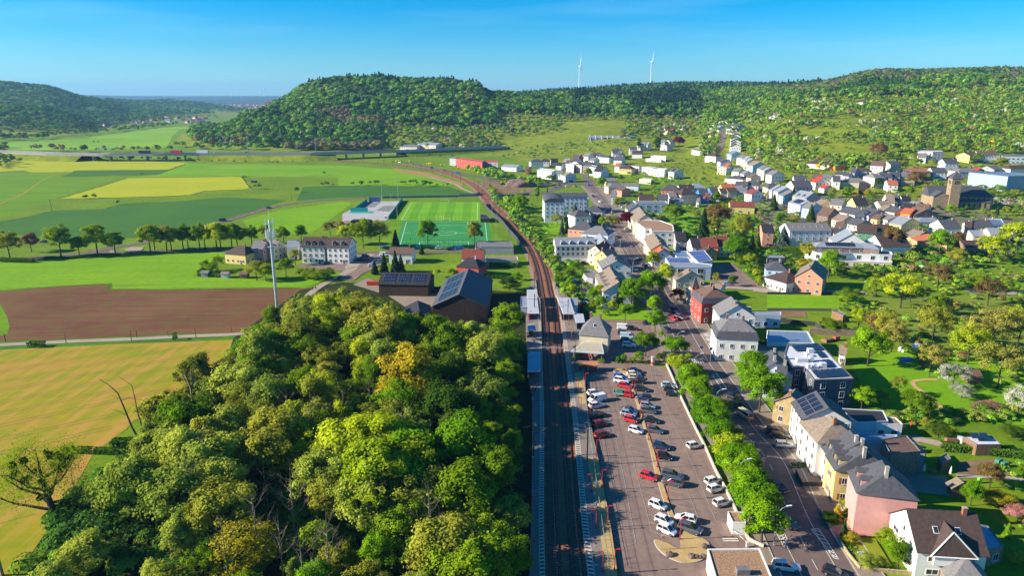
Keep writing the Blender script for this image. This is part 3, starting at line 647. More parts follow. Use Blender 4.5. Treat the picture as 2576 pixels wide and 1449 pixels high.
def win_mesh(w_,h_,shut=False):
 k=(w_,h_,shut)
 if k not in _wm:
  m=MB();m.bb(-w_/2,w_/2,-0.05,0.0,-h_/2,h_/2,GLASS)
  for a in((-w_/2-.06,-w_/2+.03,-h_/2-.06,h_/2+.06),(w_/2-.03,w_/2+.06,-h_/2-.06,h_/2+.06)):m.bb(a[0],a[1],-0.09,0.0,a[2],a[3],FRAME)
  m.bb(-w_/2+.03,w_/2-.03,-0.09,0.0,h_/2-.03,h_/2+.06,FRAME);m.bb(-w_/2+.03,w_/2-.03,-0.14,0.0,-h_/2-.1,-h_/2+.03,FRAME)
  if w_>0.9:m.bb(-.03,.03,-0.08,0.0,-h_/2+.03,h_/2-.03,FRAME)
  if shut:
   for s in(-1,1):m.bb(s*(w_/2+.35)-.27,s*(w_/2+.35)+.27,-0.08,0,-h_/2,h_/2,SHUT)
  _wm[k]=m.mesh('window')
 return _wm[k]
def put(name,me,parent,loc,rz=0,rx=0):
 o=link(bpy.data.objects.new(name,me),parent);o.location=loc;o.rotation_euler=(rx,0,rz);return o
def sky_mesh():
 if 'sky' not in _wm:
  m=MB();m.bb(-.45,.45,-.65,.65,0.02,.09,FRAME);m.bb(-.36,.36,-.55,.55,.09,.12,GLASS);_wm['sky']=m.mesh('skylight')
 return _wm['sky']
def dormer_mesh(rm,wm,w_=1.5,h_=1.5,d=2.6):
 k=('dor',rm.name,wm.name,w_,h_)
 if k not in _wm:
  m=MB();m.bb(-w_/2,w_/2,0,d,-0.3,h_,wm)
  m.add([(-w_/2-.15,-.2,h_),(w_/2+.15,-.2,h_),(0,-.2,h_+.7),(-w_/2-.15,d,h_),(w_/2+.15,d,h_),(0,d,h_+.7)],[(0,1,2),(3,5,4),(0,2,5,3),(1,4,5,2),(0,3,4,1)],rm)
  m.bb(-w_/2+.2,w_/2-.2,-.05,-.01,.25,h_-.1,GLASS);_wm[k]=m.mesh('dormer')
 return _wm[k]
CAMP=Vector((0,0,CAMH))
def windows_on(e,mtx_rot,ox,oy,origin,L,he,face,ww,wh,gap,shut,floors=None,z0=None,skip=0,limit=14,name='window'):
 """a row of windows per floor on a wall: face = local outward normal angle"""
 nrm=Vector((math.cos(face+mtx_rot),math.sin(face+mtx_rot),0))
 if nrm.dot((CAMP-origin).normalized())<-0.12:return
 me=win_mesh(ww,wh,shut);fl=floors or max(1,int((he-0.2)/2.65));n=min(max(1,int((L-0.9)/gap)),limit)
 for f in range(fl):
  z=(z0 or 1.55)+f*((he-0.35)/fl if fl>1 else 2.8)
  for i in range(n):
   if skip and(i*7+f*3)%skip==0:continue
   t=(i-(n-1)/2)*(L/n)
   px_=ox*math.cos(0)-0;dx=-math.sin(face)*t;dy=math.cos(face)*t
   put(name,me,e,(ox+dx,oy+dy,z),rz=face+math.pi/2)
VG='houses of the village';SG_='buildings along the main street'
NAMES={'house':'house'}
def house(c,x1,y1,x2,y2,hr,he,sp,kind,wc,rc,label,ch=1,dor=0,sky=0,pv=0,shut=False,gap=2.8,ww=1.05,wh=1.35,name='house',cat='house',group=VG,win=True,floors=None,z=None,ov=0.35,wallparts=None,dside=None,world=None,mans=0):
 if group in(VG,'sawtooth row of white houses'):sp*=1.38;hr*=1.2;he*=1.2
 elif c in('V1','W1','V3')and group==SG_:sp*=1.1;hr*=1.06;he*=1.06
 A,B=world or(GH(c,x1,y1,hr),GH(c,x2,y2,hr))
 A2=Vector((A.x,A.y));B2=Vector((B.x,B.y));mid=(A2+B2)/2;d=B2-A2
 if d.length<0.5:d=Vector((1,-0.3))*0.5
 base=min(terr(A.x,A.y),terr(B.x,B.y))if z is None else z
 rz=math.atan2(d.y,d.x);Lr=d.length
 if kind=='hip':L=Lr+sp*0.72
 elif kind=='half':L=Lr+sp*0.3
 else:L=Lr-2*ov*0.8
 if group==VG:L*=1.1
 e=empty(name,(mid.x,mid.y,base),rz,label=label,cat=cat,group=group)
 wm=WALL[wc];rm=ROOF[rc];w2=sp/2;l2=L/2
 mb=MB();mb.bb(-l2,l2,-w2,w2,-2.5,he,wm)
 if kind in('gable','barrel'):
  hh=hr-0.12
  if kind=='gable':
   for s in(-1,1):
    x=s*l2;x0=s*(l2-0.25)
    mb.add([(x,-w2,he),(x,w2,he),(x,0,hh),(x0,-w2,he),(x0,w2,he),(x0,0,hh)],[(0,1,2),(3,5,4),(0,2,5,3),(1,4,5,2)],wm)
 mb.build('wall',e)
 rb=MB();th=0.18;o2=w2+ov
 if kind=='gable':
  zl=he-ov*(hr-he)/w2;xl=l2+ov
  for s in(-1,1):
   y=s*o2
   xl=l2+ov;v=[(-xl,0,hr),(xl,0,hr),(xl,y,zl),(-xl,y,zl)];v+=[(a,b,q+th)for a,b,q in v]
   rb.add(v,[(0,1,2,3),(7,6,5,4),(0,4,5,1),(1,5,6,2),(2,6,7,3),(3,7,4,0)],rm)
 elif kind=='barrel':
  n=8;pr=[]
  for i in range(n+1):
   a=math.pi*i/n;pr.append((-math.cos(a)*o2,he+(hr-he)*math.sin(a)))
  v=[(-l2-ov,y,q)for y,q in pr]+[(l2+ov,y,q)for y,q in pr]
  rb.add(v,[(i,i+1,n+2+i,n+1+i)for i in range(n)]+[tuple(range(n+1)),tuple(range(2*n+1,n,-1))],rm)
 else:
  xl=l2+ov;zl=he-0.1
  if mans:
   q=min(0.9,w2*.2);mz=he+mans
   lo=[(-xl,-o2,zl),(xl,-o2,zl),(xl,o2,zl),(-xl,o2,zl)];mi=[(-xl+q,-o2+q,mz),(xl-q,-o2+q,mz),(xl-q,o2-q,mz),(-xl+q,o2-q,mz)]
   rb.add(lo+mi,[(0,1,5,4),(1,2,6,5),(2,3,7,6),(3,0,4,7),(3,2,1,0)],ROOF['s']);lo=mi
  else:
   lo=[(-xl,-o2,zl),(xl,-o2,zl),(xl,o2,zl),(-xl,o2,zl)];rb.add(lo,[(3,2,1,0)],rm)
  r2=max(0.15,Lr/2)if kind=='hip' else Lr/2
  r2=min(r2,xl-.4)
  top=[(-r2,0,hr),(r2,0,hr)]
  rb.add(lo+top,[(0,1,5,4),(2,3,4,5),(1,2,5),(3,0,4)],rm)
 R_=rb.build('roof',e)
 org=Vector((mid.x,mid.y,base+3))
 if win:
  for face,ox,oy,ln in((math.pi/2,0,w2,L),(-math.pi/2,0,-w2,L),(0,l2,0,sp),(math.pi,-l2,0,sp)):
   windows_on(e,rz,ox,oy,org,ln,he,face,ww,wh,gap,shut,floors,skip=0 if org.y<400 else 7)
   nrm=Vector((math.cos(face+rz),math.sin(face+rz),0))
   if kind=='gable' and face in(0,math.pi)and hr-he>2.6 and nrm.dot(CAMP-org)>0:put('window',win_mesh(.8,1.0),e,(ox,0,he+0.75),face+math.pi/2)
   if oy and org.y<560 and nrm.dot(CAMP-org)>0 and nrm.x<0.5:
    put('door',door_mesh(),e,(ln*0.27,oy+math.copysign(.03,oy),1.05),face+math.pi/2)
 pitch=math.atan2(hr-he,w2)
 for i in range(ch):
  x=(0.33 if i==0 else-0.36)*min(L,Lr+3);m=MB();m.bb(-.35,.35,-.3,.3,-1.2,1.1,BRICK if rc not in('s','k','lg')else CONC);m.bb(-.42,.42,-.37,.37,1.1,1.22,CONC)
  m.build('chimney',R_,(x,0.5 if i else-0.4,hr))
 side=1 if(Vector((-math.sin(rz),math.cos(rz))).dot(Vector((-mid.x,-mid.y)))>0)else-1
 if dside:side=dside
 for i in range(dor):
  x=(i-(dor-1)/2)*(L/(dor+0.5));put('dormer',dormer_mesh(rm,wm),R_,(x,side*(w2*0.86),he+(hr-he)*0.06+0.1),0 if side<0 else math.pi)
 for i in range(sky):
  x=(i-(sky-1)/2)*(L/(sky+1));f=0.5;put('skylight',sky_mesh(),R_,(x,side*w2*f,he+(hr-he)*(1-f)+th),0,-side*pitch)
 for i in range(pv):
  wd_=L/(pv+0.6)*0.92;hgt=math.hypot(w2,hr-he)*0.7;x=(i-(pv-1)/2)*(L/(pv+.3));f=0.5
  pan=MB();n=max(1,int(wd_/1.05));k2=max(1,int(hgt/1.7))
  pan.bb(-wd_/2,wd_/2,-hgt/2,hgt/2,0,.05,METAL)
  for a in range(n):
   for b in range(k2):pan.bb(-wd_/2+a*wd_/n+.05,-wd_/2+(a+1)*wd_/n-.05,-hgt/2+b*hgt/k2+.05,-hgt/2+(b+1)*hgt/k2-.05,.05,.08,PV)
  o=pan.build('solar_panel',R_,(x,side*w2*f,he+(hr-he)*(1-f)+th+.05));o.rotation_euler=(-side*pitch,0,0)
 return e
def door_mesh():
 if 'door' not in _wm:
  m=MB();m.bb(-.5,.5,-.06,0,-1.05,1.05,mat('door_wood',(0.12,0.07,0.045)));m.bb(-.6,-.5,-.08,0,-1.05,1.15,FRAME);m.bb(.5,.6,-.08,0,-1.05,1.15,FRAME);m.bb(-.5,.5,-.08,0,1.05,1.15,FRAME);_wm['door']=m.mesh('door')
 return _wm['door']
def block(c,roofpx,h,wc,rc,label,name='house',cat='house',group=VG,floors=None,gap=3.0,ww=1.4,wh=1.3,para=0.25,win=True,z=None,pv=None,extra=None,shed=0,limit=14,winname='window'):
 """flat roofed building from the picture corners of its roof edge"""
 W=[GH(c,x,y,h)for x,y in roofpx]
 cx=sum(p.x for p in W)/len(W);cy=sum(p.y for p in W)/len(W);base=min(terr(p.x,p.y)for p in W)if z is None else z
 P_=[(p.x-cx,p.y-cy)for p in W]
 if sum(P_[i][0]*P_[(i+1)%len(P_)][1]-P_[(i+1)%len(P_)][0]*P_[i][1]for i in range(len(P_)))<0:P_.reverse()
 e=empty(name,(cx,cy,base),0,label=label,cat=cat,group=group)
 MB().prism(P_,-2.5,h-para,WALL[wc]).build('wall',e)
 rb=MB();n=len(P_)
 inn=[(p[0]*0.985,p[1]*0.985)for p in P_]
 rb.add([(x,y,h-para+.02)for x,y in inn],[tuple(range(n))],ROOF[rc])
 o_=[(p[0]*1.01,p[1]*1.01)for p in P_];i_=[(p[0]*.965,p[1]*.965)for p in P_]
 vs=[(x,y,z_)for(x,y)in o_ for z_ in(h-para-.05,h)]+[(x,y,z_)for(x,y)in i_ for z_ in(h-para+.02,h)]
 for i in range(n):
  j=(i+1)%n;a,b=2*i,2*j;p,q=2*n+2*i,2*n+2*j
  rb.add([vs[a],vs[b],vs[b+1],vs[a+1],vs[p],vs[q],vs[q+1],vs[p+1]],[(0,1,2,3),(3,2,6,7),(7,6,5,4)],WALL[wc]if wc in('w','c','bw')else ROOF['g'])
 R_=rb.build('roof',e)
 if win:
  org=Vector((cx,cy,base+3))
  for i in range(n):
   a=Vector(P_[i]);b=Vector(P_[(i+1)%n]);d=b-a;face=math.atan2(-d.x,d.y)
   if d.length<2.5:continue
   m=(a+b)/2;windows_on(e,0,m.x,m.y,org+Vector((m.x,m.y,0)),d.length,h-para,face,ww,wh,gap,False,floors,limit=limit,name=winname)
 return e,R_
H,K=house,block
for a in[('W1',245,350,325,348,8.5,6,8,'hip','w','s','tall white house with a slate hipped roof beside the field'),('W1',415,338,440,338,8,5.5,8,'hip','w','dbn','white house with a pointed dark roof and a tree in front'),('W1',530,340,635,338,7.5,4,8,'gable','c','k','cream house with a black saddle roof near the upper field'),('W1',650,407,735,412,6.5,4,8,'gable','w','k','low white house under a black roof behind dark firs'),('W1',640,535,735,538,7.5,5,8,'gable','w','g','white house with a small dormer behind the blue-gabled house'),('W1',800,562,862,572,8,5.5,9.5,'gable','bw','tn','white house with a blue shaded gable beside the roundabout fence'),('W1',930,273,1030,278,8.5,5.5,9,'gable','r','s','house with a dark roof and a red gable wall'),('W1',1115,241,1205,245,9,5.5,10,'gable','w','g','white house with a broad grey roof left of its brown-roofed twin'),('W1',1245,233,1355,240,8.5,5.5,9,'gable','w','dbn','white house under a dark brown roof on the upper street'),('W1',905,337,1005,341,7.5,5,9,'gable','w','s','white house with dark solar roof below the red gable'),('W1',770,337,850,340,7,5,8,'gable','w','lg','small white house with a pale metal roof'),('W1',795,366,870,368,7,4.5,9,'gable','w','bn','white house with a plain brown roof behind the white terrace'),('W1',1205,323,1295,325,7.5,5,9,'gable','w','g','white gabled house with three dormer lights and a grey roof'),('W1',1420,279,1490,281,7.5,5.5,9,'hip','w','s','pale house with a greenish slate hip and wide windows'),('W1',1550,183,1640,180,10,6,9,'gable','w','s','tall white gabled house at the foot of the upper meadow'),('W1',1605,165,1690,172,9.5,6,8,'gable','w','k','white house with a steep black roof behind the tall gable'),('W1',1640,236,1720,242,7.5,5,8,'gable','pu','s','lilac shaded house with a slate roof on the slope'),('W1',1615,293,1740,296,8.5,4.5,10,'gable','w','s','white house with a steep slate roof facing the lower lawn'),('W1',1840,142,1955,140,8.5,6,9,'gable','w','s','white modern house with dark upper floor near the poplars'),('W1',1895,203,2055,200,8,4.5,9,'gable','w','dbn','long white house with a dark roof and a wide dormer'),('W1',1972,77,2040,79,8.5,6,9,'gable','w','s','leftmost white house of the pale-roofed row under the meadow'),('W1',2048,70,2108,71,8.5,6,9,'gable','w','lg','middle white house of the pale-roofed row under the meadow'),('W1',2114,68,2172,72,8.5,6,9,'gable','w','lg','rightmost white house of the pale-roofed row beside the poplars'),('W1',2365,25,2435,28,8.5,6,9,'gable','w','lg','white stepped house right of the tall poplars'),('W1',2480,28,2560,24,8.5,6,9,'gable','w','g','white stepped house beside the purple beech'),('W1',2410,100,2500,92,7,5,9,'gable','w','g','lower white house beneath the stepped pair by the purple beech'),('W1',1625,413,1700,416,8,5.5,9,'gable','w','or','cream house with a bright red-brown tiled roof near the green bank'),('W1',1775,444,1830,446,8,5,9,'hip','y','dbn','yellow house with a dark brown hipped roof beside the beige cube'),('W1',960,400,1010,398,9,8,9,'gable','pw','s','white and dark town house in the tall terrace, second from its left end'),('W1',1060,388,1180,390,9.5,7.5,10,'hip','w','s','terrace house with a slate hip above black window bays'),('W1',1310,455,1430,462,10,5.5,11,'gable','w','k','corner house with a deep black roof at the end of the tall terrace'),('W1',1440,660,1605,660,6.5,4.5,10,'gable','c','g','low house with a long grey roof beside the lime green street tree'),('W1',1550,746,1650,744,7.5,5,9,'hip','c','g','cream house with a grey hipped roof beside the main street'),('W1',1660,815,1785,832,6,4.6,8,'gable','sa','bn','low annex with a red-brown roof behind the grey hipped house'),('W1',1548,878,1620,880,8.5,5.2,9,'gable','bw','g','white gabled house on the bend of the main street'),('W1',1710,752,1995,762,4.5,3.4,9,'gable','bw','g','long low shed with a grey roof and pale wall'),('W1',2000,935,2225,938,7.5,4,10,'gable','y','dbn','long house with yellow gable and a dark brown roof'),('W1',2318,930,2470,936,7.5,4.5,9,'gable','g','s','grey house with skylights joined to the yellow-gabled one'),('W1',1230,1117,1285,1119,8.5,5.8,9,'hip','g','s','grey shaded house with a slate pyramid roof on the street side'),('W1',985,1188,1020,1186,9.5,6.5,9,'hip','w','s','white villa with a dark pyramid roof behind a flat annex'),]:H(*a)
K('W1',[(100,500),(150,500),(205,465),(130,465)],7,'or','g','small orange and grey tower house beside dark firs')
K('W1',[(300,530),(535,562),(605,528),(345,496)],8,'w','wh','long white flat-roofed terrace left of the roundabout')
K('W1',[(560,612),(690,625),(700,600),(575,590)],3.5,'sa','tn','low salmon terrace house below the white terrace')
K('W1',[(2110,340),(2365,352),(2375,330),(2180,322)],3.6,'w','wh','lower white modern villa storey on the green slope')
K('W1',[(2195,295),(2440,305),(2445,285),(2230,280)],6.5,'w','wh','upper white modern villa with ribbon windows')
K('W1',[(1858,455),(1995,468),(2045,455),(1920,442)],8,'pw','g','beige cube house with a flat roof left of the white cubes')
K('W1',[(2045,478),(2225,492),(2290,478),(2110,465)],8,'w','g','white cube house left of the second white cube')
K('W1',[(2240,508),(2420,522),(2470,505),(2300,492)],8,'w','wh','white cube house with glazed terrace, rightmost of the cubes')
K('W1',[(785,432),(905,450),(960,415),(850,405)],9,'w','wh','white stepped town house at the left end of the tall terrace')
K('W1',[(945,440),(1040,450),(1075,425),(985,418)],9,'pw','g','pinkish town house with dark stair slots in the tall terrace')
K('W1',[(1060,458),(1180,470),(1210,440),(1100,430)],9,'br','g','dark and white town house in the middle of the tall terrace')
K('W1',[(1170,478),(1275,490),(1300,460),(1205,448)],9,'w','g','white town house left of the deep black roof')
K('W1',[(2000,680),(2195,702),(2225,675),(2050,660)],4,'c','wh','long beige bungalow with a flat pale roof')
e,r_=K('W1',[(1960,1088),(2465,1085),(2440,1045),(1900,1040)],7,'bw','g','long white flat-roofed hall behind the street houses',gap=5,ww=2.2)
e,r_=K('W1',[(930,1285),(1190,1285),(1170,1232),(920,1232)],6.5,'w','s','white flat annex with a dark framed roof terrace',gap=3.5)
K('W1',[(822,1018),(1152,1018),(1145,978),(820,978)],8.6,'bw','s','blue-white block with a long dark balcony strip',floors=3)
H('W1',690,912,1110,912,11.8,10,9,'gable','bw','s','long apartment building with slate roof behind the balcony block',ch=2)
H('W1',545,908,588,992,14,11.5,9.5,'barrel','bw','s','tall white apartment block with an arched slate roof',ch=0)
for a in[('W2',75,235,165,205,6.5,4,9,'gable','w','ma','lone white house with red-brown roof among trees on the slope'),('W2',1060,45,1160,40,6.5,3.5,10,'hip','w','dbn','white pavilion-like house with a brown hip at the top of the lane'),('W2',860,118,905,120,7,5,8,'hip','w','s','small slate-roofed house left of the round-roofed one'),('W2',1185,125,1290,128,7.5,4.5,10,'hip','w','s','white house with a dark hip right of the purple tree'),('W2',1150,185,1230,187,6.5,4.5,9,'hip','w','g','white house with grey hip at the head of the sawtooth row'),('W2',790,240,850,235,7,5,8,'gable','y','tn','yellow gabled house half hidden by trees beside the steep street'),('W2',1165,560,1235,590,8.5,5.5,9.5,'gable','bw','bl','white house with a blue roof at the foot of the sawtooth row'),('W2',820,615,880,618,8,5.5,9,'hip','pw','dbn','pinkish house with a dark hip left of the blue-roofed house'),('W2',1005,700,1060,720,8,5.5,9,'gable','pu','s','lilac gabled house behind the tall spruce'),('W2',1300,645,1385,650,8.5,6,9,'gable','w','g','first house of the stepped row, white beside the orange balcony'),('W2',1395,665,1460,668,9,6,9,'gable','w','lg','second house of the stepped row, white with pale roof'),('W2',1445,700,1505,712,9,6,9,'gable','c','lg','third house of the stepped row with two dormers'),('W2',1520,738,1620,760,10,6.5,11,'gable','lb','tn','large house with tan roof and bright blue gable'),('W2',1130,795,1060,788,8,5.5,9,'gable','c','or','cream house with a small bright orange roof'),('W2',1210,865,1320,870,8,5.5,9,'gable','w','g','white house with shallow grey roof above the slate bungalow'),('W2',1370,905,1440,912,8,5.5,8,'gable','w','g','white house with twin windows next to the cream terrace'),('W2',1200,985,1290,988,6,3.8,11,'hip','w','s','broad white bungalow with slate hip near the orchard'),('W2',1480,958,1560,965,7.5,4.8,9,'gable','c','bn','cream house with a brown gable behind the dark row'),('W2',1675,820,1745,830,9.5,7,9,'gable','c','g','cream row house with a blue-grey dormer'),('W2',1745,850,1800,860,9.5,7,9,'gable','c','lg','cream row house with tall grey dormers'),('W2',1830,900,1925,915,9,6,10,'gable','w','g','white end house of the cream row with a blue-white gable'),('W2',1225,1085,1420,1087,8,5,10,'gable','c','s','long cream house with a dark slate roof, left of a matching one'),('W2',1430,1075,1610,1075,8,5.2,10,'gable','pw','s','long house with dark roof and three skylights above the yellow-green tree'),('W2',970,1138,1190,1135,7,4,10,'gable','y','or','cream house with a long terracotta roof'),('W2',1055,1195,1200,1193,7,5,8,'gable','c','dbn','cream house with brown roof lights and a glazed veranda'),('W2',1270,1150,1315,1150,8.5,5.5,9,'hip','g','g','grey house with a pale pyramid roof'),('W2',1475,1215,1590,1232,8,5.5,9,'gable','w','ma','white house with a maroon roof beside the yellow-green tree'),('W2',940,1205,1060,1205,6.5,4.5,8,'gable','c','dbn','small house with a dark brown roof beside the garden trees'),('W2',100,1135,175,1137,11,7.5,10,'hip','or','s','bright orange villa with a slate mansard roof'),('W2',260,1145,470,1140,8,5,9,'gable','w','dbn','white gabled house with solar panels behind the cream pyramid house'),('W2',535,1120,590,1120,8.5,6,10,'hip','pw','lg','pinkish house with a very pale pyramid roof'),('W2',350,1200,400,1198,10,6.2,11,'hip','c','dbn','cream house with a dark pyramid roof and five roof lights'),('W2',590,1212,730,1210,9,4.5,11,'gable','b','s','deep blue house with a slate roof in the gardens'),('W2',770,1180,890,1178,9,5.5,10,'gable','b','s','deep blue house with solar panels behind the other blue house'),('W2',90,1270,210,1270,7.5,5,9,'gable','pw','g','pale house with a plain grey roof beside the orange villa'),('W2',200,1372,320,1370,4.5,3,6,'gable','c','lg','small garden shed with a pale blue roof'),('W2',575,1362,625,1365,5.5,3.5,6,'gable','w','g','small white garden house beside the pink blossom'),('W3',1130,408,1500,412,6.5,4.2,12,'gable','y','ma','long yellow barn with a dull red roof in the gardens'),('W3',1770,105,1880,100,9,6,10,'half','c','s','tall cream house with slate roof left of the white dormer row'),('W3',1915,135,1960,145,9.5,6.2,10,'gable','w','lg','left white house of the dormer row with three little dormers'),('W3',2000,150,2070,175,9.5,6.2,10,'gable','w','lg','right white house of the dormer row next to the light blue house'),('W3',2080,228,2155,248,8.5,5.8,10,'gable','lb','g','light blue house at the end of the dormer row'),('W3',2140,60,2420,50,11,7,13,'gable','pw','s','large apartment house with glass balconies and slate roof'),('W3',1640,782,1820,786,10,7,9,'gable','sa','k','salmon red house with a black roof and dark side wall'),('W3',1730,262,1750,262,4.5,3,4,'gable','c','bn','tiny cream hut in front of the tall cream house'),('W3',200,916,365,918,8,5,10,'gable','g','k','dark roofed house with a white balcony near the bank'),('W3',455,1022,612,1022,8,5,9,'gable','pw','k','pale house with a blue-black roof beside the flag wall'),('W3',622,1015,880,1018,8.2,5,9,'gable','pw','ma','pale house with a long maroon tile roof and two skylights'),('W3',890,990,1105,989,8.5,5,9,'gable','c','ma','cream house with a rusty red tile roof, right of the maroon one'),('W3',850,1160,925,1165,5,3.2,7,'gable','c','or','small ochre annex with an orange roof'),('W3',720,1155,790,1190,5.5,3.5,6,'gable','o','dbn','small ochre outhouse before the maroon roof'),]:H(*a)
H('W2',920,145,1010,150,7,3.5,9,'barrel','w','lg','white house with a rounded metal roof on the hillside')
for i,(x,y)in enumerate([(1225,250),(1225,300),(1222,345),(1222,388),(1222,428),(1222,470)]):
 H('W2',x-14,y-26,x,y,8.5,6.0,9,'gable','w','dbn',['topmost','second from the top','third from the top','fourth from the top','fifth from the top','lowest'][i]+' white house of the sawtooth row climbing the hill',ch=0,group='sawtooth row of white houses')
K('W2',[(485,560),(600,575),(760,560),(690,520),(540,510)],6,'w','s','white modern villa with an orange roof edge in the trees')
K('W2',[(910,850),(1060,860),(1130,845),(985,815)],7.5,'c','wh','cream house with roof terrace in front of the orange roof')
H('W2',180,868,270,880,8.5,6,10,'gable','w','g','white house with a solar roof and tall window strip',pv=1)
K('W2',[(-60,880),(70,890),(80,872),(-40,862)],7,'w','wh','white cube house beside the solar-roofed white house')
H('W2',2185,985,2380,985,8.5,6,10,'gable','w','s','white gabled house behind the glass balcony block')
H('W3',2290,225,2520,260,12,8,15,'gable','g','lg','big pale metal-roofed block with two boxy dormers',dor=2,group='pale metal-roofed apartments')
H('W3',2230,350,2440,400,10.5,7.5,13,'gable','bw','lg','pale block with curved roof and glass balconies',pv=1,group='pale metal-roofed apartments')
K('W2',[(2205,1265),(2470,1250),(2500,1225),(2240,1210)],4,'dg','k','dark glazed lower storey in front of the balcony block')
H('W3',2065,768,2700,766,10,7.2,11,'gable','bw','g','long white three-storey block with six roof windows',sky=6,ch=1,gap=3.4)
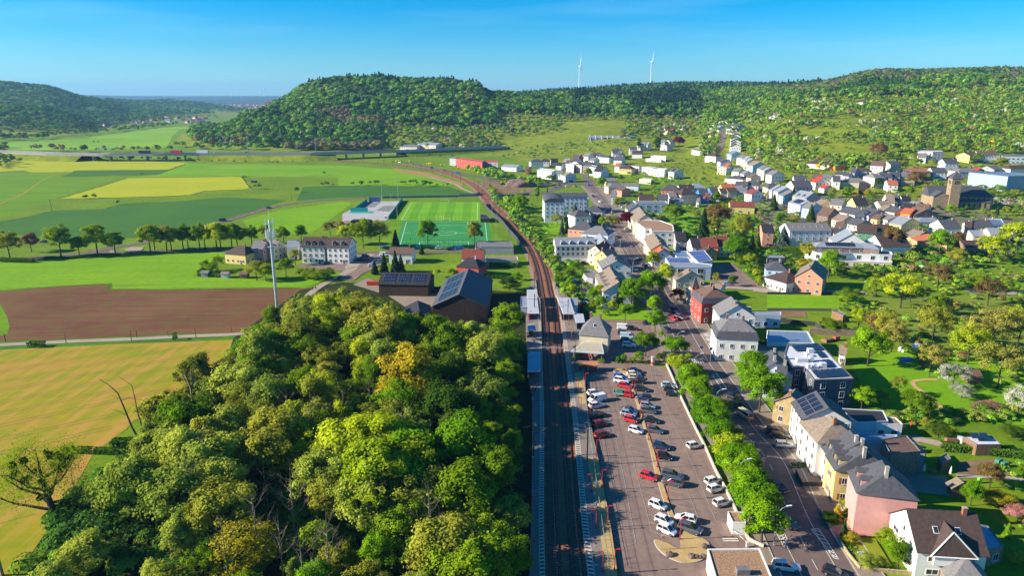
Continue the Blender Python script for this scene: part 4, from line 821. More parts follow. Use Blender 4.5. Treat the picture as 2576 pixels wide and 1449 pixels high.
for a in[('W4',255,362,480,372,6.5,3.5,11,'hip','w','dbn','low bungalow with broad brown roof and bright blue corners'),('W4',590,415,620,412,5.5,3.3,8,'hip','or','dbn','orange annex with a small brown hip beside the blue corner bungalow'),('W4',1195,372,1400,385,9.5,6.2,11,'gable','pw','bn','tall pinkish white house with dark windows beside the brown tree'),('W4',1430,380,1600,378,8.5,6,10,'gable','c','s','long cream house joined behind the tall pinkish one'),('W4',855,485,950,490,9,5.5,9,'gable','g','s','grey gabled house with a steep slate roof'),('W4',990,490,1080,492,7.5,5,9,'hip','w','dbn','white house with a brown hip right of the grey gable'),('W4',600,550,730,552,7.5,5.5,9,'gable','w','s','white house with shuttered windows and a flat slate dormer'),('W4',740,575,840,580,7,5,8,'gable','w','s','white house with a low slate roof beside the shuttered one'),('W4',200,598,370,600,7.5,5,9,'gable','r','bn','brown-roofed house with a little red gable end'),('W4',370,600,570,598,7.5,5,9,'gable','g','g','grey terrace house between the red gable and the white villa'),('W4',300,638,375,655,8.5,5,10,'gable','w','r','white house with a vivid red roof'),('W4',375,775,465,790,5,3.2,6,'gable','w','r','small white garage with a vivid orange-red roof'),('W4',530,622,650,618,9.5,6,10,'gable','w','s','white villa with a dark slate roof and balcony'),('W4',800,658,960,655,6.5,4,11,'hip','c','g','cream bungalow with a wide grey hip'),('W4',1190,590,1270,585,9.5,7,11,'half','w','g','white corner house with a hipped grey roof'),('W4',1300,578,1480,580,9,6.5,10,'gable','pw','s','pinkish row house with a dark roof and four small roof lights'),('W4',1480,560,1620,562,9,6.3,10,'gable','pu','s','lilac row house under a dark slate roof'),('W4',1650,570,1860,572,8.5,6,10,'gable','c','g','cream row house with pale boxy dormers'),('W4',985,728,1120,730,8,3.5,9,'gable','wood','k','dark timber chalet with an ivy covered gable'),('W4',1430,700,1590,702,7.5,5,10,'gable','w','or','white house with an orange tiled roof behind a conifer'),('W4',2160,490,2380,492,8,5,10,'gable','w','s','white house with four dark roof windows near the scaffold'),('W4',2360,345,2570,345,8.5,5.5,10,'gable','bw','s','white and blue shaded house on the upper right road'),('W4',1960,245,2090,250,8,4.5,10,'gable','w','g','white house with a grey dormer roof below the wrapped building'),('W4',1410,925,1540,930,10.5,6,12,'gable','w','tn','large white house with a plain tan roof near the church'),('W4',1570,945,1640,950,9,6,9,'gable','pw','s','narrow pinkish house beside the tan-roofed one'),('W4',1660,955,1790,955,9,6,9,'gable','w','k','white house with black roof and shutters near the church'),('W4',1275,1045,1430,1045,7,4.5,9,'gable','c','tn','low cream wing with tan roof before the large white house'),('W4',860,988,1060,985,8.5,4.8,10,'gable','y','k','yellow gabled house with a black solar roof'),('W4',340,1015,460,1040,8,5.5,9,'gable','c','tn','cream house with a tan roof left of the square cream block'),('W4',540,1015,730,1030,9.5,7,10,'gable','c','g','square cream block with shallow grey roof and four windows'),('W4',790,1130,1060,1190,8.5,5.8,11,'gable','w','s','long white row house with three groups of windows'),('W4',1130,1150,1320,1195,8.5,5.5,12,'gable','pu','s','lilac row house with a dark gable shadow'),('W4',1400,1110,1500,1130,7.5,5.2,9,'gable','c','tn','cream row house with a tan roof in the middle of the lane'),('W4',1520,1135,1680,1165,7.5,5.2,9,'gable','c','s','cream row house with a blue-grey roof in the lane'),('W4',1740,1160,1900,1180,8,5.8,9,'gable','or','or','orange-yellow house with a terracotta roof terrace'),('W4',1920,1130,2100,1180,8.5,5,12,'gable','br','bn','dark brown gabled house next to the church front'),('W4',1950,1085,2150,1105,8,5,11,'gable','pw','bn','pinkish house with a brown roof touching the church steps'),('W4',1730,1075,1900,1090,7.5,5,9,'gable','w','k','white house with dark solar roof behind the orange house'),('W4',1860,1035,2000,1060,7.5,5,9,'gable','c','g','grey roofed house behind the dark solar roof'),('W4',130,1060,260,1080,9,6,9,'gable','lb','g','house with a light blue gable beside the pale apartments'),('W4',380,1150,560,1172,9,5.5,12,'gable','br','bn','brown gabled house with an enclosed balcony'),('W4',640,1262,810,1290,7.5,5,10,'gable','c','tn','low cream house with a tan roof below the brown gable'),('W4',1260,1260,1370,1275,8,6,9,'gable','y','bn','yellow row house with brown roof beside the red strip'),('W4',1420,1255,1600,1300,8,6,9,'gable','w','g','white row house right of the red painted strip'),('W5',960,510,1260,530,8.5,5.2,10,'gable','gr','dbn','green house with a long dark brown roof'),('W5',1210,518,1450,522,8,5.4,9,'gable','c','dbn','cream house with a slate mansard right of the green house'),('W5',890,410,1080,445,7.5,5,9,'gable','g','s','grey-green house with a flat dormer above the green house'),('W5',600,468,740,480,8.5,5.5,12,'gable','w','bn','white house with wide brown roof above the white gable'),('W5',520,582,680,585,8,5,11,'gable','c','s','white house with slate roof and cream bay tower'),('W5',755,595,860,670,9.5,5,12,'gable','w','lg','white gabled house with pale roof and blue skylights'),('W5',1250,695,1690,690,8.5,4.5,12,'gable','w','dbn','long white house with a dark half-hipped roof behind the brown tree'),('W5',1640,380,1840,410,10,7,13,'gable','y','lg','pale yellow apartment house with tall stair windows and solar panels'),('W5',1880,600,2070,640,7,4.5,10,'gable','o','tn','ochre stone barn with a tan roof'),('W5',2120,675,2250,740,6.5,4.3,12,'gable','o','or','ochre barn with a bright orange tile roof'),('W5',2290,440,2560,440,9.5,6.3,11,'gable','w','s','white villa with framed windows and dark solar roof'),('W5',2010,400,2200,400,4.5,3,10,'hip','w','lg','low white annex with a pale hip behind the garden wall'),('W7',905,260,970,265,7.5,5,10,'gable','g','dbn','dark brown roofed house right of the white villa'),('W7',945,250,1120,252,8,5.2,10,'gable','pw','s','pale house with a slate roof above the glazed sheds'),('W7',1120,245,1150,240,7,5,8,'hip','w','lg','small white house with a pale pyramid roof near the car yard'),('W7',1110,325,1280,330,7.5,4.8,10,'gable','c','lg','cream gabled house with a pale metal roof'),('W7',940,348,1075,350,5.5,3.5,8,'gable','c','lg','low glazed shed with a pale roof left of the cream gable'),('W7',1290,300,1450,300,7,4.5,10,'gable','c','tn','tan-roofed house with a round brick chimney at the right edge'),('W7',1180,395,1270,395,7,4.5,10,'gable','y','s','yellow house with a dark roof behind the big lime tree'),('W7',860,442,1060,445,5.5,3.5,9,'gable','st','dbn','long brick shed with a brown roof near the orchard'),('W7',720,420,790,430,6,4,9,'gable','o','or','ochre shed with a dull orange roof beside the brick shed'),('W6',890,135,985,125,8,5.5,10,'gable','y','bn','yellow house with a brown roof on the far right road'),('W6',1010,120,1190,122,8.5,5.5,10,'gable','w','bn','white house with a long brown roof on the far right road'),('W6',860,280,960,280,7.5,5.2,11,'hip','pw','g','pale house with a grey hip left of the sports hall'),('W6',980,275,1050,285,6,4.5,9,'gable','g','r','grey building with a bright red roof behind the sports hall'),('W6',1110,262,1180,255,6.5,4,10,'gable','g','g','grey roofed house behind the sports hall roof'),('W6',1310,255,1450,252,7,4.5,10,'half','w','dbn','white house with a dark brown roof at the right edge above the hall'),('V1',715,552,765,556,8.5,5.2,11,'hip','sa','s','salmon house with broad slate hips behind a white villa'),('V1',850,598,905,602,9,6,11,'hip','bw','g','pale house with a stone-slate hip above the metal roof'),('V1',2050,1180,2120,1190,5,3.5,6,'gable','c','tn','small outhouse behind the red brick house'),('V2',95,1225,100,1225,7.5,4.8,8,'hip','lb','s','blue house with a dark pyramid roof beside the lane'),('V2',200,1328,215,1332,6.5,3.8,11,'hip','w','dbn','white bungalow with a dark pyramid roof beside the lane'),('V2',480,1222,430,1300,9.5,6,8,'gable','sa','tn','salmon house with a weathered tan roof beside the big green tree'),]:H(*a)
K('V2',[(0,1195),(180,1195),(150,1168),(0,1168)],6.5,'dg','lg','dark modern house with a pale roof terrace')
K('W4',[(1955,210),(2200,225),(2390,215),(2350,170),(2180,165),(1990,165)],11,'pw','wh','large building wrapped in white scaffold sheeting',name='wrapped_building',cat='building')
K('W4',[(1700,495),(1860,540),(2180,560),(2110,480),(1760,470)],8,'wood','or','unfinished building with ochre top and green scaffold netting',name='building_shell',cat='building')
K('W6',[(1250,168),(1560,172),(1560,130),(1250,140)],8,'bw','s','long white school block at the far right edge',name='school_building',cat='school',gap=4,ww=2.5)
K('W4',[(700,1110),(1120,1135),(1180,1115),(820,1095)],4.5,'w','bn','low white annex with flat brown roof in the village lane')
K('V2',[(2150,870),(2420,930),(2340,805),(2210,800)],5,'bw','bl','pale flat-roofed garage near the car yard')
e,r_=K('V2',[(455,1165),(545,1135),(1250,1165),(1245,1245),(640,1220),(520,1175)],3.3,'c','wh','long white terraced apartment block, ground floor with grey balconies',name='apartment_block',cat='apartments',group='terraced apartment block',gap=4.5,ww=2.4,wh=1.8)
K('V2',[(385,1100),(480,1088),(1240,1135),(1250,1162),(1130,1160),(850,1150),(700,1160),(545,1150),(480,1140)],6.5,'w','g','white middle storey of the terraced apartments',name='apartment_block',cat='apartments',group='terraced apartment block',gap=4.5,ww=2.0,wh=2.0)
H('V2',530,1035,900,1045,10.4,8.6,9,'hip','br','lg','left set-back top storey with a pale hipped metal roof',name='apartment_block',cat='apartments',group='terraced apartment block',ch=0,pv=1,gap=4)
H('V2',960,1045,1060,1055,10.4,8.6,10,'hip','br','lg','right set-back top storey with a pale hipped metal roof',name='apartment_block',cat='apartments',group='terraced apartment block',ch=0,gap=4)
K('V2',[(2020,322),(2410,378),(2760,372),(2360,318)],13,'hall','bl','huge windowless blue-grey sports hall on the right',name='sports_hall',cat='hall',group='large halls',floors=1,gap=7,ww=3.2,wh=1.4)
SG='buildings along the main street'
H('V1',432,718,830,714,11,7.8,11,'gable','w','lg','long building under renovation with standing-seam roof and scaffolding',dor=4,name='building_under_renovation',cat='building',group=SG,gap=2.2,ww=1.3,wh=1.7)
K('V1',[(490,920),(800,925),(800,890),(490,885)],2.4,'w','g','white ground floor block in front of the scaffolding',name='annex',cat='building',group=SG,win=False)
H('V1',888,676,935,742,11.5,7,10,'gable','dg','lg','gabled metal house with pale slope and dark ribbed side',group=SG,sky=3)
H('V1',838,795,955,768,10,7,8,'gable','c','bn','cream terrace house with a brown roof next to the metal house',group=SG,ch=2)
H('V1',905,848,1010,826,10,7,8,'gable','y','tn','yellow-gabled terrace house with a double chimney',group=SG,ch=2)
H('V1',1015,885,1062,952,10,6.5,12,'gable','w','g','white-gabled house with a pale grey roof and skylights',group=SG,sky=2)
H('V1',985,1008,1080,1168,10.5,6.8,11,'gable','bw','tn','terrace with tan roof and a row of stepped balconies',group=SG,ch=3,dor=4,gap=2.4)
K('V1',[(700,1040),(760,1020),(860,1060),(820,1120),(760,1110)],3,'g','g','low grey garage beside the parking yard',name='garage',cat='garage',group=SG,win=False)
H('W1',1898,1062,1965,1118,11,7.5,10,'gable','w','s','tall white house with dark solar roof behind the hotel-like gable',group=SG)
H('W1',1995,1142,2110,1278,12,7.5,12,'gable','c','tn','large cream house with long tan roof on the main street',group=SG,ch=1,gap=2.6)
K('V1',[(1250,560),(1340,625),(1400,625),(1410,655),(1630,655),(1620,590),(1490,545),(1290,540)],9.5,'w','gv','white and brown apartment block with reddish planted roofs',name='apartment_block',cat='apartments',group=SG,gap=3.2,ww=1.8)
H('V1',1425,668,1462,715,10,6.8,9,'gable','c','tn','cream street house with weathered roof, upper of a pair',group=SG)
H('V1',1455,716,1500,778,10,6.8,9,'gable','c','tn','cream street house with weathered roof, lower of a pair',group=SG)
H('V1',1475,796,1520,836,8.5,5,9,'gable','bw','or','white gabled house with a red-brown roof by the flags',group=SG)
e,r_=K('V1',[(1610,850),(1760,850),(1860,910),(1660,912)],6,'w','bl','modern bank wing with a tilted pale blue roof',name='bank_building',cat='bank',group='modern bank',win=False)
e,r_=K('V1',[(1760,856),(1935,846),(2012,940),(1870,962)],6.4,'w','bl','modern bank wing covered in blue solar panels',name='bank_building',cat='bank',group='modern bank',win=False)
def roof_panels(e,r_,c,quad,h,nx,ny):
 """separate solar panels laid on a flat roof between four picture corners"""
 W=[GH(c,x,y,h)for x,y in quad];z=h+0.12
 for i in range(nx):
  m=MB();lo,hi=(i+.04)/nx,(i+.96)/nx
  P_=lambda a,b:(W[0].lerp(W[1],a)).lerp(W[3].lerp(W[2],a),b)-e.location
  for j in range(ny):
   q=[P_(lo,(j+.04)/ny),P_(hi,(j+.04)/ny),P_(hi,(j+.96)/ny),P_(lo,(j+.96)/ny)]
   m.add([(p.x,p.y,z)for p in q]+[(p.x,p.y,z-.08)for p in q],[(0,1,2,3),(0,4,5,1),(1,5,6,2),(2,6,7,3),(3,7,4,0)],PVB if h<6.6 and c=='V1' else PV)
  m.build('solar_panel',r_)
PVB=mat('blue_solar_cells',(0.10,0.13,0.32),rough=0.3,var=0.15,scale=0.5,spec=0.6)
roof_panels(e,r_,'V1',[(1775,858),(1925,850),(2000,938),(1872,952)],6.4,4,3)
e,r_=K('V1',[(1540,915),(1770,918),(1800,960),(2012,985),(2000,1010),(1600,1010)],6.5,'bw','lg','white modern bank front with large square windows',name='bank_building',cat='bank',group='modern bank',floors=2,gap=7,ww=2.8,wh=2.2)
roof_panels(e,r_,'V1',[(1552,920),(1762,922),(1780,960),(1575,955)],6.5,5,3)
H('V1',1765,1030,1800,1062,10,6.5,11,'gable','c','tn','cream mansard house with a blank grey gable',group=SG,dor=2)
H('V1',1800,1190,1925,1185,8.5,5.5,9,'gable','c','tn','cream wing with white window row beside the red house',group=SG)
RH=H('V1',1995,1200,2030,1225,12,7.6,10.5,'hip','r','bn','bright red villa with brown roof, dormers and corner spire',group=SG,ch=2,dor=2,mans=2.0)
m=MB();m.lathe([(1.3,6),(1.3,10.2),(1.6,10.3),(0.05,15)],WALL['r'],8,(-7.4,-4));m.add(*((lambda q:(q,[(0,1,4),(1,2,4),(2,3,4),(3,0,4)]))([(-8.9,-5.5,10.3),(-5.9,-5.5,10.3),(-5.9,-2.5,10.3),(-8.9,-2.5,10.3),(-7.4,-4,15.5)])),ROOF['s']);m.build('spire',RH)
H('V1',2200,1308,2275,1400,12,8.3,11,'gable','w','g','white house with a plain grey roof behind the red villa',group=SG)
K('V3',[(2265,58),(2410,62),(2400,30),(2290,28)],8.5,'w','g','white flat-roofed annex with a dark corner window',group=SG)
H('V3',2180,145,2310,150,12,7.4,11,'hip','w','g','white mansard inn with three dark dormers',group=SG,mans=2.2,dor=3,ch=2,dside=None)
K('V3',[(2410,110),(2700,112),(2700,80),(2420,80)],5,'bw','lg','pale terrace building behind the mansard inn',group=SG)
K('V4',[(0,668),(470,668),(405,552),(0,540)],5,'w','bl','wide workshop with a ribbed blue-grey metal roof',name='workshop',cat='workshop',group=SG,win=False)
K('V4',[(-120,740),(195,742),(200,690),(-110,682)],4,'g','tn','narrow store with a brown corrugated roof',name='workshop',cat='workshop',group=SG,win=False)
H('V4',45,742,100,860,11,7.5,9,'gable','bw','s','pale stuccoed villa with slate roofs beside the chestnut tree',group=SG,ch=2)
H('V4',100,870,200,880,10.5,7.5,8,'gable','bw','s','slate-roofed side wing of the pale villa',group=SG)
e,r_=K('V4',[(200,688),(520,670),(862,1022),(470,1036),(368,902),(250,908),(172,775)],9,'dg','wh','big modern grey brick building with a white roof full of solar panels',name='office_building',cat='building',group=SG,gap=4.2,ww=1.3,wh=1.7,limit=4)
for q in([(232,690),(500,672),(580,740),(290,755)],[(430,935),(745,920),(825,1005),(505,1022)],[(480,752),(545,748),(600,812),(530,818)],[(545,836),(620,832),(685,905),(600,908)]):
 roof_panels(e,r_,'V4',q,9,5 if q[1][0]-q[0][0]>100 else 2,1)
for(x,y,a_,b_)in((430,760,1.6,1.2),(345,850,3.2,1.0),(400,795,1.0,1.0),(435,845,1.2,1.4),(555,905,1.6,1.3),(410,915,.8,1.2),(465,910,.8,1.2)):
 p=GH('V4',x,y,9)-e.location;MB().bb(p.x-a_/2,p.x+a_/2,p.y-.7,p.y+.7,8.8,8.9+b_,ROOF['wh']).build('roof_vent',r_)
H('V4',725,690,800,700,5.5,3.6,6,'gable','w','tn','small white outbuilding with a creeper covered roof',group=SG)
H('V4',285,1130,235,1200,8.5,6,8,'gable','o','tn','old yellow stone farmhouse with red doors',group=SG)
H('V4',490,1152,618,1325,11.5,8.2,11,'gable','w','s','white modern house with a black solar roof and tall windows',group=SG,pv=4,gap=2.0,ww=.8,wh=1.9,ch=0,dside=None)
K('V4',[(720,1320),(1160,1345),(1210,1449),(900,1460)],4.5,'bw','k','low flat-roofed extension with skylights behind the white modern house',group=SG,win=False)
H('V6',562,12,610,62,12,8.5,10,'hip','w','tn','white house with round bay and tan hipped roof',group=SG,ch=1)
H('V6',742,150,832,262,11.5,7.6,11,'gable','c','s','pale yellow house with slate roof and two white dormers',group=SG,dor=2)
H('V6',838,280,880,335,11.3,7.6,12,'half','y','s','yellow house with brown shutters and a slate roof',group=SG,shut=True,ch=2,dor=2)
PH=H('V6',1028,410,1088,522,13,8.8,10.5,'half','p','s','pink house with a blank side wall and large slate hip',group=SG,ch=1,dor=2,sky=0,win=False)
WH=H('V6',1245,852,1868,886,10.2,5.6,11.5,'gable','w','dbn','white house with a dark brown roof and a triangular cross gable',group=SG,ch=1,sky=2,gap=4.4,ww=2.0,wh=1.0)
H('V6',1782,1302,1800,1306,5.5,2.8,8,'hip','st','g','stone garage with a grey pyramid roof at the lower edge',group=SG,name='garage',cat='garage',ch=0,win=False)
K('V6',[(1895,990),(1975,1000),(2120,1175),(2000,1215),(1930,1200)],3.6,'st','bl','brick garage with a blue-grey roof beside the white house',group=SG,name='garage',cat='garage',gap=4)
K('V6',[(1030,225),(1250,190),(1375,330),(1110,352)],6,'st','bn','old stone barn with a mossy brown roof behind the yellow house',name='barn',cat='barn',group=SG,win=False)
K('V6',[(770,172),(1165,185),(1150,215),(1030,225),(800,215)],4.5,'bw','bl','long blue-white extension behind the slate roofs',group=SG,win=False)
e,r_=K('V6',[(1755,200),(2010,195),(2098,270),(1880,272)],3,'tim','wh','timber garden shed with a solar panel on its white roof',name='garden_shed',cat='shed',group='garden sheds',win=False)
roof_panels(e,r_,'V6',[(1812,170),(1960,168),(2000,225),(1835,222)],3.6,2,1)
H('V6',1700,570,1760,620,3.4,2.2,4,'gable','tim','tn','small garden shed with a tan roof on the terrace',name='garden_shed',cat='shed',group='garden sheds',ch=0,win=False)
K('V6',[(1530,395),(1610,350),(1648,400),(1570,430)],2.6,'tim','g','small summer house on the dark lawn',name='garden_shed',cat='shed',group='garden sheds',win=False)
K('V6',[(975,85),(1080,85),(1215,90),(1150,30),(1040,20)],4,'w','tn','white rear building with glazed doors and tan roof',group=SG)
K('V4',[(648,345),(705,335),(790,380),(760,395)],2.8,'tim','tn','crooked garden hut with red door by the vegetable patch',name='garden_shed',cat='shed',group='garden sheds',win=False)
H('V4',1985,935,2120,940,3.6,2.2,5,'gable','tim','bn','brown timber hut in the orchard',name='garden_shed',cat='shed',group='garden sheds',ch=0,win=False)
LG='houses between the fields and the railway'
H('M2',622,120,800,122,12.5,8.6,12,'gable','w','dbn','left half of the white apartment row with balconies and garages',name='apartment_house',cat='apartments',group=LG,dor=3,gap=2.6)
H('M2',818,122,985,126,12.5,8.6,12,'gable','w','dbn','right half of the white apartment row with four roof windows',name='apartment_house',cat='apartments',group=LG,dor=2,sky=4,gap=2.6)
H('M2',500,150,590,148,9,6.5,9,'gable','w','lg','narrow white house with pale metal roofs beside the row',group=LG)
H('M2',252,148,345,150,10,6.8,10,'gable','p','g','pink house with a grey roof left of the antenna mast',group=LG)
H('M2',350,140,440,148,9.5,6.5,10,'gable','c','g','cream house with a grey roof behind the antenna mast',group=LG)
H('M2',125,182,180,186,8.5,5,11,'hip','y','dbn','ochre yellow house with a dark hip and glazed porch',group=LG)
H('M2',1268,197,1448,199,7.5,5.2,10,'gable','w','bn','white bungalow with brown roof and a corner balcony',group=LG)
H('M2',1855,274,1905,278,8.5,5,11,'hip','r','k','bright red house with a black pyramid roof',group=LG)
H('M2',1812,212,1975,214,9,5.5,12,'gable','w','ma','house with a large maroon roof behind the red house',group=LG)
H('M2',1207,386,1578,392,8.5,5.2,15,'gable','wood','k','low timber barn with a full solar roof and white gate',name='barn',cat='barn',group='farm buildings by the wood',pv=3,ch=0,win=False)
BARN=H('M2',1858,360,1785,552,11.5,6.8,20,'gable','wood','s','large dark timber barn with solar panels on one slope',name='barn',cat='barn',group='farm buildings by the wood',pv=3,ch=0,win=False,dside=-1)
H('M2',1475,600,1490,690,6,4,9,'gable','wood','k','small barn with ribbed dark roof half hidden by trees',name='barn',cat='barn',group='farm buildings by the wood',ch=0,win=False)
K('M2',[(1908,195),(2195,195),(2172,150),(1905,150)],4,'g','g','long grey clubhouse roof beside the football pitch',name='clubhouse',cat='clubhouse',win=False,group=LG)
K('M2',[(1985,292),(2225,292),(2222,265),(1985,265)],3,'c','tn','low garage block with a sandy flat roof',name='garage',cat='garage',group=LG,win=False)
K('M2',[(835,15),(900,35),(965,15),(900,-5)],3,'br','or','small tennis hut with a red-brown roof',name='hut',cat='hut',group=LG,win=False)
K('M',[(62,1240),(225,1235),(215,1228),(85,1228)],3,'wood','k','dark club hut beside the court fence',name='hut',cat='hut',group=LG,win=False)
K('M',[(1035,1222),(1110,1222),(1080,1192),(1035,1190)],3,'wood','k','dark spectator hut beside the pitches',name='hut',cat='hut',group=LG,win=False)
for i,(x,y)in enumerate(((1690,395),(1832,398),(1540,388))):
 H('L2',x-30,y-15,x+30,y-15,2.8,2.0,3.5,'gable',['bw','tim','g'][i],['tn','bn','g'][i],['pale garden shed in the hedged garden by the meadow','brown garden shed beside the round hedge trees','grey garden shed at the meadow corner'][i],name='garden_shed',cat='shed',group='garden sheds',ch=0,win=False)
RG='large halls'
K('M',[(803,770),(850,775),(860,765),(812,760)],9,'g','g','grey end block of the red building',name='office_building',cat='building',group=RG,gap=4)
K('M',[(852,775),(1048,800),(1058,788),(870,765)],10.5,'r','r','bright red office building with a white ledge',name='office_building',cat='building',group=RG,gap=5)
K('M',[(1055,798),(1165,802),(1165,790),(1070,786)],9,'g','r','dark grey block with red top joined to the red building',name='office_building',cat='building',group=RG,gap=5)
H('M',1215,815,1330,822,7,4.5,14,'gable','w','lg','white hall with pale twin roofs right of the red building',name='hall',cat='hall',group=RG,ch=0)
H('M',450,668,580,670,8,5.5,22,'gable','w','g','white depot shed with a grey roof beyond the motorway',name='depot_shed',cat='shed',group=RG,ch=0)
H('M',605,650,735,656,11,8,24,'gable','c','lg','tall depot shed with a pale roof beyond the motorway',name='depot_shed',cat='shed',group=RG,ch=0)
for i,(c,x,y,wc,rc,lb)in enumerate([('M',2440,545,'w','ma','white farmhouse alone high in the trees'),('M',2545,520,'w','g','white house at the wood edge above the farmhouse'),('R',700,432,'w','tn','long white house on the open hillside'),('R',1350,335,'c','dbn','dark hut under blossoming trees on the hill'),('L',835,468,'w','g','white roofed barn in the distant village'),('L',800,512,'pw','ma','pinkish house at the near edge of the distant village'),('L',1440,450,'w','bl','long pale factory in the distant village')]):
 H(c,x-26,y,x+26,y,8 if c!='L' else 9,5,9 if c!='L' else 16,'gable',wc,rc,lb,ch=0,win=False,group='distant houses')
 # --- railway
BALL=ground_mat('ballast',[(0.27,0.10,0.055),(0.36,0.15,0.085),(0.14,0.06,0.04)],(0.12,2.2),weights=0.8)
BALE=ground_mat('ballast_edge',[(0.27,0.19,0.12),(0.33,0.24,0.15),(0.2,0.14,0.09)],(0.2,1.5))
RUST=mat('rail_steel',(0.14,0.075,0.055),metal=0.5,rough=0.45,var=0.2)
SLEEP=mat('sleeper',(0.085,0.06,0.05),var=0.3,scale=1)
RL=px('V5',(585,1900),(552,1449),(515,900),(495,400),(478,0))+px('V3',(455,900),(420,450),(385,0))+px('V1',(355,1300),(318,1100),(262,920),(180,770),(60,640),(-10,560))+px('M',(1150,1160),(1072,1060),(1000,985),(900,930),(750,878),(600,850),(400,822),(150,802),(0,792))+px('L',(2480,788),(2420,780))
RLC=smooth_poly([tuple(p[:2])for p in RL],12,False)
strip('rail_bed_shoulder',RLC,12,BALE,0.16,smooth=False)
strip('rail_bed',RLC,8.6,BALL,0.28,smooth=False)
def off(path,d):
 out=[]
 for i,p in enumerate(path):
  a=Vector(path[max(i-1,0)]);b=Vector(path[min(i+1,len(path)-1)]);t=(b-a).normalized();out.append((p[0]-t.y*d,p[1]+t.x*d))
 return out
def resample(path,step):
 out=[Vector(path[0])];acc=0
 for a,b in zip(path[:-1],path[1:]):
  a=Vector(a);b=Vector(b);L=(b-a).length
  if L<1e-6:continue
  t=step-acc
  while t<=L:out.append(a.lerp(b,t/L));t+=step
  acc=(acc+L)%step
 return out
def rail_mb(path,h=0.17,w_=0.09,z=0.34):
 m=MB();l=off(path,w_);r=off(path,-w_);vs=[]
 for a,b in zip(l,r):vs+=[(a[0],a[1],z),(a[0],a[1],z+h),(b[0],b[1],z+h),(b[0],b[1],z)]
 fs=[]
 for i in range(len(path)-1):
  k=4*i
  for q in range(3):fs.append((k+q,k+q+1,k+q+5,k+q+4))
 return m.add(vs,fs,RUST)
for s,lb in((-1,'right hand railway track with rusty rails beside the car park platform'),(1,'left hand railway track with rusty rails beside the wood platform')):
 t=empty('railway_track',(0,0,0),label=lb,cat='track',group='the two railway tracks');c_=off(RLC,s*1.95)
 for q in(-1,1):rail_mb(off(RLC,s*1.95+q*0.75)).build('rail',t)
 m=MB();pts=resample(c_,0.7)
 for i in range(1,len(pts)-1):
  d=pts[i+1]-pts[i-1];
  if pts[i].y>480:break
  m.box((pts[i].x,pts[i].y,0.30),(0.27,2.5,0.10),SLEEP,math.atan2(d.y,d.x))
 o=m.build('sleepers',t);tag(o,kind='stuff')
PLAT=ground_mat('platform_paving',[(0.20,0.17,0.15),(0.27,0.22,0.18),(0.15,0.12,0.11)],(0.15,1.5),weights=0.6)
EDGE=mat('platform_edge',(0.50,0.44,0.34),var=0.15,scale=1.5)
DARKB=mat('dark_band',(0.06,0.055,0.06),var=0.1)
PH_=0.78
def platform(poly,label):
 m=MB();W=[GS(c,x,y,PH_)for c,x,y in poly];P_=[(p.x,p.y)for p in W]
 if sum(P_[i][0]*P_[(i+1)%len(P_)][1]-P_[(i+1)%len(P_)][0]*P_[i][1]for i in range(len(P_)))<0:P_.reverse()
 m.prism(P_,-0.5,PH_,CONC,PLAT);return m.build('platform',label=label,cat='platform',group='station platforms')
NEARR=[p for p in RLC if p[1]<325]
le=[p for p in off(RLC,3.75)if 60<p[1]<318];re_=[p for p in off(RLC,-3.75)if 60<p[1]<312]
LW=[GS(c,x,y,PH_)for c,x,y in[('V1',160,1240),('V1',150,1449),('V3',150,250),('V3',160,480),('V3',165,690),('V3',210,900),('V3',212,1200),('V5',212,250),('V5',200,900),('V5',185,1449),('V5',170,1900)]]
RW=[GS(c,x,y,PH_)for c,x,y in[('V1',600,1330),('V3',640,60),('V3',690,200),('V3',690,440),('V3',650,520),('V3',720,620),('V3',735,680),('V3',760,1000),('V3',800,1200),('V5',838,130),('V5',878,300),('V5',925,560),('V5',990,900),('V5',1040,1230),('V5',1068,1449),('V5',1130,1900)]]
def plat2(inner,outer,label):
 P_=[tuple(p)for p in inner]+[(p.x,p.y)for p in sorted(outer,key=lambda p:p.y)][::-1]
 if P_[0][1]>P_[len(inner)-1][1]:P_=[tuple(p)for p in inner[::-1]]+[(p.x,p.y)for p in sorted(outer,key=lambda p:-p.y)]
 if sum(P_[i][0]*P_[(i+1)%len(P_)][1]-P_[(i+1)%len(P_)][0]*P_[i][1]for i in range(len(P_)))<0:P_.reverse()
 b=MB();b.prism(P_,-0.4,PH_,CONC,PLAT);return b.build('platform',label=label,cat='platform',group='station platforms')
platL=plat2(le,LW,'long left platform in the shade of the wood, with blue shelters')
platR=plat2(re_,RW,'long right platform between the tracks and the car park')
for s,pf,wd_ in((1,platL,1.0),(-1,platR,1.25)):
 pts=[p for p in resample(off(RLC,s*(3.75+wd_/2)),0.55)if 60<p.y<312];m=MB();m2=MB()
 l,r,c_=ribbon(pts,wd_,False);vs=[]
 for a,b in zip(l,r):vs+=[(a.x,a.y,PH_+.006),(b.x,b.y,PH_+.006)]
 m.add(vs,[(2*i,2*i+1,2*i+3,2*i+2)for i in range(len(l)-1)],EDGE);m.build('platform_edge',pf)
 for i in range(1,len(pts)-1,2):
  d=pts[i+1]-pts[i-1];m2.box((pts[i].x,pts[i].y,PH_+.012),(0.42,wd_*0.8,0.008),DARKB,math.atan2(d.y,d.x)+s*0.22)
 tag(m2.build('edge_marking',pf),kind='stuff')
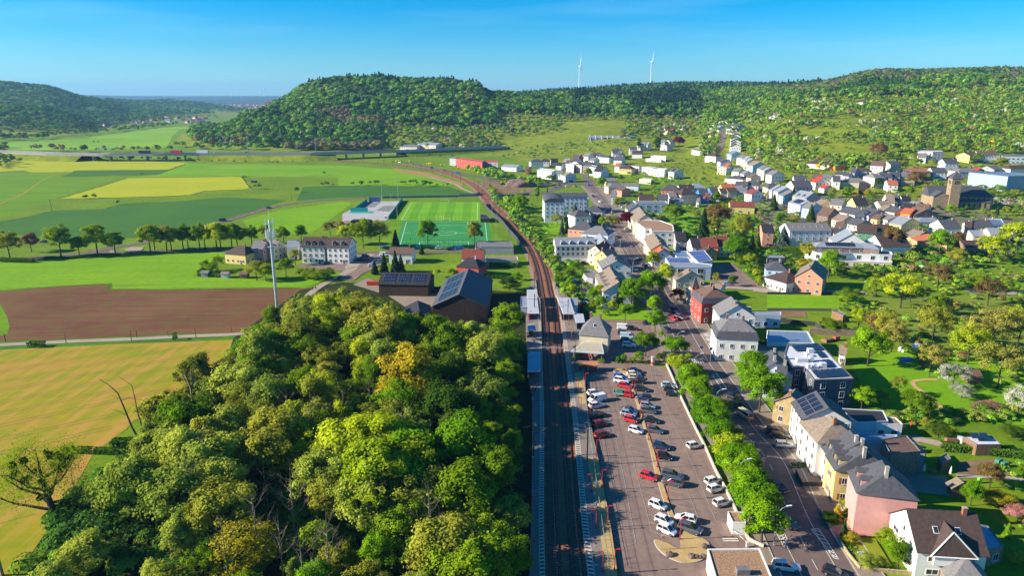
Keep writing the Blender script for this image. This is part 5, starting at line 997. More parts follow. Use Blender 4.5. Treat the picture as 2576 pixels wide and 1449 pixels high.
def patch(c,pts,m,z,name,**k):
 W=[GS(c,x,y,z)if not isinstance(c,(list,))else None for x,y in pts];P_=[(p.x,p.y)for p in W]
 if sum(P_[i][0]*P_[(i+1)%len(P_)][1]-P_[(i+1)%len(P_)][0]*P_[i][1]for i in range(len(P_)))<0:P_.reverse()
 b=bmesh.new();f=b.faces.new([b.verts.new((x,y,z))for x,y in P_]);bmesh.ops.triangulate(b,faces=[f]);me=bpy.data.meshes.new(name);b.to_mesh(me);b.free();me.materials.append(m)
 o=link(bpy.data.objects.new(name,me),k.pop('parent',None));return tag(o,**k)
patch('V3',[(640,690),(728,680),(752,1000),(690,1000),(660,800)],YPAVE,PH_+.005,'ochre_strip',parent=platR)
patch('V5',[(755,268),(868,265),(920,560),(985,900),(1035,1230),(1060,1449),(950,1449),(900,1100),(860,800),(815,560)],YPAVE,PH_+.005,'ochre_strip',parent=platR)
CANR=mat('canopy_roof',(0.42,0.43,0.45),var=0.06,scale=0.5,rough=0.6);CANE=mat('canopy_fascia',(0.60,0.62,0.64),var=0.05)
CANB=mat('canopy_blue',(0.30,0.36,0.46),var=0.05,rough=0.4);REDP=mat('red_paint',(0.50,0.03,0.03),rough=0.4,var=0.1);GREYP=mat('grey_paint',(0.25,0.27,0.29),rough=0.4,var=0.1)
SGL=mat('shelter_glass',(0.05,0.07,0.09),rough=0.15,spec=0.6,var=0.2)
def canopy(c,quad,h,label,rm=None,posts=4,base=PH_,back=True,th=0.28,group='platform shelters',name='shelter',cat='shelter'):
 W=[GS(c,x,y,h)for x,y in quad];ctr=sum(W,Vector())/4;e=empty(name,(ctr.x,ctr.y,base),label=label,cat=cat,group=group)
 P_=[(p.x-ctr.x,p.y-ctr.y)for p in W]
 if sum(P_[i][0]*P_[(i+1)%4][1]-P_[(i+1)%4][0]*P_[i][1]for i in range(4))<0:P_.reverse()
 H_=h-base;m=MB();m.prism(P_,H_-th,H_,CANE);m.add([(x*.94,y*.94,H_+.01)for x,y in P_],[(0,1,2,3)],rm or CANR);m.build('roof',e)
 for i in range(4):
  a=Vector(P_[i])*.85;MB().tube([(a.x,a.y,0),(a.x,a.y,H_-th)],.09,GREYP,6).build('post',e)
 if back:
  a=Vector(P_[0])*.8;xs=[p[0]for p in P_];ys_=[p[1]for p in P_];m=MB()
  m.bb(min(xs)*.8,min(xs)*.8+.06,min(ys_)*.8,max(ys_)*.8,.1,2.2,SGL);m.bb(min(xs)*.8+.06,max(xs)*.5,max(ys_)*.8,max(ys_)*.8+.06,.1,2.2,SGL);m.build('glass_screen',e)
  m=MB();m.bb(-.3,.2,min(ys_)*.5,max(ys_)*.5,.42,.48,REDP);m.bb(-.1,0,-.1,.1,0,.42,GREYP);m.build('bench',e)
 return e
canopy('V1',[(160,1240),(255,1240),(262,1330),(165,1330)],4,'farthest grey canopy on the left platform')
canopy('V1',[(170,1338),(265,1338),(282,1475),(165,1475)],4,'second grey canopy on the left platform beside the flat cabin')
canopy('V3',[(168,208),(240,206),(250,262),(170,264)],3.4,'small blue shelter alone on the left platform',CANB)
canopy('V3',[(176,480),(290,480),(296,672),(166,676)],4,'large blue canopy on the left platform near the gantry',CANB)
canopy('V1',[(462,1322),(588,1322),(636,1480),(522,1480)],4,'long grey canopy on the right platform')
canopy('V3',[(630,98),(722,98),(740,185),(652,192)],3.6,'square grey canopy beside the station building')
block('V1',[(100,1308),(165,1306),(168,1410),(98,1410)],3.2,'bw','lg','flat-roofed cabin joined to the left platform canopies',name='cabin',cat='cabin',group='platform shelters',win=False,z=0)
block('V1',[(592,1312),(668,1322),(670,1395),(604,1395)],3.6,'lb','lg','blue-grey cabin behind the right platform canopy',name='cabin',cat='cabin',group='platform shelters',win=False,z=0)
SB=H('V3',822,122,880,126,10.5,5.6,9.5,'hip','c','g','cream station building with a steep brown-grey hipped roof',name='station_building',cat='station',group=SG,ch=2,sky=1,win=False)
for t_,sh in((0.3,False),):
 o=put('window',win_mesh(.9,1.3,True),SB,(0,-SB.scale.y*4.76 if False else-4.76,3.9),0);
canopy('V3',[(598,470),(930,492),(905,382),(725,384)],3.6,'wide beige flat canopy in front of the station building',mat('beige_roof',(0.42,0.37,0.27),var=0.15,scale=1),base=0.2,group=None,th=0.45)
p=GS('V3',765,665,0.2);e=empty('bicycle_shelter',(p.x,p.y,0.15),-0.02,label='glazed bicycle shelter with an arched orange-brown roof',cat='shelter')
m=MB();n=10;pr=[(1.7*math.cos(math.pi*i/n),2.3+.55*math.sin(math.pi*i/n))for i in range(n+1)];m.add([(-3.1,y,z)for y,z in pr]+[(3.1,y,z)for y,z in pr],[(i,i+1,n+2+i,n+1+i)for i in range(n)]+[tuple(range(n+1)),tuple(range(2*n+1,n,-1))],mat('orange_roof',(0.50,0.20,0.10),var=0.1));m.build('roof',e)
for x in(-3,0,3):
 for y in(-1.6,1.6):MB().tube([(x,y,0),(x,y,2.35)],.07,GREYP,6).build('post',e)
m=MB();m.bb(-2.9,2.9,-1.62,-1.58,.2,2.0,mat('tinted_glass',(0.16,0.07,0.05),rough=0.2,spec=.6));m.bb(-3.02,-2.98,-1.5,1.5,.2,2,SGL);m.bb(2.98,3.02,-1.5,1.5,.2,2,SGL);m.build('glass_screen',e)
def mast_proto():
 e=empty('catenary_mast',(0,0,0));m=MB();m.bb(-.13,.13,-.05,.05,0,8.6,MASTM);m.bb(-.13,-.10,-.13,.13,0,8.6,MASTM);m.bb(.10,.13,-.13,.13,0,8.6,MASTM);m.bb(-.35,.35,-.35,.35,-.2,.25,CONC);m.build('mast_post',e)
 m=MB();m.tube([(0,0,7.6),(3.1,0,7.5)],.05,MASTM,5);m.tube([(0,0,6.0),(3.1,0,7.5)],.05,MASTM,5);m.tube([(.5,0,6.2),(2.9,0,6.0)],.035,MASTM,5);m.build('cantilever',e)
 return e
MASTM=mat('mast_steel',(0.10,0.085,0.075),rough=0.5,metal=0.3,var=0.2)
mp_=mast_proto()
masts=[('V1',70,790),('V1',180,1000),('V1',238,1225),('V1',137,670),('V1',243,803),('V1',353,992),('V1',449,1242),('V3',235,130),('V3',568,190),('V5',225,290),('V5',758,345),('M',1250,1335),('M',1317,1425),('M',1285,1285),('M',1365,1355),('M',1236,1180),('M',1180,1240),('M',1122,1220),('M',1185,1140),('M',1045,1080),('M',1112,985),('M',1018,1010),('M',885,955),('M',988,975),('M',823,935),('M',753,908),('M',672,885),('M',530,858),('M',585,868),('M',483,850),('M',380,840),('M',312,835),('M',265,825),('M',152,815),('M',75,805)]
order=sorted(range(len(masts)),key=lambda i:-S(masts[i][0],masts[i][1],masts[i][2])[1])
ORD=['first','second','third','fourth','fifth','sixth','seventh','eighth','ninth','tenth','eleventh','twelfth','thirteenth','fourteenth','fifteenth','sixteenth','seventeenth','eighteenth','nineteenth','twentieth','twenty-first','twenty-second','twenty-third','twenty-fourth','twenty-fifth','twenty-sixth','twenty-seventh','twenty-eighth','twenty-ninth','thirtieth']+['thirty-first','thirty-second','thirty-third','thirty-fourth','thirty-fifth','thirty-sixth','thirty-seventh','thirty-eighth','thirty-ninth','fortieth']
cnt={0:0,1:0}
for j,i in enumerate(order):
 c_,x,y=masts[i];p=GS(c_,x,y,0.2);o=mp_ if j==0 else copy_tree(mp_)
 near=min(RLC,key=lambda q:(q[0]-p.x)**2+(q[1]-p.y)**2);a=math.atan2(near[1]-p.y,near[0]-p.x);sd_=0 if math.cos(a)>0 else 1
 o.location=(p.x,p.y,PH_ if c_ in('V3','V5')else.2);o.rotation_euler=(0,0,a)
 tag(o,'dark steel catenary mast on the '+('left' if sd_==0 else 'right')+' side of the tracks, '+ORD[cnt[sd_]]+' from the bottom','mast','catenary masts along the railway');cnt[sd_]+=1
a=GS('V3',135,640,.2);b=GS('V3',637,668,.2);cx_=(a+b)/2;L_=(b-a).length;e=empty('gantry',(cx_.x,cx_.y,.2),math.atan2(b.y-a.y,b.x-a.x),label='steel gantry spanning both tracks beside the blue canopy',cat='gantry')
for s in(-1,1):
 m=MB();m.bb(s*L_/2-.14,s*L_/2+.14,-.14,.14,0,8.4,MASTM);m.build('mast_post',e)
m=MB()
for y,z in((-.2,7.0),(.2,7.0),(0,7.45)):m.tube([(-L_/2,y,z),(L_/2,y,z)],.045,METAL,4)
k=int(L_/.8)
for i in range(k):x=-L_/2+i*L_/k;m.tube([(x,-.2,7),(x+.4,0,7.45),(x+.8,.2,7)],.025,METAL,3)
m.build('cross_beam',e)
def lamp_proto(name,hgt,double,c,arm=0.7):
 e=empty(name,(0,0,0));m=MB();m.tube([(0,0,0),(0,0,hgt)],[.09,.06],c,6);m.bb(-.15,.15,-.15,.15,0,.3,c);m.build('pole',e)
 for s in((-1,1)if double else(1,)):
  m=MB();m.bb(*sorted((0,s*arm)),-.04,.04,hgt-.06,hgt,c);m.bb(*sorted((s*arm*.35,s*arm*1.35)),-.14,.14,hgt-.02,hgt+.1,c);m.build('lamp_head',e)
 return e
def place_lamps(proto_,pts,z,labels,group,rz=0,cat='lamp'):
 for i,(c_,x,y)in enumerate(pts):
  o=proto_ if i==0 else copy_tree(proto_);p=GS(c_,x,y,z);o.location=p;o.rotation_euler=(0,0,rz)
  tag(o,labels(i)if callable(labels)else labels[i],cat,group)
place_lamps(lamp_proto('lamp_post',4.3,True,REDP),[('V5',1685,1085),('V5',1563,690),('V5',1458,365),('V3',1372,1360),('V3',1293,1120),('V3',1228,905),('V3',1168,730)],.3,lambda i:f'red twin-headed lamp on the car park island, {ORD[i]} from the bottom','red lamps on the car park island')
place_lamps(lamp_proto('lamp_post',4.2,False,REDP),[('V5',1032,1392),('V5',963,942),('V5',906,570),('V5',850,257),('V3',790,1150),('V3',742,830)],PH_,lambda i:f'red single lamp on the wall between platform and car park, {ORD[i]} from the bottom','red lamps along the platform wall')
place_lamps(lamp_proto('lamp_post',4.0,False,REDP),[('V5',915,1407),('V5',848,975),('V5',806,608),('V3',700,1075),('V3',672,880),('V3',645,690),('V3',605,360),('V3',577,210)],PH_,lambda i:f'thin red lamp on the right platform, {ORD[i]} from the bottom','red lamps on the right platform',math.pi)
place_lamps(lamp_proto('lamp_post',4.0,False,REDP),[('V5',205,1300),('V5',207,830),('V3',240,790),('V3',225,960),('V3',185,180)],PH_,lambda i:f'thin red lamp on the shaded left platform, {ORD[i]} from the bottom','red lamps on the left platform')
SP=empty('street_lamp',(0,0,0));LW_=mat('lamp_grey',(0.42,0.46,0.48),rough=.4,metal=.3)
MB().tube([(0,0,0),(0,0,6.2),(.25,0,7.2),(.9,0,7.9),(1.9,0,8.2)],[.1,.07,.06,.05,.05],LW_,6).build('pole',SP)
MB().box((2.3,0,8.22),(1.0,.3,.14),mat('lamp_white',(0.75,0.76,0.76),var=.03)).build('lamp_head',SP)
sl=[('V6',60,1180),('V5',2250,640),('V3',2030,1150),('V3',1825,760),('V3',1642,520),('V1',1303,1230),('V1',1215,1090),('V1',1155,960),('V1',1088,860),('V1',1042,800),('V1',945,610),('V1',908,540),('V1',825,185),('V1',940,540)]
place_lamps(SP,sl,.2,lambda i:f'curved grey street lamp on the main street, {ORD[i]} from the bottom','street lamps on the main street',0.2)
FL=empty('floodlight',(0,0,0));MB().tube([(0,0,0),(0,0,15)],[.16,.08],METAL,6).build('pole',FL);MB().bb(-.9,.9,-.2,.2,14.8,15.6,METAL).build('lamp_head',FL)
place_lamps(FL,[('M',337,1410),('M',412,1240),('M',1152,1385),('M',1122,1235),('M',368,1200),('M',297,1085),('M',418,1085),('M',1045,1060)],0,lambda i:['floodlight at the near left corner of the green pitch','floodlight left of the halfway fence','floodlight at the near right corner of the pitches','floodlight right of the halfway fence','floodlight on the tennis court edge','floodlight behind the far courts','floodlight at the far left pitch corner','floodlight at the far right pitch corner'][i],'floodlights of the sports ground',cat='floodlight')
# --- cars
def paint(n,c,metal=0.0):return mat('paint_'+n,c,rough=0.32,var=0.02,spec=0.5,metal=metal,coat=0.5)
PAINT={'white':paint('white',(0.72,0.72,0.72)),'black':paint('black',(0.012,0.012,0.015)),'navy':paint('navy',(0.012,0.03,0.085)),'grey':paint('grey',(0.10,0.11,0.13),.3),'silver':paint('silver',(0.42,0.45,0.48),.4),'red':paint('red',(0.55,0.02,0.025)),'darkred':paint('dark_red',(0.22,0.012,0.015)),'blue':paint('blue',(0.02,0.10,0.40)),'cream':paint('cream',(0.62,0.55,0.38)),'ltblue':paint('light_blue',(0.40,0.52,0.62)),'green':paint('green',(0.04,0.10,0.05)),'beige':paint('beige',(0.35,0.31,0.26),.3),'orange':paint('orange',(0.55,0.20,0.05))}
CGL=mat('car_glass',(0.012,0.015,0.02),rough=0.08,spec=0.8,var=0.05);TYRE=mat('tyre',(0.015,0.015,0.015),rough=.9);RIM=mat('rim',(0.45,0.46,0.47),metal=.8,rough=.3)
HLIT=mat('headlight',(0.8,0.82,0.85),rough=.15,var=.02);TLIT=mat('tail_light',(0.5,0.01,0.01),rough=.25,var=.02);PLT=mat('plate',(0.7,0.5,0.05),var=.02);BPL=mat('black_trim',(0.02,0.02,0.022),rough=.7)
SHAPES={'hatch':dict(L=4.1,W=1.76,sh=.92,hood=.86,cab=(-1.85,0.95,-1.55,0.15),rz=1.48),'mini':dict(L=3.6,W=1.65,sh=.93,hood=.88,cab=(-1.72,0.95,-1.5,0.3),rz=1.5),'estate':dict(L=4.7,W=1.82,sh=.93,hood=.85,cab=(-2.2,0.95,-1.85,0.1),rz=1.48),'suv':dict(L=4.5,W=1.86,sh=1.05,hood=1.0,cab=(-2.1,0.95,-1.8,0.2),rz=1.68),'saloon':dict(L=4.6,W=1.80,sh=.92,hood=.84,cab=(-1.75,0.95,-1.0,0.15),rz=1.43),'van':dict(L=4.9,W=1.92,sh=1.15,hood=1.05,cab=(-2.4,1.7,-2.35,1.1),rz=1.95),'bus':dict(L=4.5,W=1.75,sh=1.15,hood=1.15,cab=(-2.2,2.2,-2.1,1.95),rz=1.95),'lorry':dict(L=15,W=2.5,sh=1.2,hood=1.2,cab=(-7.4,7.4,-7.4,7.3),rz=3.9)}
_cm={}
def car_meshes(kind):
 if kind in _cm:return _cm[kind]
 s=SHAPES[kind];L,W=s['L'],s['W'];h=L/2;w_=W/2
 xs=[(-h,.80,.42,.72*s['sh']/.92),(-h+.12,.94,.30,s['sh']),(s['cab'][0]+.15,1,.22,s['sh']+.01),(0,1,.20,s['sh']),(s['cab'][1],1,.22,s['sh']-.02),(h-.55,.97,.25,s['hood']-.05),(h-.12,.84,.30,s['hood']-.2),(h,.66,.40,s['hood']-.32)]
 m=MB();vs=[]
 for x,kw,z0,z1 in xs:
  zm=z0+(z1-z0)*.62
  vs+=[(x,-w_*kw*.93,z0),(x,-w_*kw,zm),(x,-w_*kw*.90,z1),(x,w_*kw*.90,z1),(x,w_*kw,zm),(x,w_*kw*.93,z0)]
 fs=[]
 for i in range(len(xs)-1):
  for q in range(6):fs.append((6*i+q,6*i+(q+1)%6,6*i+6+(q+1)%6,6*i+6+q))
 fs.append((0,1,2,3,4,5));fs.append(tuple(range(6*len(xs)-1,6*len(xs)-7,-1)))
 dummy=PAINT['white'];m.add(vs,[tuple(reversed(f))for f in fs],dummy)
 b0,b1,t0,t1=s['cab'];zb=s['sh']-.04;zt=s['rz'];wb=w_*.86;wt=w_*.70 if kind not in('van','bus','lorry')else w_*.86
 m.add([(t0,-wt,zt-.03),(t1,-wt,zt-.03),(t1,wt,zt-.03),(t0,wt,zt-.03),(t0+.08,-wt*.9,zt+.04),(t1-.1,-wt*.9,zt+.04),(t1-.1,wt*.9,zt+.04),(t0+.08,wt*.9,zt+.04)],[(3,2,1,0),(4,5,6,7),(0,1,5,4),(1,2,6,5),(2,3,7,6),(3,0,4,7)],dummy)
 for sy in(-1,1):
  for a,b in(((b0,t0)),((b1,t1)),((b0+b1)/2-.1,(t0+t1)/2-.05)):m.tube([(a,sy*wb,zb),(b,sy*wt,zt-.02)],.05,dummy,4)
 if kind in('van','lorry'):m.add([(t0-.02,-wb-.02,zb),(.5 if kind=='van' else t1,-wb-.02,zb),(.5 if kind=='van' else t1,-wt-.02,zt),(t0,-wt-.02,zt),(t0-.02,wb+.02,zb),(.5 if kind=='van' else t1,wb+.02,zb),(.5 if kind=='van' else t1,wt+.02,zt),(t0,wt+.02,zt)],[(0,1,2,3),(7,6,5,4),(0,3,7,4),(1,5,6,2)],dummy)
 body=m.mesh('body')
 g=MB();g.add([(b0,-wb,zb),(b1,-wb,zb),(b1,wb,zb),(b0,wb,zb),(t0,-wt,zt-.02),(t1,-wt,zt-.02),(t1,wt,zt-.02),(t0,wt,zt-.02)],[(4,5,6,7),(0,1,5,4),(1,2,6,5),(2,3,7,6),(3,0,4,7)],CGL)
 r_=.33 if kind!='lorry' else.5;wh=MB()
 vs=[];n=14
 for y,rr in((-.11,r_*.55),(-.12,r_*.6),(-.12,r_*.97),(.10,r_)):pass
 wh.tube([(0,-.11,0),(0,.11,0)],r_,TYRE,n);wh.tube([(0,-.125,0),(0,.125,0)],r_*.62,RIM,10)
 hl=MB().box((0,0,0),(.16,.36,.15),HLIT);tl=MB().box((0,0,0),(.10,.30,.2),TLIT);pl=MB().box((0,0,0),(.03,.5,.12),PLT)
 _cm[kind]=(body,g.mesh('windows'),wh.mesh('wheel'),hl.mesh('headlight'),tl.mesh('tail_light'),pl.mesh('number_plate'));return _cm[kind]
def car(loc,hd,kind,colr,label,group,name='parked_car',full=True,two=None,cat='car',sc=1.06):
 body,gl,wh,hl,tl,pl=car_meshes(kind);s=SHAPES[kind];e=empty(name,loc,hd,label=label,cat=cat,group=group);e.scale=(sc,)*3
 o=put('body',body,e,(0,0,0));o.material_slots[0].link='OBJECT';o.material_slots[0].material=PAINT[colr]
 put('windows',gl,e,(0,0,0))
 L,W=s['L']/2,s['W']/2
 for x in((L*.64,-L*.62)if kind!='lorry' else(L*.8,-L*.55,-L*.72)):
  for y in(-W+.10,W-.10):put('wheel',wh,e,(x,y,.33))
 if full:
  for y in(-1,1):put('headlight',hl,e,(L-.16,y*W*.62,s['hood']-.30));put('tail_light',tl,e,(-L+.07,y*W*.72,s['sh']-.16))
  put('number_plate',pl,e,(-L-.005,0,.55))
 return e
def cars(c,rows,group,**k):
 for x,y,hd,kind,colr,lb in rows:car(GS(c,x,y,0.14 if c not in('V2',)else None)+Vector((0,0,0.02 if c not in('V2',)else.25)),R(hd),kind,colr,lb,group,**k)
PG='cars parked in the station car park'
cars('V5',[(1375,480,-33,'hatch','red','bright red small car with black roof left of the island'),(1465,770,-38,'mini','white','white little car alone left of the island'),(1528,925,-40,'mini','white','white boxy car with black roof rails left of the island'),(1555,1020,-40,'mini','white','white little car nearest the no-entry sign'),(1740,905,158,'hatch','white','white hatchback beside the lowest twin lamp'),(1785,1005,-30,'suv','grey','dark brown-grey estate on the tip of the island'),(1608,465,-25,'estate','grey','dark blue-grey estate right of the island, upper of two'),(1612,540,155,'suv','grey','grey people carrier right of the island, lower of two'),(1500,178,-25,'hatch','navy','dark blue coupe-like car right of the island'),(1530,280,-22,'mini','black','small black car with lettered side right of the island'),(1825,168,22,'mini','white','white little car alone in the right-hand bays'),(2012,525,24,'mini','white','upper white little car of the pair by the hedge wall'),(2038,602,24,'mini','white','lower white little car of the pair by the hedge wall'),(2100,742,24,'mini','white','white little car nearest the gravel-roofed kiosk')],PG)
cars('V3',[(1235,690,-12,'saloon','black','black car topmost right of the island'),(1230,720,8,'hatch','white','white car second from the top right of the island'),(1245,755,-10,'hatch','cream','cream car third from the top right of the island'),(1265,792,170,'suv','black','black off-roader right of the island near the second lamp'),(1305,872,-22,'hatch','black','black hatchback facing the aisle beside the red truck'),(1325,955,158,'hatch','navy','dark blue hatchback below the red truck'),(1368,1040,-22,'hatch','silver','silver car right of the island above the dark grey one'),(1375,1088,-22,'hatch','grey','dark grey car just below the silver one'),(1395,1182,-22,'saloon','black','black saloon right of the third lamp'),(1440,1285,-24,'hatch','grey','dark grey-blue car near the fourth lamp'),(1095,750,-22,'hatch','blue','blue car topmost left of the island'),(1105,788,-24,'suv','white','big white off-roader left of the island'),(1140,838,-24,'hatch','red','red and white hatchback behind the red truck'),(1185,1085,-28,'saloon','grey','dark grey-green car left of the island above the silver one'),(1175,1120,-28,'hatch','silver','silver hatchback left of the island'),(1200,1180,-28,'mini','red','small bright red car left of the island'),(1250,1288,-32,'mini','white','white little car with side lettering, alone above the blue shade'),(835,908,20,'hatch','white','white car beside the platform wall above the white van'),(855,1035,22,'hatch','white','white car in the bay below the white van'),(870,1130,22,'saloon','black','black car by the platform wall in the shade'),(890,1220,22,'hatch','darkred','dark red car by the platform wall in the shade'),(915,1330,22,'hatch','darkred','glossy red car lowest by the platform wall'),(1575,832,-8,'hatch','ltblue','pale blue car by the hedge wall'),(1600,875,-10,'hatch','black','black hatchback by the hedge wall, upper of two'),(1622,920,-10,'hatch','black','black hatchback by the hedge wall, lower of two')],PG)
cars('V3',[(1130,255,-8,'van','white','long white car behind the station building'),(1215,262,-8,'hatch','black','black car beside the long white one'),(1125,305,-8,'hatch','navy','dark blue car behind the station'),(1165,345,-10,'van','ltblue','pale van behind the station'),(1155,380,-10,'hatch','black','black car in the station forecourt shade'),(1180,430,-10,'suv','white','white off-roader nearest the round tree in the forecourt')],'cars in the station forecourt')
vn=car(GS('V3',860,975,.14),R(205),'van','white','white delivery van with red lettering beside the platform wall',PG,name='delivery_van',cat='van')
e=empty('flatbed_truck',GS('V3',1130,925,.16),R(-16),label='red double-cab truck with a green tarpaulin on its flatbed',cat='truck',group=PG)
m=MB();m.bb(.1,2.1,-.95,.95,.45,1.15,PAINT['red']);m.box((1.0,0,1.6),(1.9,1.8,.9),PAINT['red'],top=(.82,.88));m.box((2.4,0,.85),(.9,1.75,.75),PAINT['red'],top=(.75,.9));m.build('cab',e)
m=MB();m.box((1.0,0,1.62),(1.94,1.6,.5),CGL,top=(.84,.9));m.box((.95,0,1.62),(1.5,1.84,.5),CGL,top=(.84,.9));m.build('windows',e)
MB().bb(-2.9,0,-1.0,1.0,.7,.85,GREYP).bb(-2.9,0,-1.02,-.96,.85,1.2,PAINT['silver']).bb(-2.9,0,.96,1.02,.85,1.2,PAINT['silver']).bb(-2.94,-2.88,-1,1,.85,1.2,PAINT['silver']).build('flatbed',e)
MB().box((-1.3,0,1.35),(2.4,1.8,.5),mat('tarpaulin',(0.02,0.16,0.10),var=.3,scale=2),top=(.7,.8)).build('tarpaulin',e)
for x in(1.9,-1.9):
 for y in(-.85,.85):put('wheel',car_meshes('hatch')[2],e,(x,y,.36))
MG='cars on the main street'
cars('V6',[(105,680,-62,'hatch','black','black car driving up in the shade beside the yellow house'),(185,990,-62,'saloon','grey','dark grey car beside the curved lamp'),(170,1390,-12,'estate','white','white estate pulling out at the lower edge'),(605,1449,-35,'hatch','black','dark car cut off by the lower edge')],MG,name='car')
cars('V6',[(75,175,-10,'suv','black','black car parked before the white modern house, upper'),(110,215,-10,'estate','black','black estate parked before the white modern house'),(160,295,-8,'estate','silver','silver estate parked before the white modern house')],MG)
cars('V3',[(1640,72,-60,'hatch','black','dark car in the queue beside the red villa'),(1660,118,-60,'hatch','navy','navy car in the queue beside the red villa'),(1690,150,-58,'suv','grey','grey car in the queue beside the red villa'),(1630,165,-75,'mini','red','red car half hidden by the street tree'),(1555,275,100,'suv','grey','grey off-roader beside the station tree'),(2215,950,-60,'hatch','black','black car in the shade under the chestnut tree'),(2275,1045,-60,'estate','black','black estate behind the camper van'),(2090,1175,-60,'van','white','white van half hidden behind the hedge trees')],MG,name='car')
cv=car(GS('V3',2340,1140,.16),R(-70),'bus','cream','old cream and orange camper van parked by the kerb',MG,name='camper_van',cat='camper van')
MB().bb(-2.28,2.28,-.9,.9,.35,.85,PAINT['orange']).build('orange_skirt',cv)
cars('V1',[(1240,1045,-82,'suv','white','white car waiting at the lights opposite the bank'),(1335,1010,105,'hatch','black','black car with red lights near the bank'),(1318,985,105,'hatch','grey','grey car behind the crossing near the bank'),(1292,948,105,'saloon','black','black car on the crossing'),(1047,540,30,'hatch','red','bright red car near the purple tree'),(1065,570,110,'hatch','red','second red car just below the bright red one'),(975,560,-80,'hatch','white','white car beside the dark purple tree'),(948,520,-80,'hatch','blue','pale blue car before the grey shaded house'),(928,475,-80,'hatch','black','black car in the shade of the grey house'),(1008,468,105,'hatch','silver','silver car in the turning lane'),(890,365,110,'hatch','white','white car by the slate villa'),(825,310,-75,'hatch','black','black car below the first crossing'),(1050,725,-60,'hatch','black','black car in the shade by the metal house'),(1165,640,0,'hatch','white','white car parked on the pavement by the flats')],MG,name='car',full=False)
cars('V1',[(575,1175,0,'hatch','silver','silver car in the upper yard bays'),(615,1172,0,'hatch','white','white car in the upper yard bays'),(655,1175,0,'suv','blue','blue off-roader in the upper yard bays'),(675,1248,5,'hatch','navy','navy car in the yard, upper of two'),(675,1278,5,'hatch','navy','navy car in the yard, lower of two'),(745,1390,-10,'saloon','green','dark green car under the yard trees'),(735,1350,-10,'hatch','black','black car under the yard trees'),(735,985,5,'hatch','black','black car in front of the renovation building')],'cars in the yard behind the terrace',full=False)
cars('V1',[(1140,370,5,'van','ltblue','pale van behind the white gabled house'),(1110,405,5,'hatch','silver','silver car in the side street bays'),(1130,420,5,'hatch','white','white car in the side street bays'),(1185,385,5,'hatch','blue','blue car beside the white hall'),(2160,1195,5,'hatch','ltblue','pale blue car alone in the bank car park'),(773,195,-80,'van','blue','deep blue van at the roundabout'),(650,210,5,'hatch','silver','silver car on the roundabout'),(565,212,5,'hatch','white','white car entering the roundabout'),(490,200,10,'hatch','grey','grey car left of the roundabout')],'cars by the roundabout and side streets',full=False)
cars('V4',[(225,145,0,'estate','navy','dark blue car parked in the lane by the bungalow'),],MG,full=False)
cars('M2',[(1165,315,8,'hatch','silver','silver car parked nearest the white bungalow'),(1185,295,8,'hatch','ltblue','pale blue car beside the silver ones'),(1135,342,8,'hatch','white','white car at the yard corner'),(1225,262,0,'van','white','white van beside the bungalow'),(1040,298,0,'hatch','black','black car below the white apartment row'),(1068,288,0,'hatch','grey','dark grey car below the white apartment row'),(1098,300,0,'hatch','red','red car in the apartment yard'),(1085,270,0,'hatch','navy','navy car in the apartment yard'),(805,325,0,'hatch','black','dark car before the garages')],'cars in the apartment yard',full=False)
cars('M2',[(1218,208,0,'hatch','silver','silver car leftmost along the pitch road'),(1245,210,0,'hatch','navy','navy car second along the pitch road'),(1478,210,0,'hatch','blue','blue car right of the bungalow hedge'),(1580,210,0,'hatch','black','black car before the pitch goal'),(1638,210,0,'hatch','ltblue','pale car before the pitch fence'),(1718,218,0,'saloon','black','black car driving on the pitch road'),(1790,212,0,'van','blue','blue van beside the bus shelter'),(2000,215,0,'hatch','blue','blue car under the clubhouse, leftmost'),(2032,216,0,'mini','red','red car under the clubhouse'),(2112,216,0,'suv','silver','silver off-roader under the clubhouse'),(2145,216,0,'hatch','navy','navy car under the clubhouse')],'cars along the pitch road',full=False)
cars('L',[(325,1403,175,'hatch','black','black car driving at the left end of the valley road'),(2015,1148,25,'hatch','black','black car on the valley road curve'),(1670,1242,25,'van','green','dark van emerging behind the avenue')],'cars on the valley road',name='car',full=False)
cars('M',[(665,845,160,'hatch','black','dark car on the road beside the railway'),(430,805,150,'hatch','white','white car on the road beside the railway'),(760,868,160,'hatch','grey','grey car on the road beside the railway'),(860,885,160,'van','blue','blue van on the road beside the railway'),(1155,862,0,'hatch','red','red car before the red building'),(1090,862,0,'hatch','red','second red car before the red building'),(1150,920,175,'hatch','white','white car by the young trees')],'cars on the road by the railway',name='car',full=False)
# --- single trees
def T(c,rows,group=None,hi=True):
 for r in rows:
  r=list(r)
  if c=='V4' and r[3]in('wide','tall','round')and r[4]in('olive','lime','brown'):r[3]='sparse';r[2]*=.92;r[4]={'olive':'tan'}.get(r[4],r[4])
  x,y,h,kind,leaf,lb=r[:6];wd_=r[6]if len(r)>6 else 1.0
  h*=(.86 if c=='V3' and x<1600 else 1.1 if c in('V6','V3','M2')else 1.2)if kind!='ball' or h>5 else 1
  tree(GS(c,x,y,None)if S(c,x,y)[0]>1300 and S(c,x,y)[1]<700 else GS(c,x,y,0.05),h,kind,leaf,lb,group,wd_,hi=hi)
av=[(78,290,15,'olive'),(458,268,17,'lime'),(597,262,11,'green'),(733,252,17,'lime'),(867,252,13,'green'),(1128,236,16,'lime'),(1160,220,14,'lime'),(1252,230,15,'olive'),(1287,218,13,'olive'),(1375,212,13.5,'green'),(1414,210,12.5,'olive'),(1500,212,14,'green'),(1538,208,13,'olive'),(1625,214,16,'lime'),(1657,208,14.5,'olive'),(1740,206,15,'green'),(1782,200,13,'green'),(1890,198,12,'green'),(1995,165,11,'lime'),(2130,188,11,'green'),(2260,150,10,'bright')]
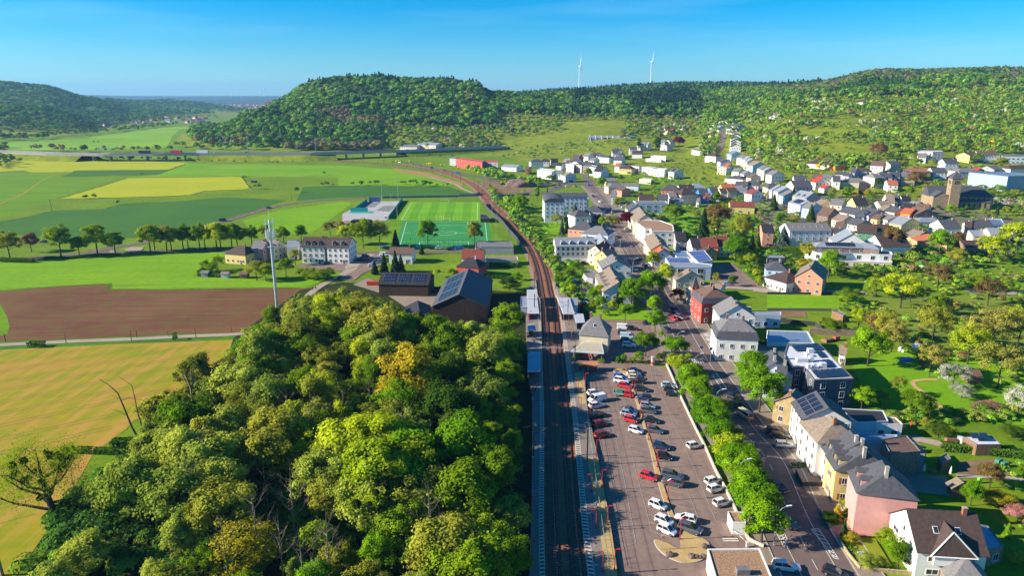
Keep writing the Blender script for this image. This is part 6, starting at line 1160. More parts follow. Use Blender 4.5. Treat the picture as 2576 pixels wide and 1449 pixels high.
for i,(x,y,h,lf)in enumerate(av):
 tree(GS('L2',x,y,.05),h,'avenue',lf,f"{ {'olive': 'olive', 'lime': 'yellow-green', 'green': 'dark green', 'bright': 'bright green'}[lf]} roadside tree, {ORD[i]} of the avenue from the left",'avenue of trees on the valley road',1.12)
tree(GS('L2',238,232,.05),10,'round','brown','round rusty brown tree between the first two trees of the avenue',None,1.25)
T('M',[(640,1443,13,'round','bright','round bright tree standing before the left goal of the green pitch',.9),(990,1440,12,'round','olive','olive tree standing before the right half of the green pitch',.85),(160,1449,14,'wide','lime','broad yellow-green tree below the club hut',.95),(280,1440,13,'sparse','olive','loose olive tree beside the broad one below the club hut'),(30,1420,10,'round','lime','low yellow-green tree left of the club hut'),(400,1430,8,'conifer','needle','dark little conifer at the pitch corner',1.3),(1460,1085,9,'narrow','bright','slender poplar left of the blue-white apartment block',1.4),(1535,1045,5,'narrow','bright','young slender poplar by the roundabout road',1.4),(2428,905,4,'bush','olive','small bush alone in the pasture',.8)])
T('M',[(2215,720,17,'narrow','green','left dark poplar above the white villas',1.5),(2345,722,20,'narrow','green','taller middle poplar above the white villas',1.6),(2365,735,18,'narrow','dark','right poplar of the group above the white villas',1.5),(2520,700,15,'round','purple','big dark purple beech among the white villas',1.1)])
T('V3',[(2030,1180,7,'round','bright','small round crown behind the street lamp')][:0])
hp=[(1698,905,'green'),(1702,940,'lime'),(1722,985,'bright'),(1748,1030,'bright'),(1768,1070,'bright'),(1788,1115,'bright'),(1812,1158,'bright'),(1830,1205,'bright'),(1850,1250,'lime'),(1872,1300,'bright'),(1905,1355,'bright')]
hp=[(1697,905,6.2,'bright'),(1706,947,5.8,'lime'),(1735,985,6.6,'bright'),(1752,1027,6.6,'bright'),(1770,1062,6.0,'bright'),(1790,1100,6.8,'bright'),(1812,1140,6.4,'bright'),(1836,1180,6.6,'lime'),(1858,1225,6.6,'bright'),(1880,1275,6.8,'bright'),(1915,1365,6.6,'bright'),(1868,1200,5.5,'bright'),(1800,1065,5.5,'bright'),(1900,1310,6.6,'bright'),(1846,1205,6.4,'bright')]
for i,(x,y,h,lf)in enumerate(hp):
 tree(GS('A',x,y,.1),h*1.28,'round',lf,f"{'bright' if lf == 'bright' else 'lime'} green round tree in the car park row, {ORD[i]} from the station",'row of trees between car park and street',1.32)
T('V3',[(1140,200,9.5,'round','bright','bright round tree left of the twin street trees on the station lawn'),(1430,110,9,'round','bright','upper bright tree of the pair beside the main street',1.1),(1440,290,10,'round','bright','lower bright tree of the pair beside the main street',1.15),(1345,530,10,'round','green','round green tree on the forecourt planting bed',1.15),(2130,120+0,6,'bush','dark','x')][:4])
T('V3',[(2400,850,11,'ball','bright','broad mid green tree with soft leaves above the chestnut',1.05),(2480,1095,12.5,'wide','bright','large bright chestnut tree overhanging the street',.95),(2310,520,8,'conifer','needle','left dark yew in front of the mansard inn',1.5),(2400,500,8.5,'conifer','needle','right dark yew in front of the mansard inn',1.6),(2500,490,5,'bush','dark','low dark bush beside the two yews'),(1070,590,2.2,'ball','bright','smallest clipped ball left of the ball hedges'),(1125,585,2.8,'ball','bright','clipped ball bush second from the left before the forecourt'),(1218,585,2.6,'bush','bright','loose green bush between the clipped balls',.9),(1280,590,4.0,'ball','bright','largest clipped ball bush before the forecourt'),(1485,580,3,'ball','dark','dark ball bush left beside the advertising column'),(1520,580,3,'ball','dark','dark ball bush right beside the advertising column'),(640,570,2.6,'bush','bright','green bush beside the flat canopy'),(905,588,1.8,'bush','green','low hedge bush right of the bicycle shelter',1.6),(1500,350,4,'bush','bright','upright bright bush between forecourt and street',.7),(1510,440,4.5,'bush','white','pale flowering bush between forecourt and street',.7),(950,120,3.5,'bush','green','small green bush on the station lawn'),(900,70,7,'round','bright','bright tree behind the station building'),(1020,90,6,'round','lime','lime tree with red lamp behind the station'),(820,50,5,'bush','green','green bush behind the right platform canopy')])
T('V1',[(1080,1449,11,'conifer','needle','slim dark spruce before the terrace gable',.75),(1040,1395,10,'conifer','needle','dark spruce left of the terrace gable',.8),(1400,1380,12,'round','bright','round bright tree on the pavement by the red villa',1.0),(1205,1449,11,'round','bright','wide bright tree right of the spruces',1.1),(1420,1040,8,'avenue','lime','light young street tree before the bank',1.1),(1545,1190,8.5,'avenue','lime','light street tree beside the bank front',1.2),(1150,625,9,'round','purple','crimson maple beside the main street',1.3),(870,560,5,'bush','purple','low dark purple tree beside the grey house'),(905,620,6,'round','bright','bright tree behind the pale hipped house'),(1000,660,9,'sparse','olive','brownish loose tree left of the street',1.2),(905,235,9,'round','bright','bright lime tree at the bend near the roundabout',1.2),(775,130,9,'round','bright','bright round tree beside the tall terrace',1.1),(1060,445,8,'sparse','olive','loose brownish tree right of the street',1.1),(1095,165,6,'round','green','round green tree on the green bank'),(1640,570,10,'round','green','dense round tree at the edge of the inner meadow',1.2),(1590,530,9,'wide','green','broad green tree at the inner meadow, left one'),(1920,720,15,'conifer','needle','large dark spruce in the middle of the gardens',1.15),(2060,640,14,'wide','brown','big brownish budding tree in the middle of the gardens',1.1),(2030,720,10,'round','olive','olive tree in front of the budding tree'),(2110,560,11,'sparse','olive','olive tree behind the budding tree'),(1965,400,9,'sparse','pink','tree in pink blossom beside the deep blue house',.8),(2050,380,8,'round','green','green tree right of the pink blossom'),(2240,960,12,'ball','bright','big vivid green tree beside the bank car park',1.05),(2300,760,13,'round','olive','large drooping green tree left of the salmon house',1.0),(2280,830,8,'wide','dark','dark tree below the drooping one'),(2400,880,9,'conifer','needle','conifer pair left of the cedar',1.3),(2460,860,9,'conifer','dark','darker conifer beside the cedar',1.3),(2420,950,6,'bush','bright','bright bush below the conifers'),(2380,1000,6,'bush','lime','lime bush beside the garden fence'),(2290,1010,4.2,'avenue','green','first small tree along the bank car park'),(2385,1085,4.2,'avenue','green','second small tree along the bank car park'),(2445,1130,4.2,'avenue','lime','third small tree along the bank car park'),(2475,1210,4.5,'avenue','lime','fourth small tree along the bank car park'),(2205,1210,4.5,'avenue','green','small round tree in the bank car park'),(2055,1180,4.5,'avenue','olive','small tree at the bank car park entrance'),(1660,1350,5,'bush','purple','reddish bush at the red villa'),(640,490,7,'cedar','bluen','blue-grey cedar before the apartment block',1.0),(530,560,6,'sparse','white','white blossoming tree in the garden'),(465,590,7,'bush','olive','golden green bush left of the blossom'),(395,560,4,'bush','dark','dark round bush in the garden'),(510,690,9,'conifer','bluen','left blue spruce beside the renovation site',.9),(560,680,9,'conifer','needle','right blue-black spruce beside the renovation site',.9),(735,680,5,'bush','olive','round olive bush by the salmon house',1.2),(540,440,6,'bush','bright','green bush before the arched block'),(470,470,7,'sparse','brown','reddish leafless tree before the arched block'),(100,470,11,'round','bright','tall bright tree along the railway gardens',1.1),(50,430,9,'round','bright','bright tree left in the railway gardens'),(120,540,7,'round','olive','olive tree at the lower end of the railway gardens'),(262,340,8,'narrow','green','slim poplar left of the arched block garden',1.5),(400,930,6,'round','bright','bright young tree beside the scaffolding',.9),(480,1200,5,'bush','bright','bright bush in the garden strip below the renovation site'),(640,1050,4.5,'bush','bright','bush in the garden strip right part'),(590,1110,4,'bush','green','green bush in the garden strip'),(720,1120,4,'bush','bright','bright bush beside the low garage'),(580,1260,4.5,'round','bright','bright tree left of the yard cars'),(610,1300,4.5,'round','lime','lime tree left of the yard cars'),(880,1390,7,'round','lime','lime tree below the terrace yard'),(820,1400,6,'round','bright','bright tree at the lower end of the yard')])
T('V2',[(250,690+0,12,'conifer','needle','tall dark spruce before the glass balcony block',1.2),(60,730,10,'conifer','dark','dark conifer clump at the edge of the inner meadow',1.6),(430,840,10,'conifer','dark','green fir before the brown gabled house',1.5),(130,860,6,'round','bright','bright round tree left of the long white block',1.2),(270,850,5,'bush','olive','olive bush between spruce and fir'),(150,1110,11,'cedar','bluen','wide grey-blue cedar before the long white block',1.15),(610,1400,11,'round','bright','vivid green tree below the salmon lane house',1.15),(1720,1190,12,'round','bright','big vivid green tree right of the terraced apartments',1.15),(1240,1150,12,'round','brown','large copper brown tree behind the terraced apartments',1.1),(1890,1110,8,'round','brown','pinkish brown tree right of the vivid green one'),(2230,1240,12,'wide','lime','wide lime tree at the orchard edge',1.1),(2480,1170,16,'wide','lime','huge lime tree at the right edge',1.1),(1890,1290,8,'round','olive','olive tree below the brick shed',1.2),(1410,1180,4,'bush','yellow','small yellow-green bush behind the apartments'),(370,1330,6,'bush','yellow','golden bush beside the salmon lane house'),(400,1230,8,'round','olive','olive tree above the golden bush',1.2),(590,1265,5,'bush','lime','lime bush above the vivid green tree'),(990,1040,4,'ball','bright','small clipped bright tree by the white gable'),(590,1030,3.5,'ball','bright','clipped ball on the terrace by the long block'),(1100,985,6,'conifer','bright','pale green conifer before the green house',1.1),(1250,955,6,'round','bright','bright tree beside the yellow apartment house'),(1420,965,5,'bush','yellow','yellow-green bush beside the yellow apartment house'),(1830,800,7,'round','bright','lime round tree before the church tower',1.2),(1940,770,4,'ball','bright','clipped ball tree beside the church'),(1985,750,3.5,'ball','green','second clipped ball tree beside the church'),(1600,660,10,'wide','olive','dark olive tree left of the church'),(1480,500,12,'wide','brown','broad brown tree in the upper village',1.2),(1580,480,8,'round','bright','bright tree right of the broad brown one'),(1720,520,6,'round','bright','small bright tree near the church tower top'),(1100,210,15,'wide','brown','large budding brown tree at the meadow foot',1.1),(1350,330,10,'wide','olive','olive tree beside the pinkish white house'),(1500,290,8,'round','bright','vivid green tree before the wrapped building',1.2),(1645,295,7,'round','grey','grey-green tree right of the vivid one',1.3),(530,215,5,'bush','gold','yellow flowering bush above the bungalow',1.2),(797,285,4.5,'bush','gold','yellow flowering bush right of the bungalow'),(2100,250,9,'wide','green','green trees before the yellow far house',1.2),(2330,310,10,'wide','olive','olive tree behind the sports hall',1.2),(640,600,7,'round','olive','olive tree in the gardens below the red garage'),(790,590,7,'round','bright','bright tree in the gardens below the bungalow'),(830,570,6,'round','lime','lime tree in the middle gardens'),(1000,600,6,'round','yellow','yellow-green tree in the middle gardens'),(1030,630,6,'round','bright','bright tree in the middle gardens'),(1210,600,5,'round','grey','grey-green tree above the tan-roofed white house'),(1110,510,8,'round','dark','dark grey tree by the timber chalet'),(1190,490,7,'conifer','needle','dark conifer before the orange tiled roof',1.3),(1430,590,7,'round','green','green tree above the black-roofed house'),(2310,540,6,'bush','bright','bright shrub at the sports hall corner',1.3),(2240,545,4,'bush','green','hedge clump below the sports hall',1.6),(2480,575,4.5,'bush','olive','hedge clump right of the cemetery',1.8),(2400,570,4,'bush','green','hedge clump above the cemetery',1.8),(2290,790,6,'conifer','needle','dark conifer right of the yellow mansard house',1.2),(2395,790,5,'round','green','small tree before the cemetery, middle'),(2490,780,6,'round','bright','small tree before the cemetery, right'),(2370,770,4,'round','green','small tree before the cemetery, left')])
T('V4',[(800,275,6,'bush','green','sprawling green shrub on the fenced meadow',1.5),(1080,210,9,'round','lime','lime tree at the lane end, left of a pair',1.1),(1330,320,13,'round','lime','big lime tree at the lane end, right of a pair',1.2),(900,560,8,'sparse','lime','slender yellow-green tree below the garden hut'),(1060,640,9,'tall','brown','reddish bare-looking tree beside the stone wall',.9),(1150,650,10,'sparse','olive','olive tree beside the reddish one',1.1),(1240,760,10,'round','olive','dense olive tree right of the white outbuilding'),(1000,900,10.5,'round','bright','big vivid green tree behind the grey brick building',1.15),(650,560,4.5,'bush','green','grey-green bush beside the timber fence',1.3),(560,510,3.5,'bush','olive','small olive bush at the fence corner'),(740,570,4,'bush','dark','dark bush beside the stone wall'),(1690,390,7,'round','green','green tree with bare stems in the orchard middle'),(1850,400,6,'round','olive','olive tree in the orchard middle'),(1640,700,12,'sparse','olive','large brown-green tree left of the orchard lawn',1.2),(1620,1010,9.5,'wide','olive','spreading olive apple tree on the orchard lawn',1.0),(2000,880,12,'tall','lime','tall yellow-green tree with bare trunks, first of three',1.1),(2100,820,13,'tall','olive','tall yellow-green tree with bare trunks, second of three',1.2),(2250,720,13,'wide','olive','broad brown-green tree at the right of the orchard',1.1),(2300,1120,12.5,'wide','olive','large spreading olive tree above the brush pile',1.05),(2500,700,12,'wide','olive','broad olive tree at the right edge'),(1850,1130,6.5,'sparse','white','white blossoming apple tree beside the gravel path',1.4),(1940,1220,4,'bush','white','low white blossoming bush below the apple tree',1.2),(2500,1400,7,'sparse','white','white blossoming tree at the right edge',1.2),(1480,1420,6.5,'wide','green','green tree left of the gravel path bend',1.2),(1300,1200,5,'sparse','olive','thin olive tree in the shadow edge'),(940,1330,5.5,'round','bright','round bright tree behind the white modern house',1.3),(1130,1290,4,'bush','grey','grey-green bush beside the round bright tree'),(2100,150,8,'wide','lime','lime tree in the scrub above the lane',1.2),(1700,140,10,'sparse','brown','brownish tree in the scrub above the lane',1.3),(2380,170,6,'round','green','green tree beside the earth path'),(2200,300,10,'sparse','brown','pale brown tree near the right lane',1.2),(2450,550,9,'round','lime','lime tree in the upper right orchard'),(1430,260,8,'round','bright','bright tree below the lane pair')])
T('V6',[(1600,1390+0,1,'bush','green','x')][:0])
T('V6',[(1990,660,5,'round','brown','round reddish bush tree in the terrace gardens',1.2),(1820,820,5,'round','bright','thin bright tree beside the garden shed'),(2060,820,3.2,'bush','yellow','broad yellow-green bush in the lower gardens',2.0),(2240,960,3.5,'bush','pink','purple flowering bush at the right edge',1.3),(2145,1105,2.8,'conifer','bright','small bright conifer beside the brick garage',1.5),(2220,1350,3,'bush','olive','olive bush below the brick garage'),(620,940,3.0,'conifer','yellow','golden pointed shrub in the front garden',2.0),(740,930,2.4,'ball','bright','round green shrub in the front garden',1.2),(560,975,2.0,'bush','dark','dark shrub at the garden wall corner',1.5),(680,1130,4,'conifer','needle','narrow dark conifer at the lawn corner',.9),(735,1140,2.2,'bush','yellow','golden shrub at the lawn corner',1.4),(1080,1180,3.6,'bush','lime','lime shrub on the lawn edge',1.2),(1130,1270,3.0,'bush','bright','lower lime shrub on the lawn edge',1.2),(1165,1390,5.5,'narrow','green','slim column of dark leaves at the white house corner',1.6),(900,1350,2.0,'bush','grey','blue-grey spreading shrub at the lawn end',2.0),(710,860,2.6,'bush','olive','olive bush before the yellow house'),(1530,210,4,'bush','dark','dark bush beside the path of the upper garden',1.3),(1600,215,3.5,'bush','green','green bush beside the dark one in the upper garden',1.3),(1420,110,2.0,'bush','olive','low bush near the red parasol',1.5),(2190,210,3.5,'bush','dark','dark bush right of the timber shed',1.6),(2260,560,2.2,'bush','bright','small bush at the right edge of the terrace'),(550,675,1.2,'bush','yellow','yellow potted bush on the kerb corner'),(590,690,1.5,'bush','green','green potted bush on the kerb corner')])
T('M2',[(270,445,9,'ball','olive','round olive tree left of the antenna mast',1.3),(340,450,8,'ball','lime','second round olive tree beside the antenna mast',1.1),(490,420,8,'round','green','green tree right of the antenna mast',1.2),(560,330,8,'sparse','olive','loose olive tree before the apartment row'),(730,440,5,'bush','green','dark green shrub mass below the apartments, right',2.0),(650,430,5,'bush','green','dark green shrub mass below the apartments, left',1.6),(800,430,5,'bush','green','shrub mass at the yard entrance',1.5),(-110,380,6,'bush','green','green hedge tree at the meadow corner'),(-70,390,5.5,'bush','bright','bright hedge tree at the meadow corner'),(-20,370,7,'sparse','green','loose hedge tree at the meadow corner'),(1155,400,6,'conifer','needle','dark dome conifer before the bungalow',1.6),(1225,390,9,'conifer','needle','fir before the bungalow, left',1.2),(1310,390,10,'conifer','needle','tall fir before the bungalow, middle',1.2),(1350,380,8,'conifer','dark','fir before the bungalow, right',1.3),(1505,250,5,'conifer','dark','rounded conifer right of the bungalow',1.6),(1620,425,4,'round','lime','small tree behind the solar barn, left'),(1735,415,4,'bush','green','small bush behind the solar barn'),(2225,445,4,'bush','bright','bright bush beside the station path'),(2160,520,6,'bush','dark','dark bushes behind the large barn',1.4),(820,110,8,'sparse','brown','brownish bare tree near the tennis hut',1.2),(900,110,8,'round','lime','lime tree near the tennis hut')])
# --- the near wood, tree by tree
WP=[(690,800),(760,765),(860,748),(960,765),(1040,805),(1110,835),(1240,815),(1295,860),(1300,960),(1298,1100),(1290,1300),(1290,1650),(30,1650),(120,1450),(210,1330),(330,1230),(360,1120),(430,1010),(520,975),(560,920),(610,880),(650,840)]
rw=random.Random(5);placed=[]
SPEC=[(1045,945,21,'tall','yellow',1.0,'tallest golden-topped tree in the wood'),(1000,960,18,'tall','yellow',1.0,'golden-green tree left of the tallest golden one'),(900,790,17,'sparse','olive',1.3,'olive tree with dark mistletoe clumps at the top of the wood'),(820,815,16,'sparse','lime',1.3,'yellowish tree with mistletoe at the top left of the wood'),(960,830,18,'wide','olive',1.2,'broad olive oak near the solar barn'),(650,870,15,'round','bright',1.1,'fresh green tree at the left corner of the wood'),(640,930,13,'round','green',1.1,'mid green tree below the left corner of the wood'),(490,940,13,'round','olive',1.0,'olive tree jutting out over the stubble field'),(920,1110,18,'wide','lime',1.25,'large yellow-green tree in the middle of the wood'),(960,1190,18,'wide','lime',1.2,'large yellow-green tree with mistletoe in the middle of the wood'),(1030,1150,16,'tall','bright',1.2,'bright tree right of the large yellow-green one'),(850,1160,13,'round','grey',1.0,'grey-green tree left of the large yellow-green one'),(1280,800,13,'round','green',1.2,'rounded tree at the platform corner of the wood'),(1230,870,12,'round','grey',1.2,'grey-green tree near the left platform'),(1190,850,13,'tall','grey',1.1,'feathery grey-green tree left of the platform trees'),(1130,1030,15,'round','dark',1.2,'dark green tree in the shaded right part of the wood'),(1170,1120,15,'round','bright',1.2,'bright-topped tree in the shaded right part of the wood'),(1160,1250,14,'round','green',1.2,'green tree lower in the shaded right part of the wood'),(450,1240,14,'round','grey',1.3,'big soft grey-green willow in the left part of the wood'),(520,1180,15,'round','grey',1.3,'big soft willow behind the left grey-green one'),(420,1130,14,'wide','grey',1.2,'soft willow below the dead tree'),(620,1370,11,'sparse','yellow',1.4,'yellow-brown budding tree near the lower edge'),(1130,1370,13,'round','olive',1.3,'olive tree at the lower edge right of the middle'),(210,1400,8,'round','grey',1.4,'fresh grey-green willow at the lower left corner'),(540,1060,12,'wide','olive',1.2,'olive spreading tree beside the broken white trunk'),(420,1030,12,'wide','olive',1.2,'olive tree leaning over the field edge')]
for(x,y,h,k,lf,wd_,words)in SPEC:
 p=G(x,y,h*.62);tree((p.x,p.y,0),h,k,lf,words,'trees of the near wood',wd_);placed.append((p.x,p.y,3.6))
cand=[]
for i in range(9000):
 x=rw.uniform(-120,6);y=rw.uniform(70,330)
 h=rw.uniform(8,17);u,v=project(x,y,h*.6)
 if not inpoly(u,v,WP):continue
 if 585<u<790 and 1130<v<1420 and rw.random()<.985:continue
 if 230<u<400 and 1250<v<1449 and rw.random()<.97:continue
 if any((x-a)**2+(y-b)**2<(r_+2.9)**2 for a,b,r_ in placed):continue
 placed.append((x,y,3.6));cand.append((x,y,h,u,v))
 if len(cand)>262:break
print('wood trees',len(cand))
cand.sort(key=lambda c:(int(c[1]/14),c[0]));rowc={}
for x,y,h,u,v in cand:
 if u>1060:mixk=[('dark',2),('green',3),('grey',1.5),('bright',1)]if v>850 else[('green',2),('grey',1),('bright',1)]
 elif v<900:mixk=[('olive',3),('lime',1.5),('grey',1.5),('green',1)]
 elif u<700:mixk=[('grey',3.5),('olive',2),('green',1.2),('lime',.4)]
 else:mixk=[('olive',2),('lime',2),('bright',1.2),('grey',1.5),('green',1.5)]
 lf=pick(mixk);k=pick([('round',2.2),('tall',3.6),('wide',1),('sparse',1.6)]);r_=int(y/14);rowc[r_]=rowc.get(r_,0)+1
 if u>1220:h*=.8
 if v>1330 and u<1000:h*=.75
 col_={'dark':'dark green','green':'mid green','grey':'grey-green','bright':'bright green','olive':'olive','lime':'yellow-green'}[lf];shp={'round':'rounded','tall':'tall-crowned','wide':'spreading','sparse':'loose-leaved'}[k]
 tree((x,y,0),h,k,lf,f"{col_} {shp} tree, {ORD[min(rowc[r_]-1, 39)]} from the left in the {ORD[max(0, r_-5)]} row of the wood",'trees of the near wood',rw.uniform(.92,1.18))
for i,(c_,x,y,h)in enumerate([('F1',1975,1285,19),('F1',1655,950,13),('F1',1800,1080,13),('F2',560,545,14),('F1',520,985,9),('F1',860,1400,8),('F1',2150,1440,10),('F2',280,1440,11),('F2',480,520,10),('F1',640,1200,6)]):
 tree(GS(c_,x,y,0),h,'bare','olive',['tallest bare pale-stemmed tree in the wood clearing','bare tree left of the tallest one in the clearing','reddish bare tree between the two in the clearing','bare reddish tree amid the green crowns','small bare tree beside the mistletoe tree','thin bare sapling near the lower left','bare twiggy tree at the lower edge','bare leaning tree at the lower edge, right of the twiggy one','bare tree behind the green crowns','short bare sapling under the dark bushes'][i],'bare trees of the near wood',[.9,.9,.8,.8,1.2,.8,1.2,1.3,.9,1][i])
for i,(x,y)in enumerate(((640,980),(720,1010),(500,1130),(780,1050),(860,990),(1010,1060),(470,1200),(1080,1290),(700,1330),(760,1390),(820,1340),(640,1290),(560,1340),(1200,980))):
 p=G(x,y,13);tree((p.x,p.y,0),17+i%4,'bare','olive',f'pale bare twiggy tree poking through the canopy of the wood, {ORD[i]} of a loose scatter','bare trees of the near wood',.7)
e=empty('mistletoe_tree',GS('F1',385,1120,0),0,label='lone tree at left full of dark mistletoe balls with thin yellow-green leaves',cat='tree')
e.scale=(1.45,1.45,1.45);rg=np.random.default_rng(3);m=MB();tips=[]
m.tube([(0,0,-.3),(-.2,0,2.5),(-.8,0,6.0),(-1.0,0,10.5)],[.55,.45,.3,.06],BARK,8)
for k,(a,L,z0,dz)in enumerate([(3.3,8.5,2.6,3.5),(2.7,7,3.5,6),(3.6,6,4.5,5.5),(2.2,5,5,5),(0.1,7.5,3.6,2.2),(.5,4,5.5,4),(5.5,4.5,4.5,4),(1.4,4,4.5,5),(4.3,5,5.5,4.5),(3.0,3.5,7,3.5),(0.2,3.5,7.5,3)]):
 p0=Vector((-.5,0,z0));d=Vector((math.cos(a),math.sin(a)*.8,0));p1=p0+d*L*.5+Vector((0,0,dz*.35));p2=p0+d*L+Vector((0,0,dz));m.tube([p0,p1,p2],[.22,.13,.03],BARK,5)
 for q in range(9):
  f=rg.uniform(.35,1);s0=p0.lerp(p1,f*2)if f<.5 else p1.lerp(p2,f*2-1);t=s0+Vector((rg.normal(0,.9),rg.normal(0,.9),rg.uniform(.3,1.8)));m.tube([s0,t],[.05,.012],BARK,3,cap=False);tips.append(t)
m.build('trunk',e)
P=np.array([tuple(t)for t in tips]);idx=rg.integers(0,len(P),14000);Q=P[idx]+rg.normal(0,.95,(14000,3));o=link(bpy.data.objects.new('crown',quad_mesh('crown',cards(Q,rg.normal(0,1,(14000,3))+[-.5,0,.6],.13,rg,.5),LEAF['lime'])),e)
mist=leaf_mat('leaf_mistletoe',(0.022,0.032,0.006),(0.035,0.045,0.008),trans=.1)
d_=rg.normal(0,1,(500,3));d_/=np.linalg.norm(d_,axis=1)[:,None];mm_=quad_mesh('mistletoe',cards(d_*rg.uniform(.5,1,500)[:,None]*.55,d_,.2,rg,.6),mist)
for k in range(26):
 t=tips[int(rg.integers(0,len(tips)))];
 if k%4 and t.x<-5:t=tips[int(rg.integers(0,len(tips)))]
 o=put('mistletoe',mm_,e,(t.x*.9,t.y*.9,t.z));s=rg.uniform(.5,1.1);o.scale=(s,s,s)
for(x,y,c_)in((895,775,7),(850,790,5),(960,1200,8),(930,1240,6),(1060,830,5),(800,830,6)):
 for k in range(c_):
  p=G(x+rg.uniform(-45,45),y+rg.uniform(-35,35),11+rg.uniform(0,3.5));o=link(bpy.data.objects.new('mistletoe_ball',mm_));o.location=p;s=rg.uniform(.9,1.6);o.scale=(s,s,s)
  tag(o,'dark round mistletoe ball hanging in the olive crowns of the wood','mistletoe','mistletoe balls in the wood')
e=empty('dead_tree',GS('F1',972,690,0),0,label='dead leafless tree with two bare stems at the edge of the stubble field',cat='tree')
m=MB();k_=.165/5.0
def dd(x,y):return Vector(((x-972)*.038,0,(690-y)*.043))
for pth,r_ in(([(972,690),(965,600),(925,480),(895,380),(865,290),(830,240),(770,207)],.30),([(970,600),(983,520),(972,380),(965,300),(955,245),(895,190)],.2),([(895,412),(850,390),(810,380)],.07),([(880,325),(930,315),(1010,325),(1090,360)],.08),([(925,480),(905,462),(850,460)],.06),([(975,380),(935,340)],.05),([(870,320),(835,305),(812,300)],.05),([(965,270),(990,240)],.04),([(955,590),(920,540)],.05),([(845,265),(812,262)],.04)):
 n=len(pth);m.tube([dd(*q)+Vector((0,.3*math.sin(i*2.1),0))for i,q in enumerate(pth)],[r_*(1-.85*i/(n-1))for i in range(n)],mat('dead_wood',(0.07,0.055,0.042),var=.3,scale=2),6)
m.build('trunk',e)
for i,(c_,x,y,pts)in enumerate([('F1',1300,400,[(0,0),(-1.2,4.2)]),('F1',1310,395,[(0,0),(.5,1.4),(0,4.0)]),('F1',18,1449,[(0,0),(-.2,5.5)])]):
 e=empty('tree_stump',GS(c_,x,y,0),0,label=['left pale broken trunk standing out of the wood','right pale forked trunk standing out of the wood','broken trunk at the lower left corner'][i],cat='tree stump');z0=9 if i<2 else 0
 MB().tube([(0,0,-.2)]+[(a,0,z0+b)for a,b in pts],[.4]*1+[.28,.2,.12][:len(pts)],BARKP,6).build('trunk',e)
def und(poly,n,hr,mix,seed,name,label,avoid=None,mapc='A',far=False):
 r=random.Random(seed);pts=[];us=[p[0]for p in poly];vs_=[p[1]for p in poly]
 for i in range(n):
  u=r.uniform(min(us),max(us));v=r.uniform(min(vs_),max(vs_))
  if not inpoly(u,v,poly):continue
  p=GT(u,v)
  if avoid and avoid(p.x,p.y):continue
  h=r.uniform(*hr);t=r.uniform(0,sum(w_ for _k,w_ in mix))
  for k,w_ in mix:
   t-=w_
   if t<=0:break
  pts.append((p.x,p.y,p.z,h,h*r.uniform(.5,.9),k))
 return pts
def mass(name,label,sets,seed,q):return scatter_mass(name,label,'undergrowth',sum(sets,[]),seed,q)
OCC=[(o.location.x,o.location.y,6.5)for o in bpy.data.objects if o.type=='EMPTY' and o.parent is None and o.get('group')in(VG,SG,LG,'terraced apartment block','pale metal-roofed apartments','garden sheds','large halls')]
ROADP=[]
for o in bpy.data.objects:
 if o.get('kind')=='structure' and o.name.split('.')[0]in('road','street','pavement'):
  vs_=[v.co for v in o.data.vertices]
  for i in range(0,len(vs_)-3,2):ROADP+=[((vs_[i].x+vs_[i+1].x)/2,(vs_[i].y+vs_[i+1].y)/2,(vs_[i]-vs_[i+1]).length/2+1.8),((vs_[i].x+vs_[i+1].x+vs_[i+2].x+vs_[i+3].x)/4,(vs_[i].y+vs_[i+1].y+vs_[i+2].y+vs_[i+3].y)/4,(vs_[i]-vs_[i+1]).length/2+1.8)]
OA=np.array(OCC+ROADP)
def occ(x,y):return bool((((OA[:,0]-x)**2+(OA[:,1]-y)**2)<OA[:,2]**2).any())
mass('undergrowth','low shrubs and brambles on the floor of the near wood',[und([(700,900),(1290,900),(1300,1449),(60,1449),(300,1200),(520,1020)],1500,(1.5,4),[('fd',3),('f',3),('fl',1),('ol',1)],31,'',''),und([(160,1300),(300,1200),(345,1240),(330,1330),(240,1380),(150,1400)],240,(2.5,5),[('fd',3),('f',2)],32,'','')],41,480)
VP=[(1640,400),(1900,390),(2100,400),(2576,400),(2576,650),(2300,690),(1900,700),(1780,620),(1600,560),(1500,480)]
mass('garden_shrubs','hedges and shrubs filling the gardens between the village houses',[und(VP,3400,(1.2,4.2),[('li',2),('fl',3),('f',3),('ol',2),('fd',1.5),('br',.7),('wh',.3),('pu',.4)],33,'','',occ),und([(1280,480),(1390,480),(1600,700),(1560,760),(1420,760),(1340,620)],420,(1,3),[('li',2),('fl',3),('f',2)],34,'','',lambda x,y:occ(x,y)or min((x-q[0])**2+(y-q[1])**2 for q in RLC)<40)],42,110)
mass('orchard_scrub','long grass, brambles and scrub of the orchard on the right',[und([(2180,640),(2576,640),(2576,760),(2180,740)],330,(.8,2.6),[('li',3),('fl',2),('ol',2),('br',.4)],35,'','',occ),und([(2150,780),(2576,760),(2576,1000),(2380,960),(2150,860)],200,(.8,2.8),[('li',3),('fl',2),('ol',2),('br',.6)],36,'','',occ),und([(2100,740),(2230,740),(2240,800),(2110,800)],40,(1,2.5),MX,37,'','',occ),und([(2180,1040),(2576,1030),(2576,1060),(2200,1075)],120,(1,2.2),[('ol',2),('fl',2),('f',1)],38,'','',occ),und([(2150,1100),(2576,1120),(2576,1449),(2480,1300),(2330,1200)],150,(.8,2.0),[('fl',2),('f',3),('ol',1),('br',.5)],39,'','',occ)],43,200)
